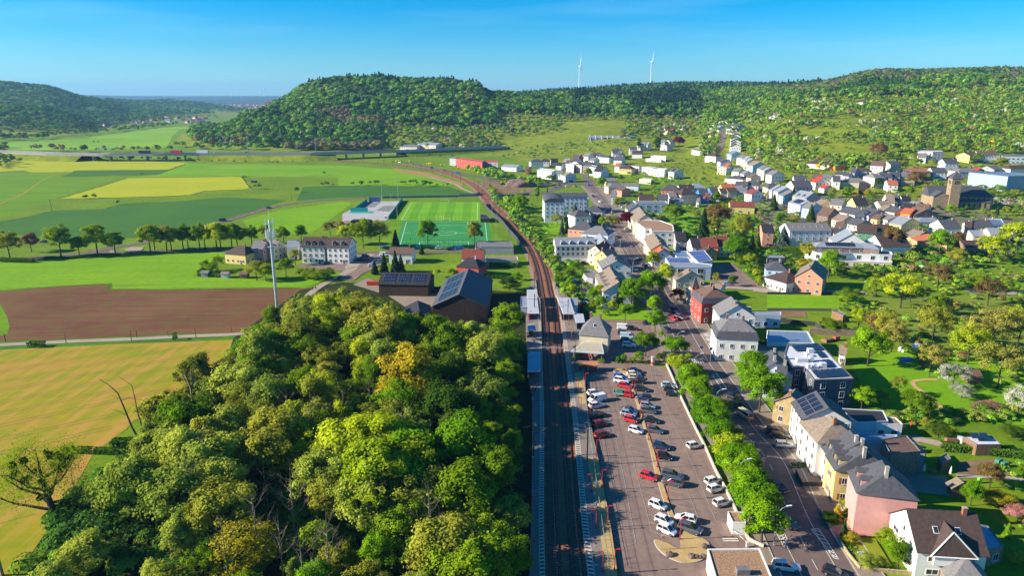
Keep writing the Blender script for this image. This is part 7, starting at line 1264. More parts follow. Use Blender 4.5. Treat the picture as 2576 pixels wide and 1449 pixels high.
# --- markings
def lines(name,segs,wd_=0.13,z=0.165,m=None,parent=None):
 mb=MB()
 for a,b in segs:
  a=Vector((a[0],a[1]));b=Vector((b[0],b[1]));d=b-a
  if d.length<.05:continue
  n=Vector((-d.y,d.x)).normalized()*wd_/2
  mb.add([(a.x-n.x,a.y-n.y,z),(b.x-n.x,b.y-n.y,z),(b.x+n.x,b.y+n.y,z),(a.x+n.x,a.y+n.y,z)],[(0,1,2,3)],m or WHITE)
 return mb.build(name,parent,kind='structure')
FAINT=mat('worn_paint',(0.34,0.30,0.26),var=.25,scale=2)
def bays(aisle,towards,n_len,step,nm):
 pts=resample([tuple(p[:2])for p in aisle],step);segs=[(a,b)for a,b in zip(pts[:-1],pts[1:])]
 for p in pts:d=Vector(towards).normalized();segs.append((p,p+d*n_len))
 return segs
seg=[]
A1=px('V3',(890,700),(960,950),(1010,1230))+px('V5',(1045,60),(1115,420),(1160,650),(1215,950),(1260,1200));seg+=bays(A1,(-1,-.42),5.2,2.95,'')
A2=px('V3',(990,690),(1075,1060))+px('V5',(1150,30),(1200,220),(1260,470),(1335,740),(1425,1100));seg+=bays(A2,(1,-.62),5.2,2.95,'')
A3=px('V3',(1395,640),(1440,900),(1500,1120))+px('V5',(1545,0),(1620,230),(1700,450),(1790,680),(1860,860),(1945,1065));seg+=bays(A3,(-1,.45),5.0,2.95,'')
A4=px('V3',(1440,690),(1500,900),(1590,1120),(1665,1300))+px('V5',(1690,68),(1762,235),(1840,412),(1922,612),(2015,838),(2085,1005));seg+=bays(A4,(1,.48),5.2,2.95,'')
lines('parking_lines',seg,.12,.166,FAINT)
def along(path,o,dash=None,step=1.0):
 p=resample(off([tuple(q)for q in path],o),step);out=[]
 for i in range(len(p)-1):
  if dash is None or(i%(dash[0]+dash[1]))<dash[0]:out.append((p[i],p[i+1]))
 return out
CTRW=[tuple(p)for p in STC]
lines('road_markings',along(CTRW,3.3)+along(CTRW,-3.6)+along(CTRW,-.1,(3,4)),.13,.172)
VRC=smooth_poly([tuple(p[:2])for p in VR],5,False);lines('road_markings',along(VRC,0,(4,6)),.18,.17)
def zebra(c,a,b,n,ln):
 A=GS(c,*a,0);B=GS(c,*b,0);d=B-A;t=Vector((-d.y,d.x,0)).normalized()*ln/2;m=MB()
 for i in range(n):
  p=A.lerp(B,(i+.2)/n);q=A.lerp(B,(i+.72)/n)
  m.add([(p.x-t.x,p.y-t.y,.176),(q.x-t.x,q.y-t.y,.176),(q.x+t.x,q.y+t.y,.176),(p.x+t.x,p.y+t.y,.176)],[(0,1,2,3)],WHITE)
 return m.build('zebra_crossing',kind='structure')
zebra('V3',(1735,575),(1925,575),8,4);zebra('V1',(1130,928),(1275,930),9,4);zebra('V1',(1035,762),(1210,762),10,3);zebra('V1',(925,492),(1045,494),9,3);zebra('V1',(785,282),(870,284),8,3)
zebra('V5',(2180,1080),(2200,1120),2,3);zebra('V5',(2450,1160),(2560,1210),4,3)
hs_=[]
for c_,quad in(('V3',[(2015,715),(2060,705),(2160,855),(2110,865)]),('V6',[(395,1040),(460,1035),(640,1310),(600,1300)]),('V6',[(40,990),(110,1000),(180,1130),(150,1200)]),('V1',[(1565,1350),(1580,1345),(1625,1425),(1605,1430)])):
 W=[GS(c_,x,y,0)for x,y in quad]
 for i in range(7):
  a=W[0].lerp(W[3],i/7);b=W[1].lerp(W[2],(i+.8)/7);hs_.append((a,b))
 for i in range(4):hs_.append((W[i],W[(i+1)%4]))
lines('hatched_markings',hs_,.22,.178)
KR=mat('kerb_dark',(0.16,0.15,0.14),var=.2)
def island(pts,label,z=.30):
 W=smooth_poly([tuple(p[:2])for p in pts],4);
 if sum(W[i][0]*W[(i+1)%len(W)][1]-W[(i+1)%len(W)][0]*W[i][1]for i in range(len(W)))<0:W.reverse()
 c=(sum(p[0]for p in W)/len(W),sum(p[1]for p in W)/len(W));m=MB();m.prism([(p[0],p[1])for p in W],0,z,KERB,KERB);o=m.build('kerb_island',label=label,cat='traffic island')
 b=bmesh.new();f=b.faces.new([b.verts.new((c[0]+(p[0]-c[0])*.965,c[1]+(p[1]-c[1])*.985,z+.008))for p in W]);bmesh.ops.triangulate(b,faces=[f]);me=bpy.data.meshes.new('gravel_top');b.to_mesh(me);b.free();me.materials.append(YPAVE);link(bpy.data.objects.new('gravel_top',me),o);return o
island(px('V3',(1180,770),(1240,960),(1310,1190),(1385,1449))+px('V5',(1440,440),(1545,780),(1650,1020))+px('V5',(1682,1010),(1580,740),(1478,400))+px('V3',(1420,1449),(1335,1190),(1265,960),(1200,770)),'long narrow ochre gravel strip dividing the car park')
island(px('V5',(1690,1015),(1820,1060),(1950,1110),(1985,1180),(1950,1270),(1850,1325),(1700,1328),(1560,1272),(1460,1185),(1430,1100),(1560,1140),(1690,1190)),'rounded ochre gravel island with rocks at the car park entrance')
island(px('V3',(1020,688),(1060,655),(1180,652),(1215,690),(1190,745),(1120,705)),'small ochre gravel island at the station end of the car park')
SW=px('V3',(1545,600),(1600,720),(1690,930),(1760,1080),(1850,1270),(1940,1445))+px('V5',(2040,410),(2120,560),(2240,810),(2345,1060),(2400,1120),(2520,1175));l,r,c_=ribbon(SW,.35,True,4)
m=MB();P_=[(p.x,p.y)for p in r]+[(p.x,p.y)for p in l[::-1]]
vs=[];
for a,b in zip(l,r):vs+=[(a.x,a.y,.1),(a.x,a.y,.8),(b.x,b.y,.8),(b.x,b.y,.1)]
m.add(vs,[(4*i+q,4*i+4+q,4*i+5+q,4*i+1+q)for i in range(len(l)-1)for q in range(3)],mat('pale_wall',(0.55,0.49,0.40),var=.15));m.build('low_wall',label='pale low wall between the car park and the row of trees',cat='wall')
e,r_=K('V5',[(2165,812),(2310,816),(2343,925),(2216,915)],2.8,'w','gv','white ribbed ticket kiosk with a gravel roof by the hedge',name='kiosk',cat='kiosk',group=None,win=False,z=.12)
e,r_=K('V5',[(1962,1188),(2482,1182),(2700,1700),(2110,1700)],4.2,'w','gv','white building with a reddish gravel roof at the lower edge',name='bus_station_building',cat='building',group=None,win=False,z=.1)
pq=GH('V5',2310,1420,4.2)-e.location;MB().bb(pq.x-1.1,pq.x+1.1,pq.y-.6,pq.y+.6,4,5,ROOF['g']).build('roof_vent',r_)
def ico(rad,sub,seed,m,sq=(1,1,.7)):
 b=bmesh.new();bmesh.ops.create_icosphere(b,subdivisions=sub,radius=rad)
 for v in b.verts:
  n=1+.35*mnoise.noise(v.co*1.3/rad+Vector((seed,0,0)));v.co=Vector((v.co.x*n*sq[0],v.co.y*n*sq[1],v.co.z*n*sq[2]))
 me=bpy.data.meshes.new('rock');b.to_mesh(me);b.free();me.materials.append(m);return me
ROCK=mat('rock',(0.14,0.10,0.08),var=.4,scale=3,bump=.5)
for i,(c_,x,y,s,lb)in enumerate([('V5',1940,1160,.75,'rock at the upper right rim of the gravel island'),('V5',1585,1238,.8,'flat rock on the left of the gravel island'),('V5',1808,1255,.75,'left rock of the row on the gravel island'),('V5',1855,1258,.6,'second rock of the row on the gravel island'),('V5',1890,1262,.45,'small rock in the row on the gravel island'),('V5',1925,1255,.6,'right rock of the row on the gravel island'),('V3',1045,672,.6,'left rock on the small station island'),('V3',1120,658,.6,'right rock on the small station island')]):
 o=link(bpy.data.objects.new('rock',ico(s,2,i*3.3,ROCK)));o.location=GS(c_,x,y,.45);tag(o,lb,'rock','rocks on the gravel islands')
e=empty('no_entry_sign',GS('V5',1510,1190,.3),0,label='round red no-entry sign with a white bar on the gravel island',cat='sign');MB().tube([(0,0,0),(0,0,2.6)],.05,METAL,6).build('pole',e)
m=MB();m.tube([(0,-.06,2.75),(0,-.02,2.75)],.38,PAINT['white'],20);m.tube([(0,-.09,2.75),(0,-.06,2.75)],.34,REDP,20);m.bb(-.24,.24,-.105,-.09,2.69,2.81,PAINT['white']);m.build('sign_plate',e)
e=empty('barrier',GS('V5',2355,1165,.14),0,label='red and white barrier arm beside the kiosk, raised slightly',cat='barrier');MB().bb(-.2,.2,-.2,.2,0,1.1,PAINT['white']).build('barrier_post',e)
b0=GS('V5',2165,1005,.14)-e.location;m=MB();
for i in range(10):a=Vector((0,0,1.0)).lerp(Vector((b0.x,b0.y,1.15)),i/10);b=Vector((0,0,1.0)).lerp(Vector((b0.x,b0.y,1.15)),(i+1)/10);m.tube([a,b],.06,REDP if i%3==1 else PAINT['white'],5)
m.build('barrier_arm',e)
m=MB();m.lathe([(.65,0),(.65,2.4),(.8,2.45),(.8,2.7),(.3,2.85)],CONC,14);e=empty('advertising_column',GS('V3',1418,610,.12),0,label='round advertising column with colourful posters behind the hedge',cat='column');m.build('column',e);MB().lathe([(.67,.3),(.67,1.0)],REDP,14).build('poster',e)
m=MB();FP=px('V3',(715,690),(745,1000),(770,1200))+px('V5',(810,250),(850,560),(890,850),(930,1150),(980,1449));fp=resample([tuple(p[:2])for p in FP],2.4);e=empty('railing',(0,0,0),label='thin steel railing along the ochre strip of the platform',cat='railing')
for p in fp:MB().tube([(p.x,p.y,PH_),(p.x,p.y,PH_+1.1)],.035,GREYP,4).build('post',e)
m.tube([(p.x,p.y,PH_+1.08)for p in fp],.03,GREYP,4);m.tube([(p.x,p.y,PH_+.6)for p in fp],.02,GREYP,4);m.build('rail',e)
BLU=mat('sign_blue',(0.01,0.05,0.30),rough=.4,var=.02);WHT=PAINT['white'];SFONT={}
def text_mesh(s,size,m):
 cu=bpy.data.curves.new('lettering','FONT');cu.body=s;cu.size=size;cu.extrude=.01;cu.align_x='CENTER';cu.align_y='CENTER';o=bpy.data.objects.new('tmp',cu);link(o)
 dg=bpy.context.evaluated_depsgraph_get();dg.update();me=bpy.data.meshes.new_from_object(o.evaluated_get(dg));bpy.data.objects.remove(o);me.materials.clear();me.materials.append(m);return me
def psign(c,x,y,s,z,label,w_=.7,h_=.7,hg=2.9,bm=None,tm=None,size=.55):
 e=empty('sign',GS(c,x,y,z),0,label=label,cat='sign');MB().tube([(0,0,0),(0,0,hg)],.05,GREYP,5).build('pole',e)
 pl=MB().bb(-w_/2,w_/2,-.04,.04,hg,hg+h_,bm or BLU).build('sign_plate',e)
 if s:o=put('lettering',text_mesh(s,size,tm or WHT),pl,(0,-.05,hg+h_/2));o.rotation_euler=(math.pi/2,0,0)
psign('V5',222,700,'B',PH_,'blue platform sector sign reading B');psign('V5',838,880,'B',PH_,'sector sign B on the right platform',bm=GREYP);psign('V5',845,660,'C',PH_,'sector sign C on the right platform',bm=GREYP);psign('V3',218,1060,'C',PH_,'sector sign C on the left platform',bm=GREYP,size=.5);psign('V3',232,470,'5',PH_,'blue track number sign reading 5 on the left platform')
psign('V3',1990,600,'',.2,'blue crossing sign on a blue post by the street',w_=.9,h_=.9,hg=4.6);psign('V3',1900,495,'',.2,'blue and white crossing sign beside the parasols',hg=1.6,w_=.9,h_=.9)
psign('V6',815,1395,'',.2,'white guide post with a pointed street sign at the lawn corner',w_=1.2,h_=.3,hg=3.4,bm=WHT)
def person(c,x,y,z,ang,top,leg,label,h=1.72,skin=(0.45,0.28,0.2),walk=.25):
 m=bpy.data.meshes.new('person');k=h/1.72
 V=[(0,0,.95),(0,0,1.18),(0,0,1.42),(0,0,1.53),(0,.02,1.62),(0,0,1.72),(-.10,0,.90),(-.11,walk*.5,.50),(-.11,walk*.6-.05,.07),(-.11,walk*.6+.10,.03),(.10,0,.90),(.11,-walk*.3,.50),(.11,-walk*.9,.09),(.11,-walk*.9+.14,.03),(-.19,0,1.40),(-.25,-walk*.4,1.12),(-.24,-walk*.3+.08,.86),(.19,0,1.40),(.25,walk*.4,1.12),(.24,walk*.5+.08,.86)]
 E=[(0,1),(1,2),(2,3),(3,4),(4,5),(0,6),(6,7),(7,8),(8,9),(0,10),(10,11),(11,12),(12,13),(2,14),(14,15),(15,16),(2,17),(17,18),(18,19)]
 rr=[.15,.14,.15,.06,.10,.08,.10,.065,.045,.04,.10,.065,.045,.04,.07,.05,.035,.07,.05,.035]
 m.from_pydata([(a*k,b*k,q*k)for a,b,q in V],E,[]);o=bpy.data.objects.new('person',m);link(o);o.location=GS(c,x,y,z);o.rotation_euler=(0,0,ang)
 md=o.modifiers.new('skin','SKIN');
 for i,v in enumerate(m.skin_vertices[0].data):v.radius=(rr[i]*k,rr[i]*k)
 m.skin_vertices[0].data[0].use_root=True;s=o.modifiers.new('sub','SUBSURF');s.levels=1;s.render_levels=1
 mt=bpy.data.materials.new('person_skin_clothes');mt.use_nodes=True;t=mt.node_tree;b=t.nodes['Principled BSDF'];b.inputs['Roughness'].default_value=.8
 tc=t.nodes.new('ShaderNodeTexCoord');sp=t.nodes.new('ShaderNodeSeparateXYZ');cr=t.nodes.new('ShaderNodeValToRGB');dv=t.nodes.new('ShaderNodeMath');dv.operation='DIVIDE';dv.inputs[1].default_value=h+.1
 t.links.new(tc.outputs['Object'],sp.inputs[0]);t.links.new(sp.outputs['Z'],dv.inputs[0]);t.links.new(dv.outputs[0],cr.inputs[0]);cr.color_ramp.interpolation='CONSTANT'
 el=cr.color_ramp.elements;el[0].position=0;el[0].color=list(leg)+[1];el[1].position=.54;el[1].color=list(top)+[1];q=el.new(.83);q.color=list(skin)+[1];q=el.new(.93);q.color=(.03,.02,.015,1);q=el.new(.0);q.color=list(leg)+[1]
 t.links.new(cr.outputs[0],b.inputs['Base Color']);m.materials.append(mt);tag(o,label,'person');return o
person('V3',262,850,PH_,2.5,(.40,.30,.42),(.35,.3,.38),'person in pale pink clothes walking on the left platform')
person('V3',245,890,PH_,.5,(.02,.02,.03),(.02,.02,.03),'person in dark clothes standing on the left platform')
person('V5',826,680,PH_,1.2,(.5,.5,.5),(.1,.2,.25),'person in a white top by the sector sign',walk=.1)
person('L2',2345,520,.2,.6,(.03,.03,.06),(.02,.02,.03),'left of two walkers on the farm path');person('L2',2368,515,.2,.6,(.05,.04,.05),(.02,.02,.03),'right of two walkers on the farm path')
e=empty('antenna_mast',GS('M2',437,832,0),0,label='tall pale steel antenna mast with ladder and antenna crown beside the farm path',cat='mast')
MST=mat('pale_steel',(0.50,0.55,0.58),rough=.45,metal=.3,var=.1);m=MB();m.tube([(0,0,0),(0,0,34),(0,0,41)],[.6,.42,.38],MST,14);m.build('mast_tube',e)
for z in(8,16,24):MB().tube([(0,0,z),(0,0,z+.15)],.85-.01*z,GREYP,14).build('flange',e)
m=MB()
for i in range(60):m.bb(-.2,.2,-.98+.0045*i,-.94+.0045*i,2+i*.55,2.05+i*.55,GREYP)
m.bb(-.22,-.18,-1.0,-.9,2,35,GREYP);m.bb(.18,.22,-1.0,-.9,2,35,GREYP);m.build('ladder',e)
for z,r in((35.2,1.5),(39.8,1.5),(31.5,1.3)):
 m=MB()
 for k in range(12):a=k*math.pi/6;b=a+math.pi/6;m.tube([(r*math.cos(a),r*math.sin(a),z),(r*math.cos(b),r*math.sin(b),z)],.06,MST,4);m.tube([(0,0,z),(r*math.cos(a),r*math.sin(a),z)],.04,MST,3)
 m.build('platform_ring',e)
for k in range(6):
 a=k*math.pi/3+.3;MB().bb(-.16,.16,-.1,.1,34.6,37.4,WHT).build('antenna',e).location=(1.6*math.cos(a),1.6*math.sin(a),0);MB().tube([(1.5*math.cos(a+.5),1.5*math.sin(a+.5),34),(1.5*math.cos(a+.5),1.5*math.sin(a+.5),41.5)],.07,MST,4).build('antenna',e)
MB().tube([(0,0,41),(0,0,45.5)],[.06,.02],MST,4).build('lightning_rod',e)
def turbine(c,x,y,dist,hub,yaw,rot,label,sc=1):
 u,v=S(c,x,y);d=ray(u,v);k=dist/d.y;e=empty('wind_turbine',(d.x*k,dist,CAMH+d.z*k-6),yaw,label=label,cat='wind turbine',group='wind turbines on the horizon')
 TW=mat('turbine_white',(0.8,0.82,0.84),var=.03);MB().tube([(0,0,0),(0,0,hub)],[hub*.019,hub*.010],TW,10).build('tower',e);MB().box((0,0,hub),(hub*.035,hub*.10,hub*.035),TW).build('nacelle',e)
 for i in range(3):
  a=rot+i*2.0944;L=hub*.52;m=MB();pts=[(0,-hub*.06,hub),(math.sin(a)*L*.25,-hub*.06,hub+math.cos(a)*L*.25),(math.sin(a)*L,-hub*.065,hub+math.cos(a)*L)];m.tube(pts,[hub*.012,hub*.017,hub*.003],TW,5);m.build('blade',e)
turbine('M',1773,232,3000,86,1.2,.05,'left of two tall white wind turbines above the wooded ridge');turbine('M',2309,195,3000,83,.9,.25,'right of two tall white wind turbines above the wooded ridge')
for i,(x,y)in enumerate(((1550,292),(1733,318),(1953,298),(1977,298),(1994,299))):turbine('L',x,y,9000,80,.3*i,i*.7,f'tiny pale wind turbine on the far horizon, {ORD[i]} from the left')
VD=[GS('L',x,y,8.5)for x,y in((-120,716),(60,722),(400,735),(800,742),(1200,741),(1500,736),(1900,735),(2350,735),(2567,728))]+[GS('M',x,y,8.5)for x,y in((200,722),(450,715),(700,705),(1000,692),(1250,682))]
VPT=resample([tuple(p[:2])for p in VD],6);e=empty('motorway_viaduct',(0,0,0),label='long low concrete motorway viaduct crossing the valley',cat='viaduct')
def deck(name,pts,w_,z0,z1,m,parent,offs=0):
 P_=off([tuple(p)for p in pts],offs);l,r,c_=ribbon(P_,w_,False);vs=[];b=MB()
 for a,q in zip(l,r):vs+=[(a.x,a.y,z0),(a.x,a.y,z1),(q.x,q.y,z1),(q.x,q.y,z0)]
 b.add(vs,[(4*i+k,4*i+4+k,4*i+4+(k+1)%4,4*i+(k+1)%4)for i in range(len(l)-1)for k in range(4)],m);return b.build(name,parent)
deck('deck',VPT,24,7.0,8.3,CONC,e);deck('carriageway',VPT,22.5,8.3,8.36,ASPH,e)
for s in(-11.8,11.8,0):deck('parapet',VPT,.3,8.36,9.2,CONC if s else METAL,e,s)
for i in range(2,len(VPT)-2,4):
 p=VPT[i]
 if S('L',700,0)[0]<project(p.x,p.y,0)[0]<S('L',1500,0)[0]or S('M',0,0)[0]<project(p.x,p.y,0)[0]<S('M',430,0)[0]:
  d=VPT[i+1]-VPT[i-1];MB().box((p.x,p.y-5,3.4),(1.6,6,7.4),CONC,math.atan2(d.y,d.x)).build('pier',e)
bank=[];
for nm,u0,u1 in(('embankment',S('L',-100,0)[0],S('L',690,0)[0]),('embankment',S('L',1500,0)[0],S('L',2520,0)[0]),('embankment',S('M',440,0)[0],S('M',1300,0)[0])):
 seg_=[p for p in VPT if u0<project(p.x,p.y,0)[0]<u1]
 if len(seg_)<3:continue
 l,r,c_=ribbon([tuple(p)for p in seg_],24,False);l2,r2,c_=ribbon([tuple(p)for p in seg_],50,False);b=MB();vs=[]
 for a,q,a2,q2 in zip(l,r,l2,r2):vs+=[(a2.x,a2.y,-.1),(a.x,a.y,6.9),(q.x,q.y,6.9),(q2.x,q2.y,-.1)]
 b.add(vs,[(4*i+k,4*i+4+k,4*i+5+k,4*i+1+k)for i in range(len(l)-1)for k in range(3)],HILLG);b.build(nm,kind='structure')
def onroad(x,y,c='L'):return GS(c,x,y,8.5)
for i,(c_,x,y,k,cl,lb)in enumerate([('L',1322,734,'lorry','red','bright red lorry on the viaduct'),('L',1085,736,'lorry','black','dark lorry on the viaduct left of the red one'),('L',1520,734,'lorry','white','white lorry on the motorway right of the red one'),('L',1610,734,'hatch','white','white car on the motorway'),('L',1850,732,'hatch','grey','dark car on the motorway')]):
 car(onroad(x,y,c_),R(-2),k,cl,lb,'vehicles on the motorway',name='lorry' if k=='lorry' else 'car',cat='lorry' if k=='lorry' else 'car',full=False)
for i,(c_,x,y)in enumerate((('L',745,738),('L',1862,735),('L',2370,730),('M',812,700),('M',1297,690))):
 e=empty('motorway_mast',GS(c_,x,y,0 if i else 8.4),0,label=['sign gantry standing on the viaduct','lattice mast beside the motorway, first from the left','lattice mast beside the motorway, second from the left','lattice mast beside the motorway, third from the left','lattice mast beside the motorway, rightmost'][i],cat='mast',group='motorway masts')
 hh=9 if i==0 else 24;MB().tube([(0,0,0),(0,0,hh)],[.5,.2],METAL,5).tube([(-1.4,0,0),(-.4,0,hh)],.15,METAL,3).tube([(1.4,0,0),(.4,0,hh)],.15,METAL,3).build('mast_post',e)
 if i==0:MB().tube([(0,0,8),(24,0,8)],.4,METAL,4).build('cross_beam',e)
e=empty('retaining_wall',(0,0,0),label='dark noise wall beside the railway and the pitches',cat='wall');m=MB();q=off(RLC,6.5)
seg_=[p for p in q if 395<p[1]<560];vs=[]
for p in seg_:vs+=[(p[0],p[1],-.2),(p[0],p[1],2.6),(p[0]+.25,p[1],2.6),(p[0]+.25,p[1],-.2)]
m.add(vs,[(4*i+k,4*i+4+k,4*i+5+k,4*i+1+k)for i in range(len(seg_)-1)for k in range(3)],mat('dark_wall',(0.05,0.06,0.055),var=.2));m.build('wall_panel',e)
def wallrun(c,pts,h,m,label,name='wall',cat='wall',th=.25,z=None):
 W=[GS(c,x,y,0 if z is None else z)for x,y in pts];b=MB();l,r,c_=ribbon([tuple(p[:2])for p in W],th,False);vs=[]
 for a,q in zip(l,r):vs+=[(a.x,a.y,-.2),(a.x,a.y,h),(q.x,q.y,h),(q.x,q.y,-.2)]
 b.add(vs,[(4*i+k,4*i+4+k,4*i+5+k,4*i+1+k)for i in range(len(l)-1)for k in range(3)],m)
 for k in(0,len(l)-1):b.add(vs[4*k:4*k+4],[(0,1,2,3)],m)
 return b.build(name,label=label,cat=cat)
STN=WALL['st'];FNC=mat('dark_fence',(0.045,0.045,0.05),var=.3,scale=2)
wallrun('V6',[(470,870),(545,1000),(560,1040)],.9,mat('ochre_wall',(0.45,0.33,0.16),var=.3,scale=1.5,bump=.3),'ochre garden wall before the pink house')
wallrun('V6',[(640,1140),(720,1270),(830,1400),(1000,1420),(1330,1449)],.8,MATS['ochre_wall'],'long rubble wall around the lawn at the lower right')
wallrun('V6',[(255,540),(310,655),(600,650)],1.2,FNC,'dark slatted fence around the yellow house forecourt',name='fence',cat='fence')
wallrun('V4',[(90,460),(480,500),(560,570)],1.6,FNC,'grey timber fence behind the workshop yard',name='fence',cat='fence')
wallrun('V4',[(420,580),(1015,610)],2.2,STN,'old brown stone wall beside the reddish tree',th=.5)
wallrun('V4',[(0,180),(980,188)],1.0,FNC,'thin wire fence along the lane meadow',name='fence',cat='fence',th=.05)
wallrun('V4',[(0,345),(640,350)],1.1,mat('wire_fence',(0.16,0.15,0.12)),'post fence between meadow and vegetable patch',name='fence',cat='fence',th=.05)
wallrun('M',[(870,1060),(1000,1055),(1030,1040)],2.5,CONC,'pale concrete underpass wall beneath the railway')
wallrun('M',[(300,1072),(870,1062)],1.6,mat('blue_boards',(0.12,0.17,0.22),var=.3,scale=.3),'blue-grey board fence behind the upper pitch',name='fence',cat='fence')
wallrun('M',[(1140,1062),(1400,1048)],1.6,MATS['blue_boards'],'blue-grey board fence right of the railway',name='fence',cat='fence')
wallrun('M',[(1530,948),(1730,952)],2.0,FNC,'dark fence behind the roundabout',name='fence',cat='fence')
HED=leaf_mat('hedge_leaf',(0.045,0.11,0.012),(0.07,0.15,0.014),trans=.15,scale=1.2)
def hedge(c,pts,h,w_,label,seed):
 W=[GS(c,x,y,None)for x,y in pts];rg=np.random.default_rng(seed);P=[];N=[]
 for a,b in zip(W[:-1],W[1:]):
  n=max(40,int((b-a).length*w_*h*26));t=rg.uniform(0,1,n);d=(b-a);nn=Vector((-d.y,d.x,0)).normalized();s=rg.uniform(-1,1,n);z=rg.uniform(0,1,n);edge=rg.uniform(0,1,n)<.6
  s=np.where(edge,np.sign(s)*.95,s);z=np.where(edge,z,.95);c0=np.array(a)[None,:]+t[:,None]*np.array(d)[None,:]
  P.append(c0+s[:,None]*np.array(nn)[None,:]*w_/2+np.stack([0*z,0*z,z*h],1));N.append(s[:,None]*np.array(nn)[None,:]+np.stack([0*z,0*z,z],1))
 o=link(bpy.data.objects.new('hedge',quad_mesh('hedge',cards(np.concatenate(P),np.concatenate(N),.42,rg,.5),HED)));return tag(o,label,'hedge')
hedge('V6',[(1560,320),(1900,345),(2300,395)],1.8,2.2,'thick dark hedge below the timber shed',1);hedge('V6',[(205,480),(345,480)],1.0,1.0,'small clipped hedge beside the round bay house',2);hedge('V6',[(690,1160),(830,1310),(1100,1390)],.9,.8,'low hedge along the corner lawn',3)
hedge('M2',[(-165,415),(-120,385),(-60,385)],2.6,1.6,'dark clipped hedge at the corner of the garden plot',4);hedge('M2',[(-165,415),(60,425)],1.8,1.4,'long clipped hedge along the meadow',5);hedge('M2',[(2010,345),(2220,350)],2.2,1.6,'dark hedge in front of the sandy garage roof',6);hedge('M2',[(1990,430),(2240,440)],1.5,1.2,'low hedge around the pool garden',7)
hedge('V3',[(1040,595),(1400,600)],.7,.8,'low dark hedge before the ball bushes',8);hedge('V1',[(2330,1010),(2560,1230)],1.6,1.5,'bright clipped hedge behind the bank car park',9);hedge('W5',[(1580,1040),(1790,1080)],2,2,'square hedge right of the terraced apartments',10);hedge('V2',[(2160,590),(2600,610)],2.2,2.5,'long hedge between sports hall and cemetery',11);hedge('V4',[(130,115),(500,115)],1.5,1.2,'hedge in front of the bungalow lane',12);hedge('V2',[(185,1195),(250,1200),(330,1205)],6,3,'tall dark cypress hedge above the lane houses',13);hedge('L2',[(340,285),(520,285),(740,262),(900,262)],1.3,2.2,'shaggy verge hedge beneath the avenue',14);hedge('L2',[(0,305),(250,312)],2.0,3,'dark bushes left beneath the avenue',15);hedge('L2',[(220,945),(330,945)],1.8,2.5,'bush clump on the verge of the farm path',16);hedge('L2',[(1305,890),(1330,890)],2.4,1.6,'single green bush on the farm path verge',17);hedge('F1',[(450,625),(850,635)],1.4,1.6,'reed strip crossing the stubble field',18);hedge('F1',[(750,590),(880,585)],2.0,2.5,'reedy bushes at the end of the field strip',19)
TURF=ground_mat('artificial_turf',[(0.035,0.22,0.055),(0.045,0.26,0.065),(0.03,0.19,0.05)],(0.05,.4));LAWN1=ground_mat('pitch_grass',[(0.10,0.28,0.008),(0.12,0.31,0.008),(0.08,0.24,0.008)],(0.05,.4));LAWN2=ground_mat('pitch_grass_light',[(0.14,0.34,0.010),(0.16,0.37,0.010),(0.12,0.30,0.010)],(0.05,.4))
PA=px('M',(452,1247),(1098,1247),(1122,1440),(395,1440));PB=px('M',(500,1102),(1030,1102),(1028,1240),(415,1240))
sheet('sports_ground',px('M',(380,1100),(1040,1095),(1130,1300),(1260,1449),(330,1449)),MIDG,.10);sheet('football_pitch',PA,TURF,.13)
def bil(q,a,b):return(q[0].lerp(q[1],a)).lerp(q[3].lerp(q[2],a),b)
for i in range(9):
 sheet('football_pitch',[bil(PB,i/9,0),bil(PB,(i+1)/9,0),bil(PB,(i+1)/9,1),bil(PB,i/9,1)],LAWN1 if i%2 else LAWN2,.13)
PAs=[bil(PA,.045,.02),bil(PA,.955,.02),bil(PA,.955,.98),bil(PA,.045,.98)]
def pl_(q,*uv):return[(bil(q,*a),bil(q,*b))for a,b in zip(uv[:-1],uv[1:])]
sgm=pl_(PAs,(0,0),(1,0),(1,1),(0,1),(0,0))+pl_(PAs,(0,.5),(1,.5))+pl_(PAs,(.22,0),(.22,.16),(.78,.16),(.78,0))+pl_(PAs,(.22,1),(.22,.84),(.78,.84),(.78,1))+pl_(PAs,*[(.5+.14*math.cos(t*math.pi/12),.5+.09*math.sin(t*math.pi/12))for t in range(25)])
lines('pitch_lines',sgm,.25,.145,mat('pitch_white',(.7,.72,.65)))
PBs=[bil(PB,.04,.03),bil(PB,.97,.03),bil(PB,.97,.97),bil(PB,.04,.97)];lines('pitch_lines',pl_(PBs,(0,0),(1,0),(1,1),(0,1),(0,0))+pl_(PBs,(0,.5),(1,.5)),.2,.145,MATS['pitch_white'])
def goal(p,label,w_=6):
 e=empty('football_goal',(p.x,p.y,.14),0,label=label,cat='goal',group='football goals');MB().tube([(-w_/2,0,0),(-w_/2,0,2.4),(w_/2,0,2.4),(w_/2,0,0)],.09,WHT,5).build('goal_frame',e);MB().tube([(-w_/2,0,2.4),(-w_/2,1.5,0),(w_/2,1.5,0),(w_/2,0,2.4)],.04,METAL,4).build('net_frame',e)
goal(bil(PAs,.5,0),'white goal at the far end of the artificial pitch');goal(bil(PAs,.5,1),'white goal at the near end of the artificial pitch');goal(bil(PBs,.5,1),'white goal at the near end of the striped lawn');goal(bil(PBs,.5,0),'white goal at the far end of the striped lawn')
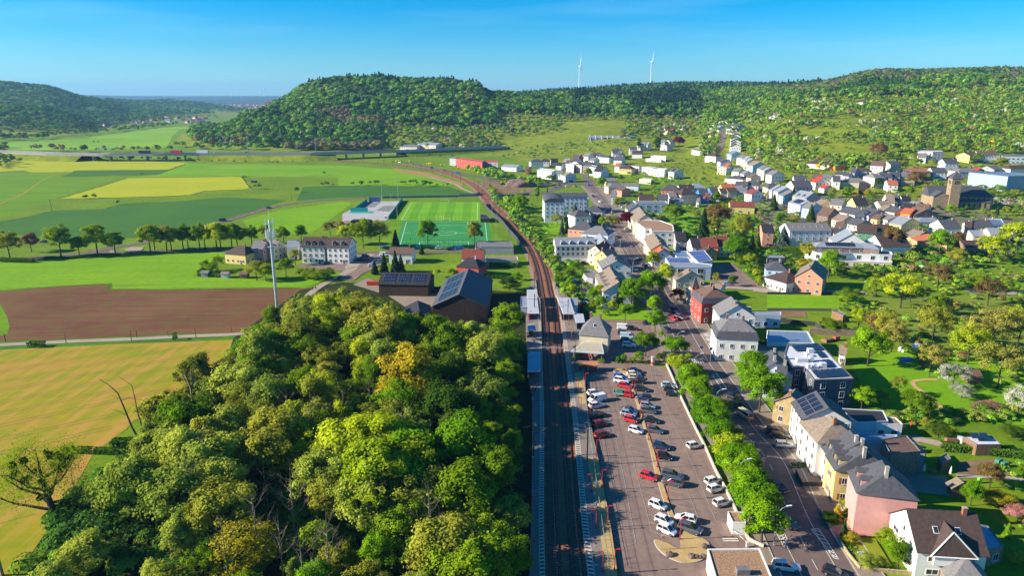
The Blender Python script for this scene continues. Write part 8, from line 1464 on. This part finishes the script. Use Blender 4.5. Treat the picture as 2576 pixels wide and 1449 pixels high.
def posts(c,a,b,n,h,label):
 A=GS(c,*a,.1);B=GS(c,*b,.1);e=empty('ball_fence',A,0,label=label,cat='fence',group='ball fences of the sports ground')
 for i in range(n):p=A.lerp(B,i/(n-1))-A;MB().tube([(p.x,p.y,0),(p.x,p.y,h)],.06,mat('green_steel',(0.02,0.10,0.05)),4).build('post',e)
 MB().tube([(0,0,1.1),tuple(B-A+Vector((0,0,1.1)))],.05,MATS['green_steel'],3).tube([(0,0,h),tuple(B-A+Vector((0,0,h)))],.03,MATS['green_steel'],3).build('rail',e)
posts('M',(480,1448),(1080,1448),18,5,'green post ball fence at the near end of the pitch');posts('M',(560,1243),(880,1243),11,5,'green post ball fence between the two pitches');posts('M',(30,1165),(190,1165),6,4,'turquoise fence of the ball courts')
COURT=ground_mat('court_grey',[(0.19,0.19,0.19),(0.24,0.23,0.22),(0.15,0.15,0.16)],(.1,.6));COURT2=ground_mat('court_pale',[(0.36,0.35,0.33),(0.44,0.42,0.40),(0.30,0.29,0.28)],(.1,.6))
sheet('sports_court',px('M',(60,1160),(180,1095),(440,1095),(330,1240),(0,1245),(0,1190)),COURT2,.12);sheet('sports_court',px('M',(115,1140),(195,1103),(290,1103),(240,1140)),COURT,.15);sheet('sports_court',px('M',(250,1165),(310,1130),(400,1130),(350,1175)),COURT,.15);sheet('sports_court',px('M',(60,1170),(240,1170),(225,1185),(50,1185)),mat('turquoise',(0.02,0.30,0.26),var=.15),.15)
TQ=mat('turquoise_net',(0.03,0.32,0.28),var=.2);wallrun('M',[(60,1172),(190,1172)],3,TQ,'turquoise netting along the ball court',name='net_fence',cat='fence',th=.06);wallrun('M',[(100,1160),(185,1098)],2.5,TQ,'turquoise netting on the left of the courts',name='net_fence',cat='fence',th=.06);wallrun('M',[(450,1090),(345,1230)],2.5,TQ,'turquoise netting on the right of the courts',name='net_fence',cat='fence',th=.06);wallrun('M',[(200,1100),(285,1100)],4,mat('blue_board',(.05,.12,.25)),'blue practice wall behind the courts',name='practice_wall',cat='wall')
for i in range(9):person('M',[520,545,612,745,765,830,650,700,510][i],[1340,1335,1390,1340,1310,1345,1330,1325,1380][i],.14,i*.9,[(.6,.2,.02),(.7,.7,.7),(.02,.1,.4)][i%3],(.02,.02,.03),f'footballer in {["an orange", "a white", "a blue"][i % 3]} shirt on the artificial pitch, {ORD[i]} of nine')
o=link(bpy.data.objects.new('gravel_heap',ico(11.5,4,4,mat('heap_gravel',(0.16,0.105,0.085),var=.35,scale=.6,bump=.6),(1.3,.8,.62))));o.location=GS('M',1325,985,-.4);tag(o,'big brown gravel heap beside the railway curve','gravel heap')
sheet('dirt_yard',px('M',(900,950),(1120,945),(1200,985),(1480,1000),(1400,1030),(1120,1045),(1040,1000)),DIRT,.14)
e=empty('excavator',GS('M',1200,968,.15),.2,label='yellow excavator working beside the gravel heap',cat='excavator');YP=mat('machine_yellow',(0.6,0.32,0.01),rough=.4);MB().box((0,0,1.9),(3,2.4,1.3),YP).build('cab',e);MB().tube([(1.2,0,2),(3.5,0,4.6),(5.6,0,3.2)],.3,YP,5).tube([(5.6,0,3.2),(6.1,0,.9)],.22,YP,5).build('boom',e);MB().box((6.1,0,.7),(1.1,1.2,.9),GREYP).build('bucket',e)
for s in(-1,1):MB().box((0,s*1.1,.5),(4,.6,1.0),BPL).build('track',e)
e=empty('tunnel_portal',GT(*S('M',1850,638)),.12,label='ribbed arched tunnel mouth of the motorway below the meadow',cat='tunnel portal');m=MB();n=10
pr=[(math.cos(math.pi*i/n)*7,math.sin(math.pi*i/n)*8)for i in range(n+1)]
for k in range(8):m.add([(x,k*0,z)for x,z in[]],[],METAL)
vs=[];
for xx in range(0,9):vs+=[(xx*9.5,y,z*(1-.04*xx))for y,z in pr]
m.add(vs,[(a*(n+1)+i,a*(n+1)+i+1,(a+1)*(n+1)+i+1,(a+1)*(n+1)+i)for a in range(8)for i in range(n)],mat('tunnel_grey',(.30,.34,.38),rough=.5,var=.2,scale=.3));m.build('tunnel_shell',e)
m=MB()
for xx in range(0,9):
 for i in range(n):m.tube([(xx*9.5,pr[i][0]*1.03,pr[i][1]*1.03*(1-.04*xx)),(xx*9.5,pr[i+1][0]*1.03,pr[i+1][1]*1.03*(1-.04*xx))],.35,WHT,3)
m.build('tunnel_rib',e)
SA=wallm('church_stone',(0.30,0.22,0.13),.35);CR_=ROOF['s'];cb=GH('V2',1850,600,8.0);e=empty('church',(cb.x,cb.y,terr(cb.x,cb.y)),R(-8),label='sandstone church with a square tower and pointed slate roof',cat='church')
m=MB();m.bb(-3.4,3.4,-3.4,3.4,-2,22.5,SA)
for s in(-1.2,0,1.2):m.bb(s-.35,s+.35,-3.47,-3.4,18.6,21,GLASS);m.bb(-3.47,-3.4,s-.35,s+.35,18.6,21,GLASS)
for z in(5,8,11,14,17):m.bb(-3.47,-3.4,-.25,.25,z,z+1,GLASS)
m.build('tower',e);MB().add([(-3.8,-3.8,22.5),(3.8,-3.8,22.5),(3.8,3.8,22.5),(-3.8,3.8,22.5),(0,0,28)],[(0,1,4),(1,2,4),(2,3,4),(3,0,4),(3,2,1,0)],CR_).build('tower_roof',e)
m=MB();m.bb(-14,30,4,18,-2,9,SA);m.add([(-14,4,9),(-14,18,9),(-14,11,15.6),(-13,4,9),(-13,18,9),(-13,11,15.6)],[(0,1,2),(3,5,4),(0,2,5,3),(1,4,5,2)],SA);m.bb(-14,-3.4,-2.5,4,-2,9.5,SA);m.bb(3.4,27,1,4,-2,5.4,SA)
for i in range(6):m.bb(5+i*3.6,6.2+i*3.6,.93,1.0,1.6,4.4,GLASS);m.bb(5+i*3.6,6.2+i*3.6,3.93,4.0,6.2,8.2,GLASS)
m.build('nave',e);m=MB();m.add([(-14.5,3.4,8.7),(25,3.4,8.7),(25,18.6,8.7),(-14.5,18.6,8.7),(-14.5,11,16),(22,11,16),(31,3.4,8.7),(31,18.6,8.7)],[(0,6,5,4),(7,3,4,5),(6,7,5),(0,4,3)],CR_);m.add([(3.4,4,7),(28,4,7),(28,.6,5.3),(3.4,.6,5.3)],[(3,2,1,0)],CR_);m.add([(-14.3,-2.9,9.3),(-8.7,-2.9,13),(-3.1,-2.9,9.3),(-14.3,11,9.3),(-8.7,11,13),(-3.1,11,9.3)],[(0,1,4,3),(1,2,5,4)],CR_);m.add([(-14,-2.5,9.3),(-3.4,-2.5,9.3),(-8.7,-2.5,12.8)],[(0,1,2)],SA);m.build('nave_roof',e)
gm=MB().bb(-.35,.35,-.1,.1,0,1.1,CONC).bb(-.5,.5,-2,-.1,0,.25,mat('grave_slab',(0.45,0.40,0.36),var=.3)).mesh('gravestone');rr_=random.Random(9);sheet('cemetery_ground',pxt('V2',(2170,640),(2600,600),(2650,700),(2200,720)),PAVE,.25,drape=True)
GC=PL('V2',(2180,645),(2590,605),(2600,695),(2220,712));k=0;gp=[]
for i in range(900):
 u=rr_.uniform(2290,2576);v=rr_.uniform(495,530)
 if inpoly(u,v,GC):
  p=GT(u,v)
  if all((p.x-a)**2+(p.y-b)**2>3.2 for a,b in gp):
   gp.append((p.x,p.y));o=link(bpy.data.objects.new('gravestone',gm));o.location=p;s=rr_.uniform(.9,1.7);o.scale=(s,s,s);o.rotation_euler=(0,0,rr_.uniform(-.3,.3));tag(o,'grey gravestone in the walled cemetery beside the church','gravestone','gravestones of the cemetery');k+=1
   if k>130:break
def parasol(c,x,y,col_,label,closed=False,sc=1.0):
 e=empty('parasol',GS(c,x,y,.15),0,label=label,cat='parasol');MB().tube([(0,0,0),(0,0,2.6)],.04,METAL,5).build('pole',e);pm=mat('cloth_'+label.split()[0],col_,var=.1)
 MB().lathe([(.28,.9),(.22,1.8),(.05,2.7)]if closed else[(1.9*sc,2.2),(1.0*sc,2.6),(.05,2.9)],pm,8).build('canopy',e)
parasol('V6',1285,140,(.6,.04,.04),'red closed parasol in the upper back garden',True);parasol('V6',1397,540,(.7,.7,.68),'white closed parasol on the terrace',True);parasol('V6',1635,565,(.65,.65,.62),'pale closed parasol beside the garden shed',True)
for i,(x,y)in enumerate(((1990,375),(2010,420),(2040,470))):parasol('V3',x,y,(.30,.28,.27),['grey-beige parasol on the inn terrace, topmost','grey-beige parasol on the inn terrace, middle','grey-beige parasol on the inn terrace, lowest'][i],sc=1.3)
rg=np.random.default_rng(8);m=MB();bpile=GS('V4',2230,1330,0);BRU=mat('dry_brush',(0.20,0.11,0.07),var=.4,scale=2)
for i in range(650):
 a=rg.uniform(0,6.28);r=rg.uniform(0,1)**.6*4.6;z=(1-(r/4.8)**2)*2.2*rg.uniform(.6,1);p=Vector((bpile.x+r*math.cos(a),bpile.y+r*math.sin(a)*.8,max(.1,z)));d=Vector((rg.normal(0,.7),rg.normal(0,.7),rg.normal(0,.25)));m.tube([p-d,p+d],[.05,.02],BRU,3,cap=False)
m.build('brush_pile',label='round pile of dry reddish brushwood on the orchard lawn',cat='brushwood pile')
strip('garden_path',px('V4',(1700,1040),(1540,1042),(1460,1060),(1480,1110),(1580,1180),(1680,1270),(1760,1345),(1700,1370)),1.4,YPAVE,.14);strip('garden_path',px('V4',(1150,1345),(1400,1360)),1.0,YPAVE,.14);strip('earth_path',px('V2',(1550,1270),(1650,1290),(1750,1315)),2.0,DIRT,.25,drape=True);strip('earth_path',px('V4',(2130,60),(2200,120),(2280,165)),4,DIRT,.25,drape=True);sheet('earth_path',px('V4',(2150,10),(2500,-20),(2567,0),(2400,50)),DIRT,.3)
sheet('vegetable_patch',px('V4',(75,350),(380,355),(400,415),(130,415)),DIRT,.12);sheet('vegetable_patch',px('V6',(1700,430),(2080,400),(2195,560),(1700,545)),DIRT,.12);strip('garden_path',px('V6',(1300,215),(1500,260),(1750,320)),3.2,TRACKG,.12);strip('garden_path',px('V6',(1700,560),(2000,565),(2300,590)),1.6,TRACKG,.12);sheet('patio',px('V6',(1180,540),(1600,560),(1650,745),(1300,700)),PAVE,.10);sheet('yard',px('V6',(1160,215),(1300,190),(1420,330),(1380,560),(1200,560)),PAVE,.09)
sheet('forecourt',px('V6',(0,0),(360,60),(620,600),(700,860),(480,880),(250,560),(100,250)),PAVE,.20);sheet('forecourt',px('V6',(560,1040),(1150,1060),(1140,1110),(650,1100)),mat('pink_paving',(0.42,0.20,0.15),var=.2,scale=1),.26);sheet('lawn',px('V6',(680,1150),(960,1120),(1120,1380),(850,1390)),ground_mat('dry_lawn',[(.20,.24,.015),(.26,.25,.02),(.15,.20,.015)],(.2,1)),.26);sheet('front_garden',px('V6',(480,880),(800,880),(820,940),(690,1000),(560,1010)),VERGE,.27)
sheet('orchard_lawn',px('V4',(0,185),(960,190),(900,300),(500,345),(0,340)),BRG,.05);sheet('orchard_lawn',px('V4',(850,900),(1250,760),(1500,700),(1900,760),(2600,900),(2650,1500),(1100,1430)),BRG,.04);sheet('orchard_lawn',px('V1',(1560,480),(1830,480),(1850,720),(1700,700),(1500,560)),BRG,.05);sheet('orchard_lawn',px('V1',(2150,480),(2350,490),(2330,580),(2160,570)),BRG,.05)
sheet('rough_grass',px('V4',(1000,200),(2700,200),(2700,900),(1900,760),(1500,700),(1200,700),(1000,600)),ground_mat('rough_meadow',[(.13,.20,.015),(.20,.26,.02),(.12,.13,.03)],(.05,.4),weights=.9),.03);sheet('station_lawn',px('V1',(200,560),(560,560),(560,700),(300,700)),BRG,.06)
st=empty('stairs',GS('V6',770,985,.25),R(-25),label='ochre stone steps leading up to the pink house',cat='stairs')
for i in range(6):MB().bb(-1.6+i*.42,-1.18+i*.42,-1,1,0,.28*(i+1),MATS['ochre_wall']).build('step',st)
m=MB();DB=ROOF['dbn'];gy=-6.55;A_,B_,C_=(-3.9,gy,5.2),(3.9,gy,5.2),(0,gy+1.5,9.2);D_=(0,-1.0,9.2)
m.add([A_,B_,C_,D_,(-3.9,-5.6,5.2),(3.9,-5.6,5.2)],[(0,1,2),(0,2,3),(0,3,4),(1,3,2),(1,5,3),(0,4,5,1)],DB);m.tube([A_,C_],.14,WALL['w'],4);m.tube([B_,C_],.14,WALL['w'],4);m.tube([(-4,gy,5.15),(4,gy,5.15)],.13,WALL['w'],4)
m.bb(-3.1,3.1,-6.3,-5.6,3.2,5.15,WALL['w']);m.build('cross_gable',WH)
rt=random.Random(77);townm={}
def tiny(kk,cl,rf_):
 key=(kk,cl,rf_)
 if key not in townm:
  b=MB();b.bb(-6,6,-4.5,4.5,0,6,WALL[cl]);b.add([(-6.4,-5,5.8),(6.4,-5,5.8),(6.4,0,9.5),(-6.4,0,9.5),(-6.4,5,5.8),(6.4,5,5.8)],[(0,1,2,3),(3,2,5,4),(0,3,4),(1,5,2)],ROOF[rf_]);townm[key]=b.mesh('house')
 return townm[key]
tp=[]
for i in range(170):
 if i<120:u,v=rt.uniform(545,690),rt.uniform(264,276)
 else:u,v=rt.uniform(240,520),rt.uniform(297,312)
 p=GT(u,v);s=rt.uniform(1,2.0)if i<120 else rt.uniform(.8,1.3);me=tiny(0,rt.choice('wwwcp'),rt.choice(['s','ma','or','g']))
 if i<120:tp.append((p,s,me,rt.uniform(-.6,.6)));continue
 o=link(bpy.data.objects.new('house',me));o.location=p;o.rotation_euler=(0,0,rt.uniform(-.6,.6));o.scale=(s,s,s)
 tag(o,'small pale house of the distant village at the foot of the left hills','house','houses of the distant village')
b=MB()
for p,s,me,a in tp:
 ca,sa=math.cos(a)*s,math.sin(a)*s
 for poly in me.polygons:b.add([(p.x+me.vertices[k].co.x*ca-me.vertices[k].co.y*sa,p.y+me.vertices[k].co.x*sa+me.vertices[k].co.y*ca,p.z+me.vertices[k].co.z*s)for k in poly.vertices],[tuple(range(len(poly.vertices)))],me.materials[poly.material_index])
b.build('distant_town',label='hazy pale town spread on the plain at the horizon',cat='town',kind='stuff')
e=empty('waste_skip',GS('M2',1142,480,.15),.02,label='bright red waste skip left of the solar barn',cat='skip');MB().box((0,0,.8),(5.2,2.2,1.5),mat('skip_red',(.6,.08,.02),var=.1),top=(1.08,1.05)).build('tub',e);MB().box((0,0,1.58),(5.7,2.35,.12),REDP).build('rim',e)
a=GS('V1',470,925,.1);b=GS('V1',830,930,.1);e=empty('scaffolding',a,0,label='steel scaffolding with plank decks along the building under renovation',cat='scaffolding');dv=b-a;n=9
for i in range(n):p=dv*(i/(n-1));MB().tube([(p.x,p.y,0),(p.x,p.y,8.6)],.06,METAL,4).tube([(p.x,p.y+1,0),(p.x,p.y+1,8.6)],.06,METAL,4).build('standard',e)
for z in(2.6,5.0,7.4):MB().add([(0,0,z),(dv.x,dv.y,z),(dv.x,dv.y+1,z),(0,1,z),(0,0,z+.12),(dv.x,dv.y,z+.12),(dv.x,dv.y+1,z+.12),(0,1,z+.12)],[(0,1,5,4),(4,5,6,7),(3,2,1,0)],WALL['tim']).tube([(0,0,z+1),(dv.x,dv.y,z+1)],.05,METAL,4).build('deck',e)
for i,(c_,x,y,h)in enumerate((('L',390,1165,9),('L',2185,1088,9),('L',2348,1085,6),('L2',497,920,4),('L2',988,905,4),('L2',1470,880,4),('L2',1262,865,2.2),('L2',1738,840,2.2),('L2',1028,876,2.6),('L2',42,908,3))):
 MB().tube([(0,0,-.2),(.05*h*(i==0)*-1,0,h)],[.14,.1],BARK if i>7 else WALL['tim'],5).build('wooden_pole',loc=GS(c_,x,y,0),label=['leaning wooden pole in the striped meadow','wooden pole with crossarm beside the valley road','thin pole on the dark pasture','thin post on the farm path, left','thin post on the farm path, middle','thin post on the farm path, right','short post at the ploughed field edge','short post near the wood end of the path','knobbly cut willow stub on the path verge','knobbly cut willow stub at the left end of the path'][i],cat='pole')
e=empty('field_shelter',GS('L',1905,955,0),0,label='small wooden shelter in the pasture beside the yellow field',cat='hut');MB().bb(-2.5,2.5,-1.6,1.6,0,2.2,WALL['tim']).build('wall',e);MB().box((0,0,2.35),(5.8,4.0,.2),ROOF['g']).build('roof',e)
for q in(6.9,-6.75):strip('kerb',off(CTRW,q),.3,KERB,.262,smooth=False)
for q in(11.2,):strip('kerb',off(CTRW,-q),.25,KERB,.262,smooth=False)
def tram(c,poly,ang,sp,wd_,m,z,name='tractor_tracks',pair=1.8):
 W=[tuple(GS(c,x,y,0)[:2])for x,y in poly];cx,cy=sum(p[0]for p in W)/len(W),sum(p[1]for p in W)/len(W);ca,sa=math.cos(ang),math.sin(ang);segs=[]
 R_=max(math.hypot(p[0]-cx,p[1]-cy)for p in W);k=-R_
 while k<R_:
  for o_ in(0,pair):
   t=-R_;run=None
   while t<R_:
    x=cx+ca*t-sa*(k+o_);y=cy+sa*t+ca*(k+o_)+.6*math.sin(t*.05+k)
    if inpoly(x,y,W):
     if run:segs.append((run,(x,y)))
     run=(x,y)
    else:run=None
    t+=9
  k+=sp
 lines(name,segs,wd_,z,m)
tram('L',[(440,1079),(1100,1060),(1420,1050),(1540,1015),(1888,1003),(1810,908),(960,920)],1.0,16,.45,mat('tram_yellow',(.24,.29,.01)),.075)
tram('L',[(-60,772),(1080,793),(1410,805),(1270,856),(240,879),(-60,873)],.3,20,.5,MATS['tram_yellow'],.075)
tram('L2',[(-80,300),(800,262),(1750,232),(1440,420),(2290,503),(850,520),(-80,520)],.12,14,.4,mat('tram_green',(.10,.22,.006)),.055)
tram('L2',[(-100,545),(830,476),(2330,503),(1990,780),(1340,850),(-100,908)],.04,7,.22,mat('tram_earth',(.085,.04,.024)),.075,pair=1.2)
tram('L2',[(-150,968),(900,925),(1750,890),(1450,1290),(950,1560),(650,1800),(100,2400),(-400,2400)],.62,9,.3,mat('tram_stubble',(.17,.17,.012)),.05)
tram('L',[(1190,895),(1400,812),(2567,830),(2567,915),(1810,905)],.05,18,.6,MATS['tram_green'],.055)
MARG=ground_mat('field_margin',[(.05,.10,.008),(.12,.18,.012),(.04,.07,.01)],(.1,.6))
for c_,pts in(('L',[(-100,1262),(200,1215),(385,1166),(760,1158),(850,1135),(930,1112),(1300,1100),(1640,1068),(2150,1088)]),('L',[(440,1079),(1100,1060),(1420,1050),(1540,1015),(1888,1003),(1810,908),(960,920),(440,1079)]),('L',[(240,879),(540,876),(570,862),(1270,856),(1410,805)]),('L',[(460,910),(1180,895),(1400,812)]),('L',[(1810,905),(2100,912),(2567,900)]),('L2',[(-100,545),(380,493),(830,476),(850,500),(800,516),(1070,520),(2330,503)]),('M',[(0,978),(800,985),(960,1048)])):
 W=resample([tuple(GS(c_,x,y,0)[:2])for x,y in pts],12);strip('field_margin',[(p.x+rf.uniform(-1,1),p.y+rf.uniform(-1,1))for p in W],[rf.uniform(1.0,2.8)for p in W],MARG,.09,smooth=False)
e=empty('overhead_wires',(0,0,0),label='thin overhead contact wires strung above both railway tracks',cat='wires')
for s in(-1.95,1.95):
 for z in(5.4,6.6):MB().tube([(p[0],p[1],z)for p in off(RLC,s)if p[1]<700],.022,MASTM,3).build('wire',e)
def bits(c,rows):
 for x,y,d,m,nm,lb in rows:MB().box((0,0,d[2]/2),d,m,top=(.9,.9)).build(nm,loc=GS(c,x,y,.1),label=lb,cat=nm.replace('_',' ')).rotation_euler=(0,0,(x%7)*.2-.5)
BLB=mat('bin_blue',(.02,.12,.5),rough=.5)
bits('V6',[(382,492,(.8,.8,1.1),BLB,'wheeled_bin','blue wheeled bin beside the clipped hedge'),(425,495,(1.1,.8,1.2),mat('cloth_orange',(.55,.1,.03)),'garden_armchair','orange garden armchair beside the blue bin'),(1640,262,(2.6,1.2,1.4),WALL['tim'],'wood_stack','stack of cut logs left of the timber shed'),(1715,262,(1.2,1.2,1.8),WHT,'water_tank','white water tank beside the log stack'),(1800,300,(1.0,.7,1.0),BLB,'barrel','blue barrel before the timber shed'),(2070,440,(1.8,1.0,1.1),mat('tank_green',(.05,.2,.12)),'compost_bin','upper green compost bin beside the dug bed'),(2125,470,(1.8,1.0,1.1),MATS['tank_green'],'compost_bin','lower green compost bin beside the dug bed'),(2090,508,(1.7,.9,.8),REDP,'garden_tractor','small red garden tractor on the dug bed'),(1200,120,(2.2,1.0,.8),CONC,'planter','grey planter on the rear terrace'),(2240,770,(3,.3,.3),WALL['tim'],'timber_beam','long timber beam in the lower gardens'),(1900,615,(.8,.6,1.2),mat('lime_cloth',(.2,.7,.05)),'garden_toy','lime green toy beside the reddish bush tree'),(1480,530,(1.4,.7,.7),WALL['tim'],'garden_table','wooden table on the terrace between the parasols')])
bits('V4',[(1370,745,(4,2,1.3),WHT,'boat_cover','white covered trailer under the olive trees'),(1490,730,(3,2,1.6),WHT,'trailer','second white trailer under the olive trees'),(1390,850,(4,2,1.0),BLB,'tarpaulin_pile','blue tarpaulin pile in the shade'),(600,650,(4,2.4,1),WALL['tim'],'timber_pile','pile of planks beside the stone wall'),(690,640,(2,1.5,1.4),mat('rubble_red',(.3,.09,.05)),'rubble_pile','heap of red rubble beside the planks')])
# --- the air of the valley
hb=MB().bb(-9000,9000,-200,15000,-3,330,mat('haze_surface_unused',(1,1,1)))
hz=hb.build('haze',kind='stuff')
hm=bpy.data.materials.new('haze_air');hm.use_nodes=True;t_=hm.node_tree;t_.nodes.clear()
ho=t_.nodes.new('ShaderNodeOutputMaterial');hv_=t_.nodes.new('ShaderNodeVolumePrincipled')
hv_.inputs['Color'].default_value=(0.26,0.56,1.0,1);hv_.inputs['Density'].default_value=5.8e-5;hv_.inputs['Anisotropy'].default_value=0.1
t_.links.new(hv_.outputs[0],ho.inputs['Volume']);hz.data.materials.clear();hz.data.materials.append(hm)
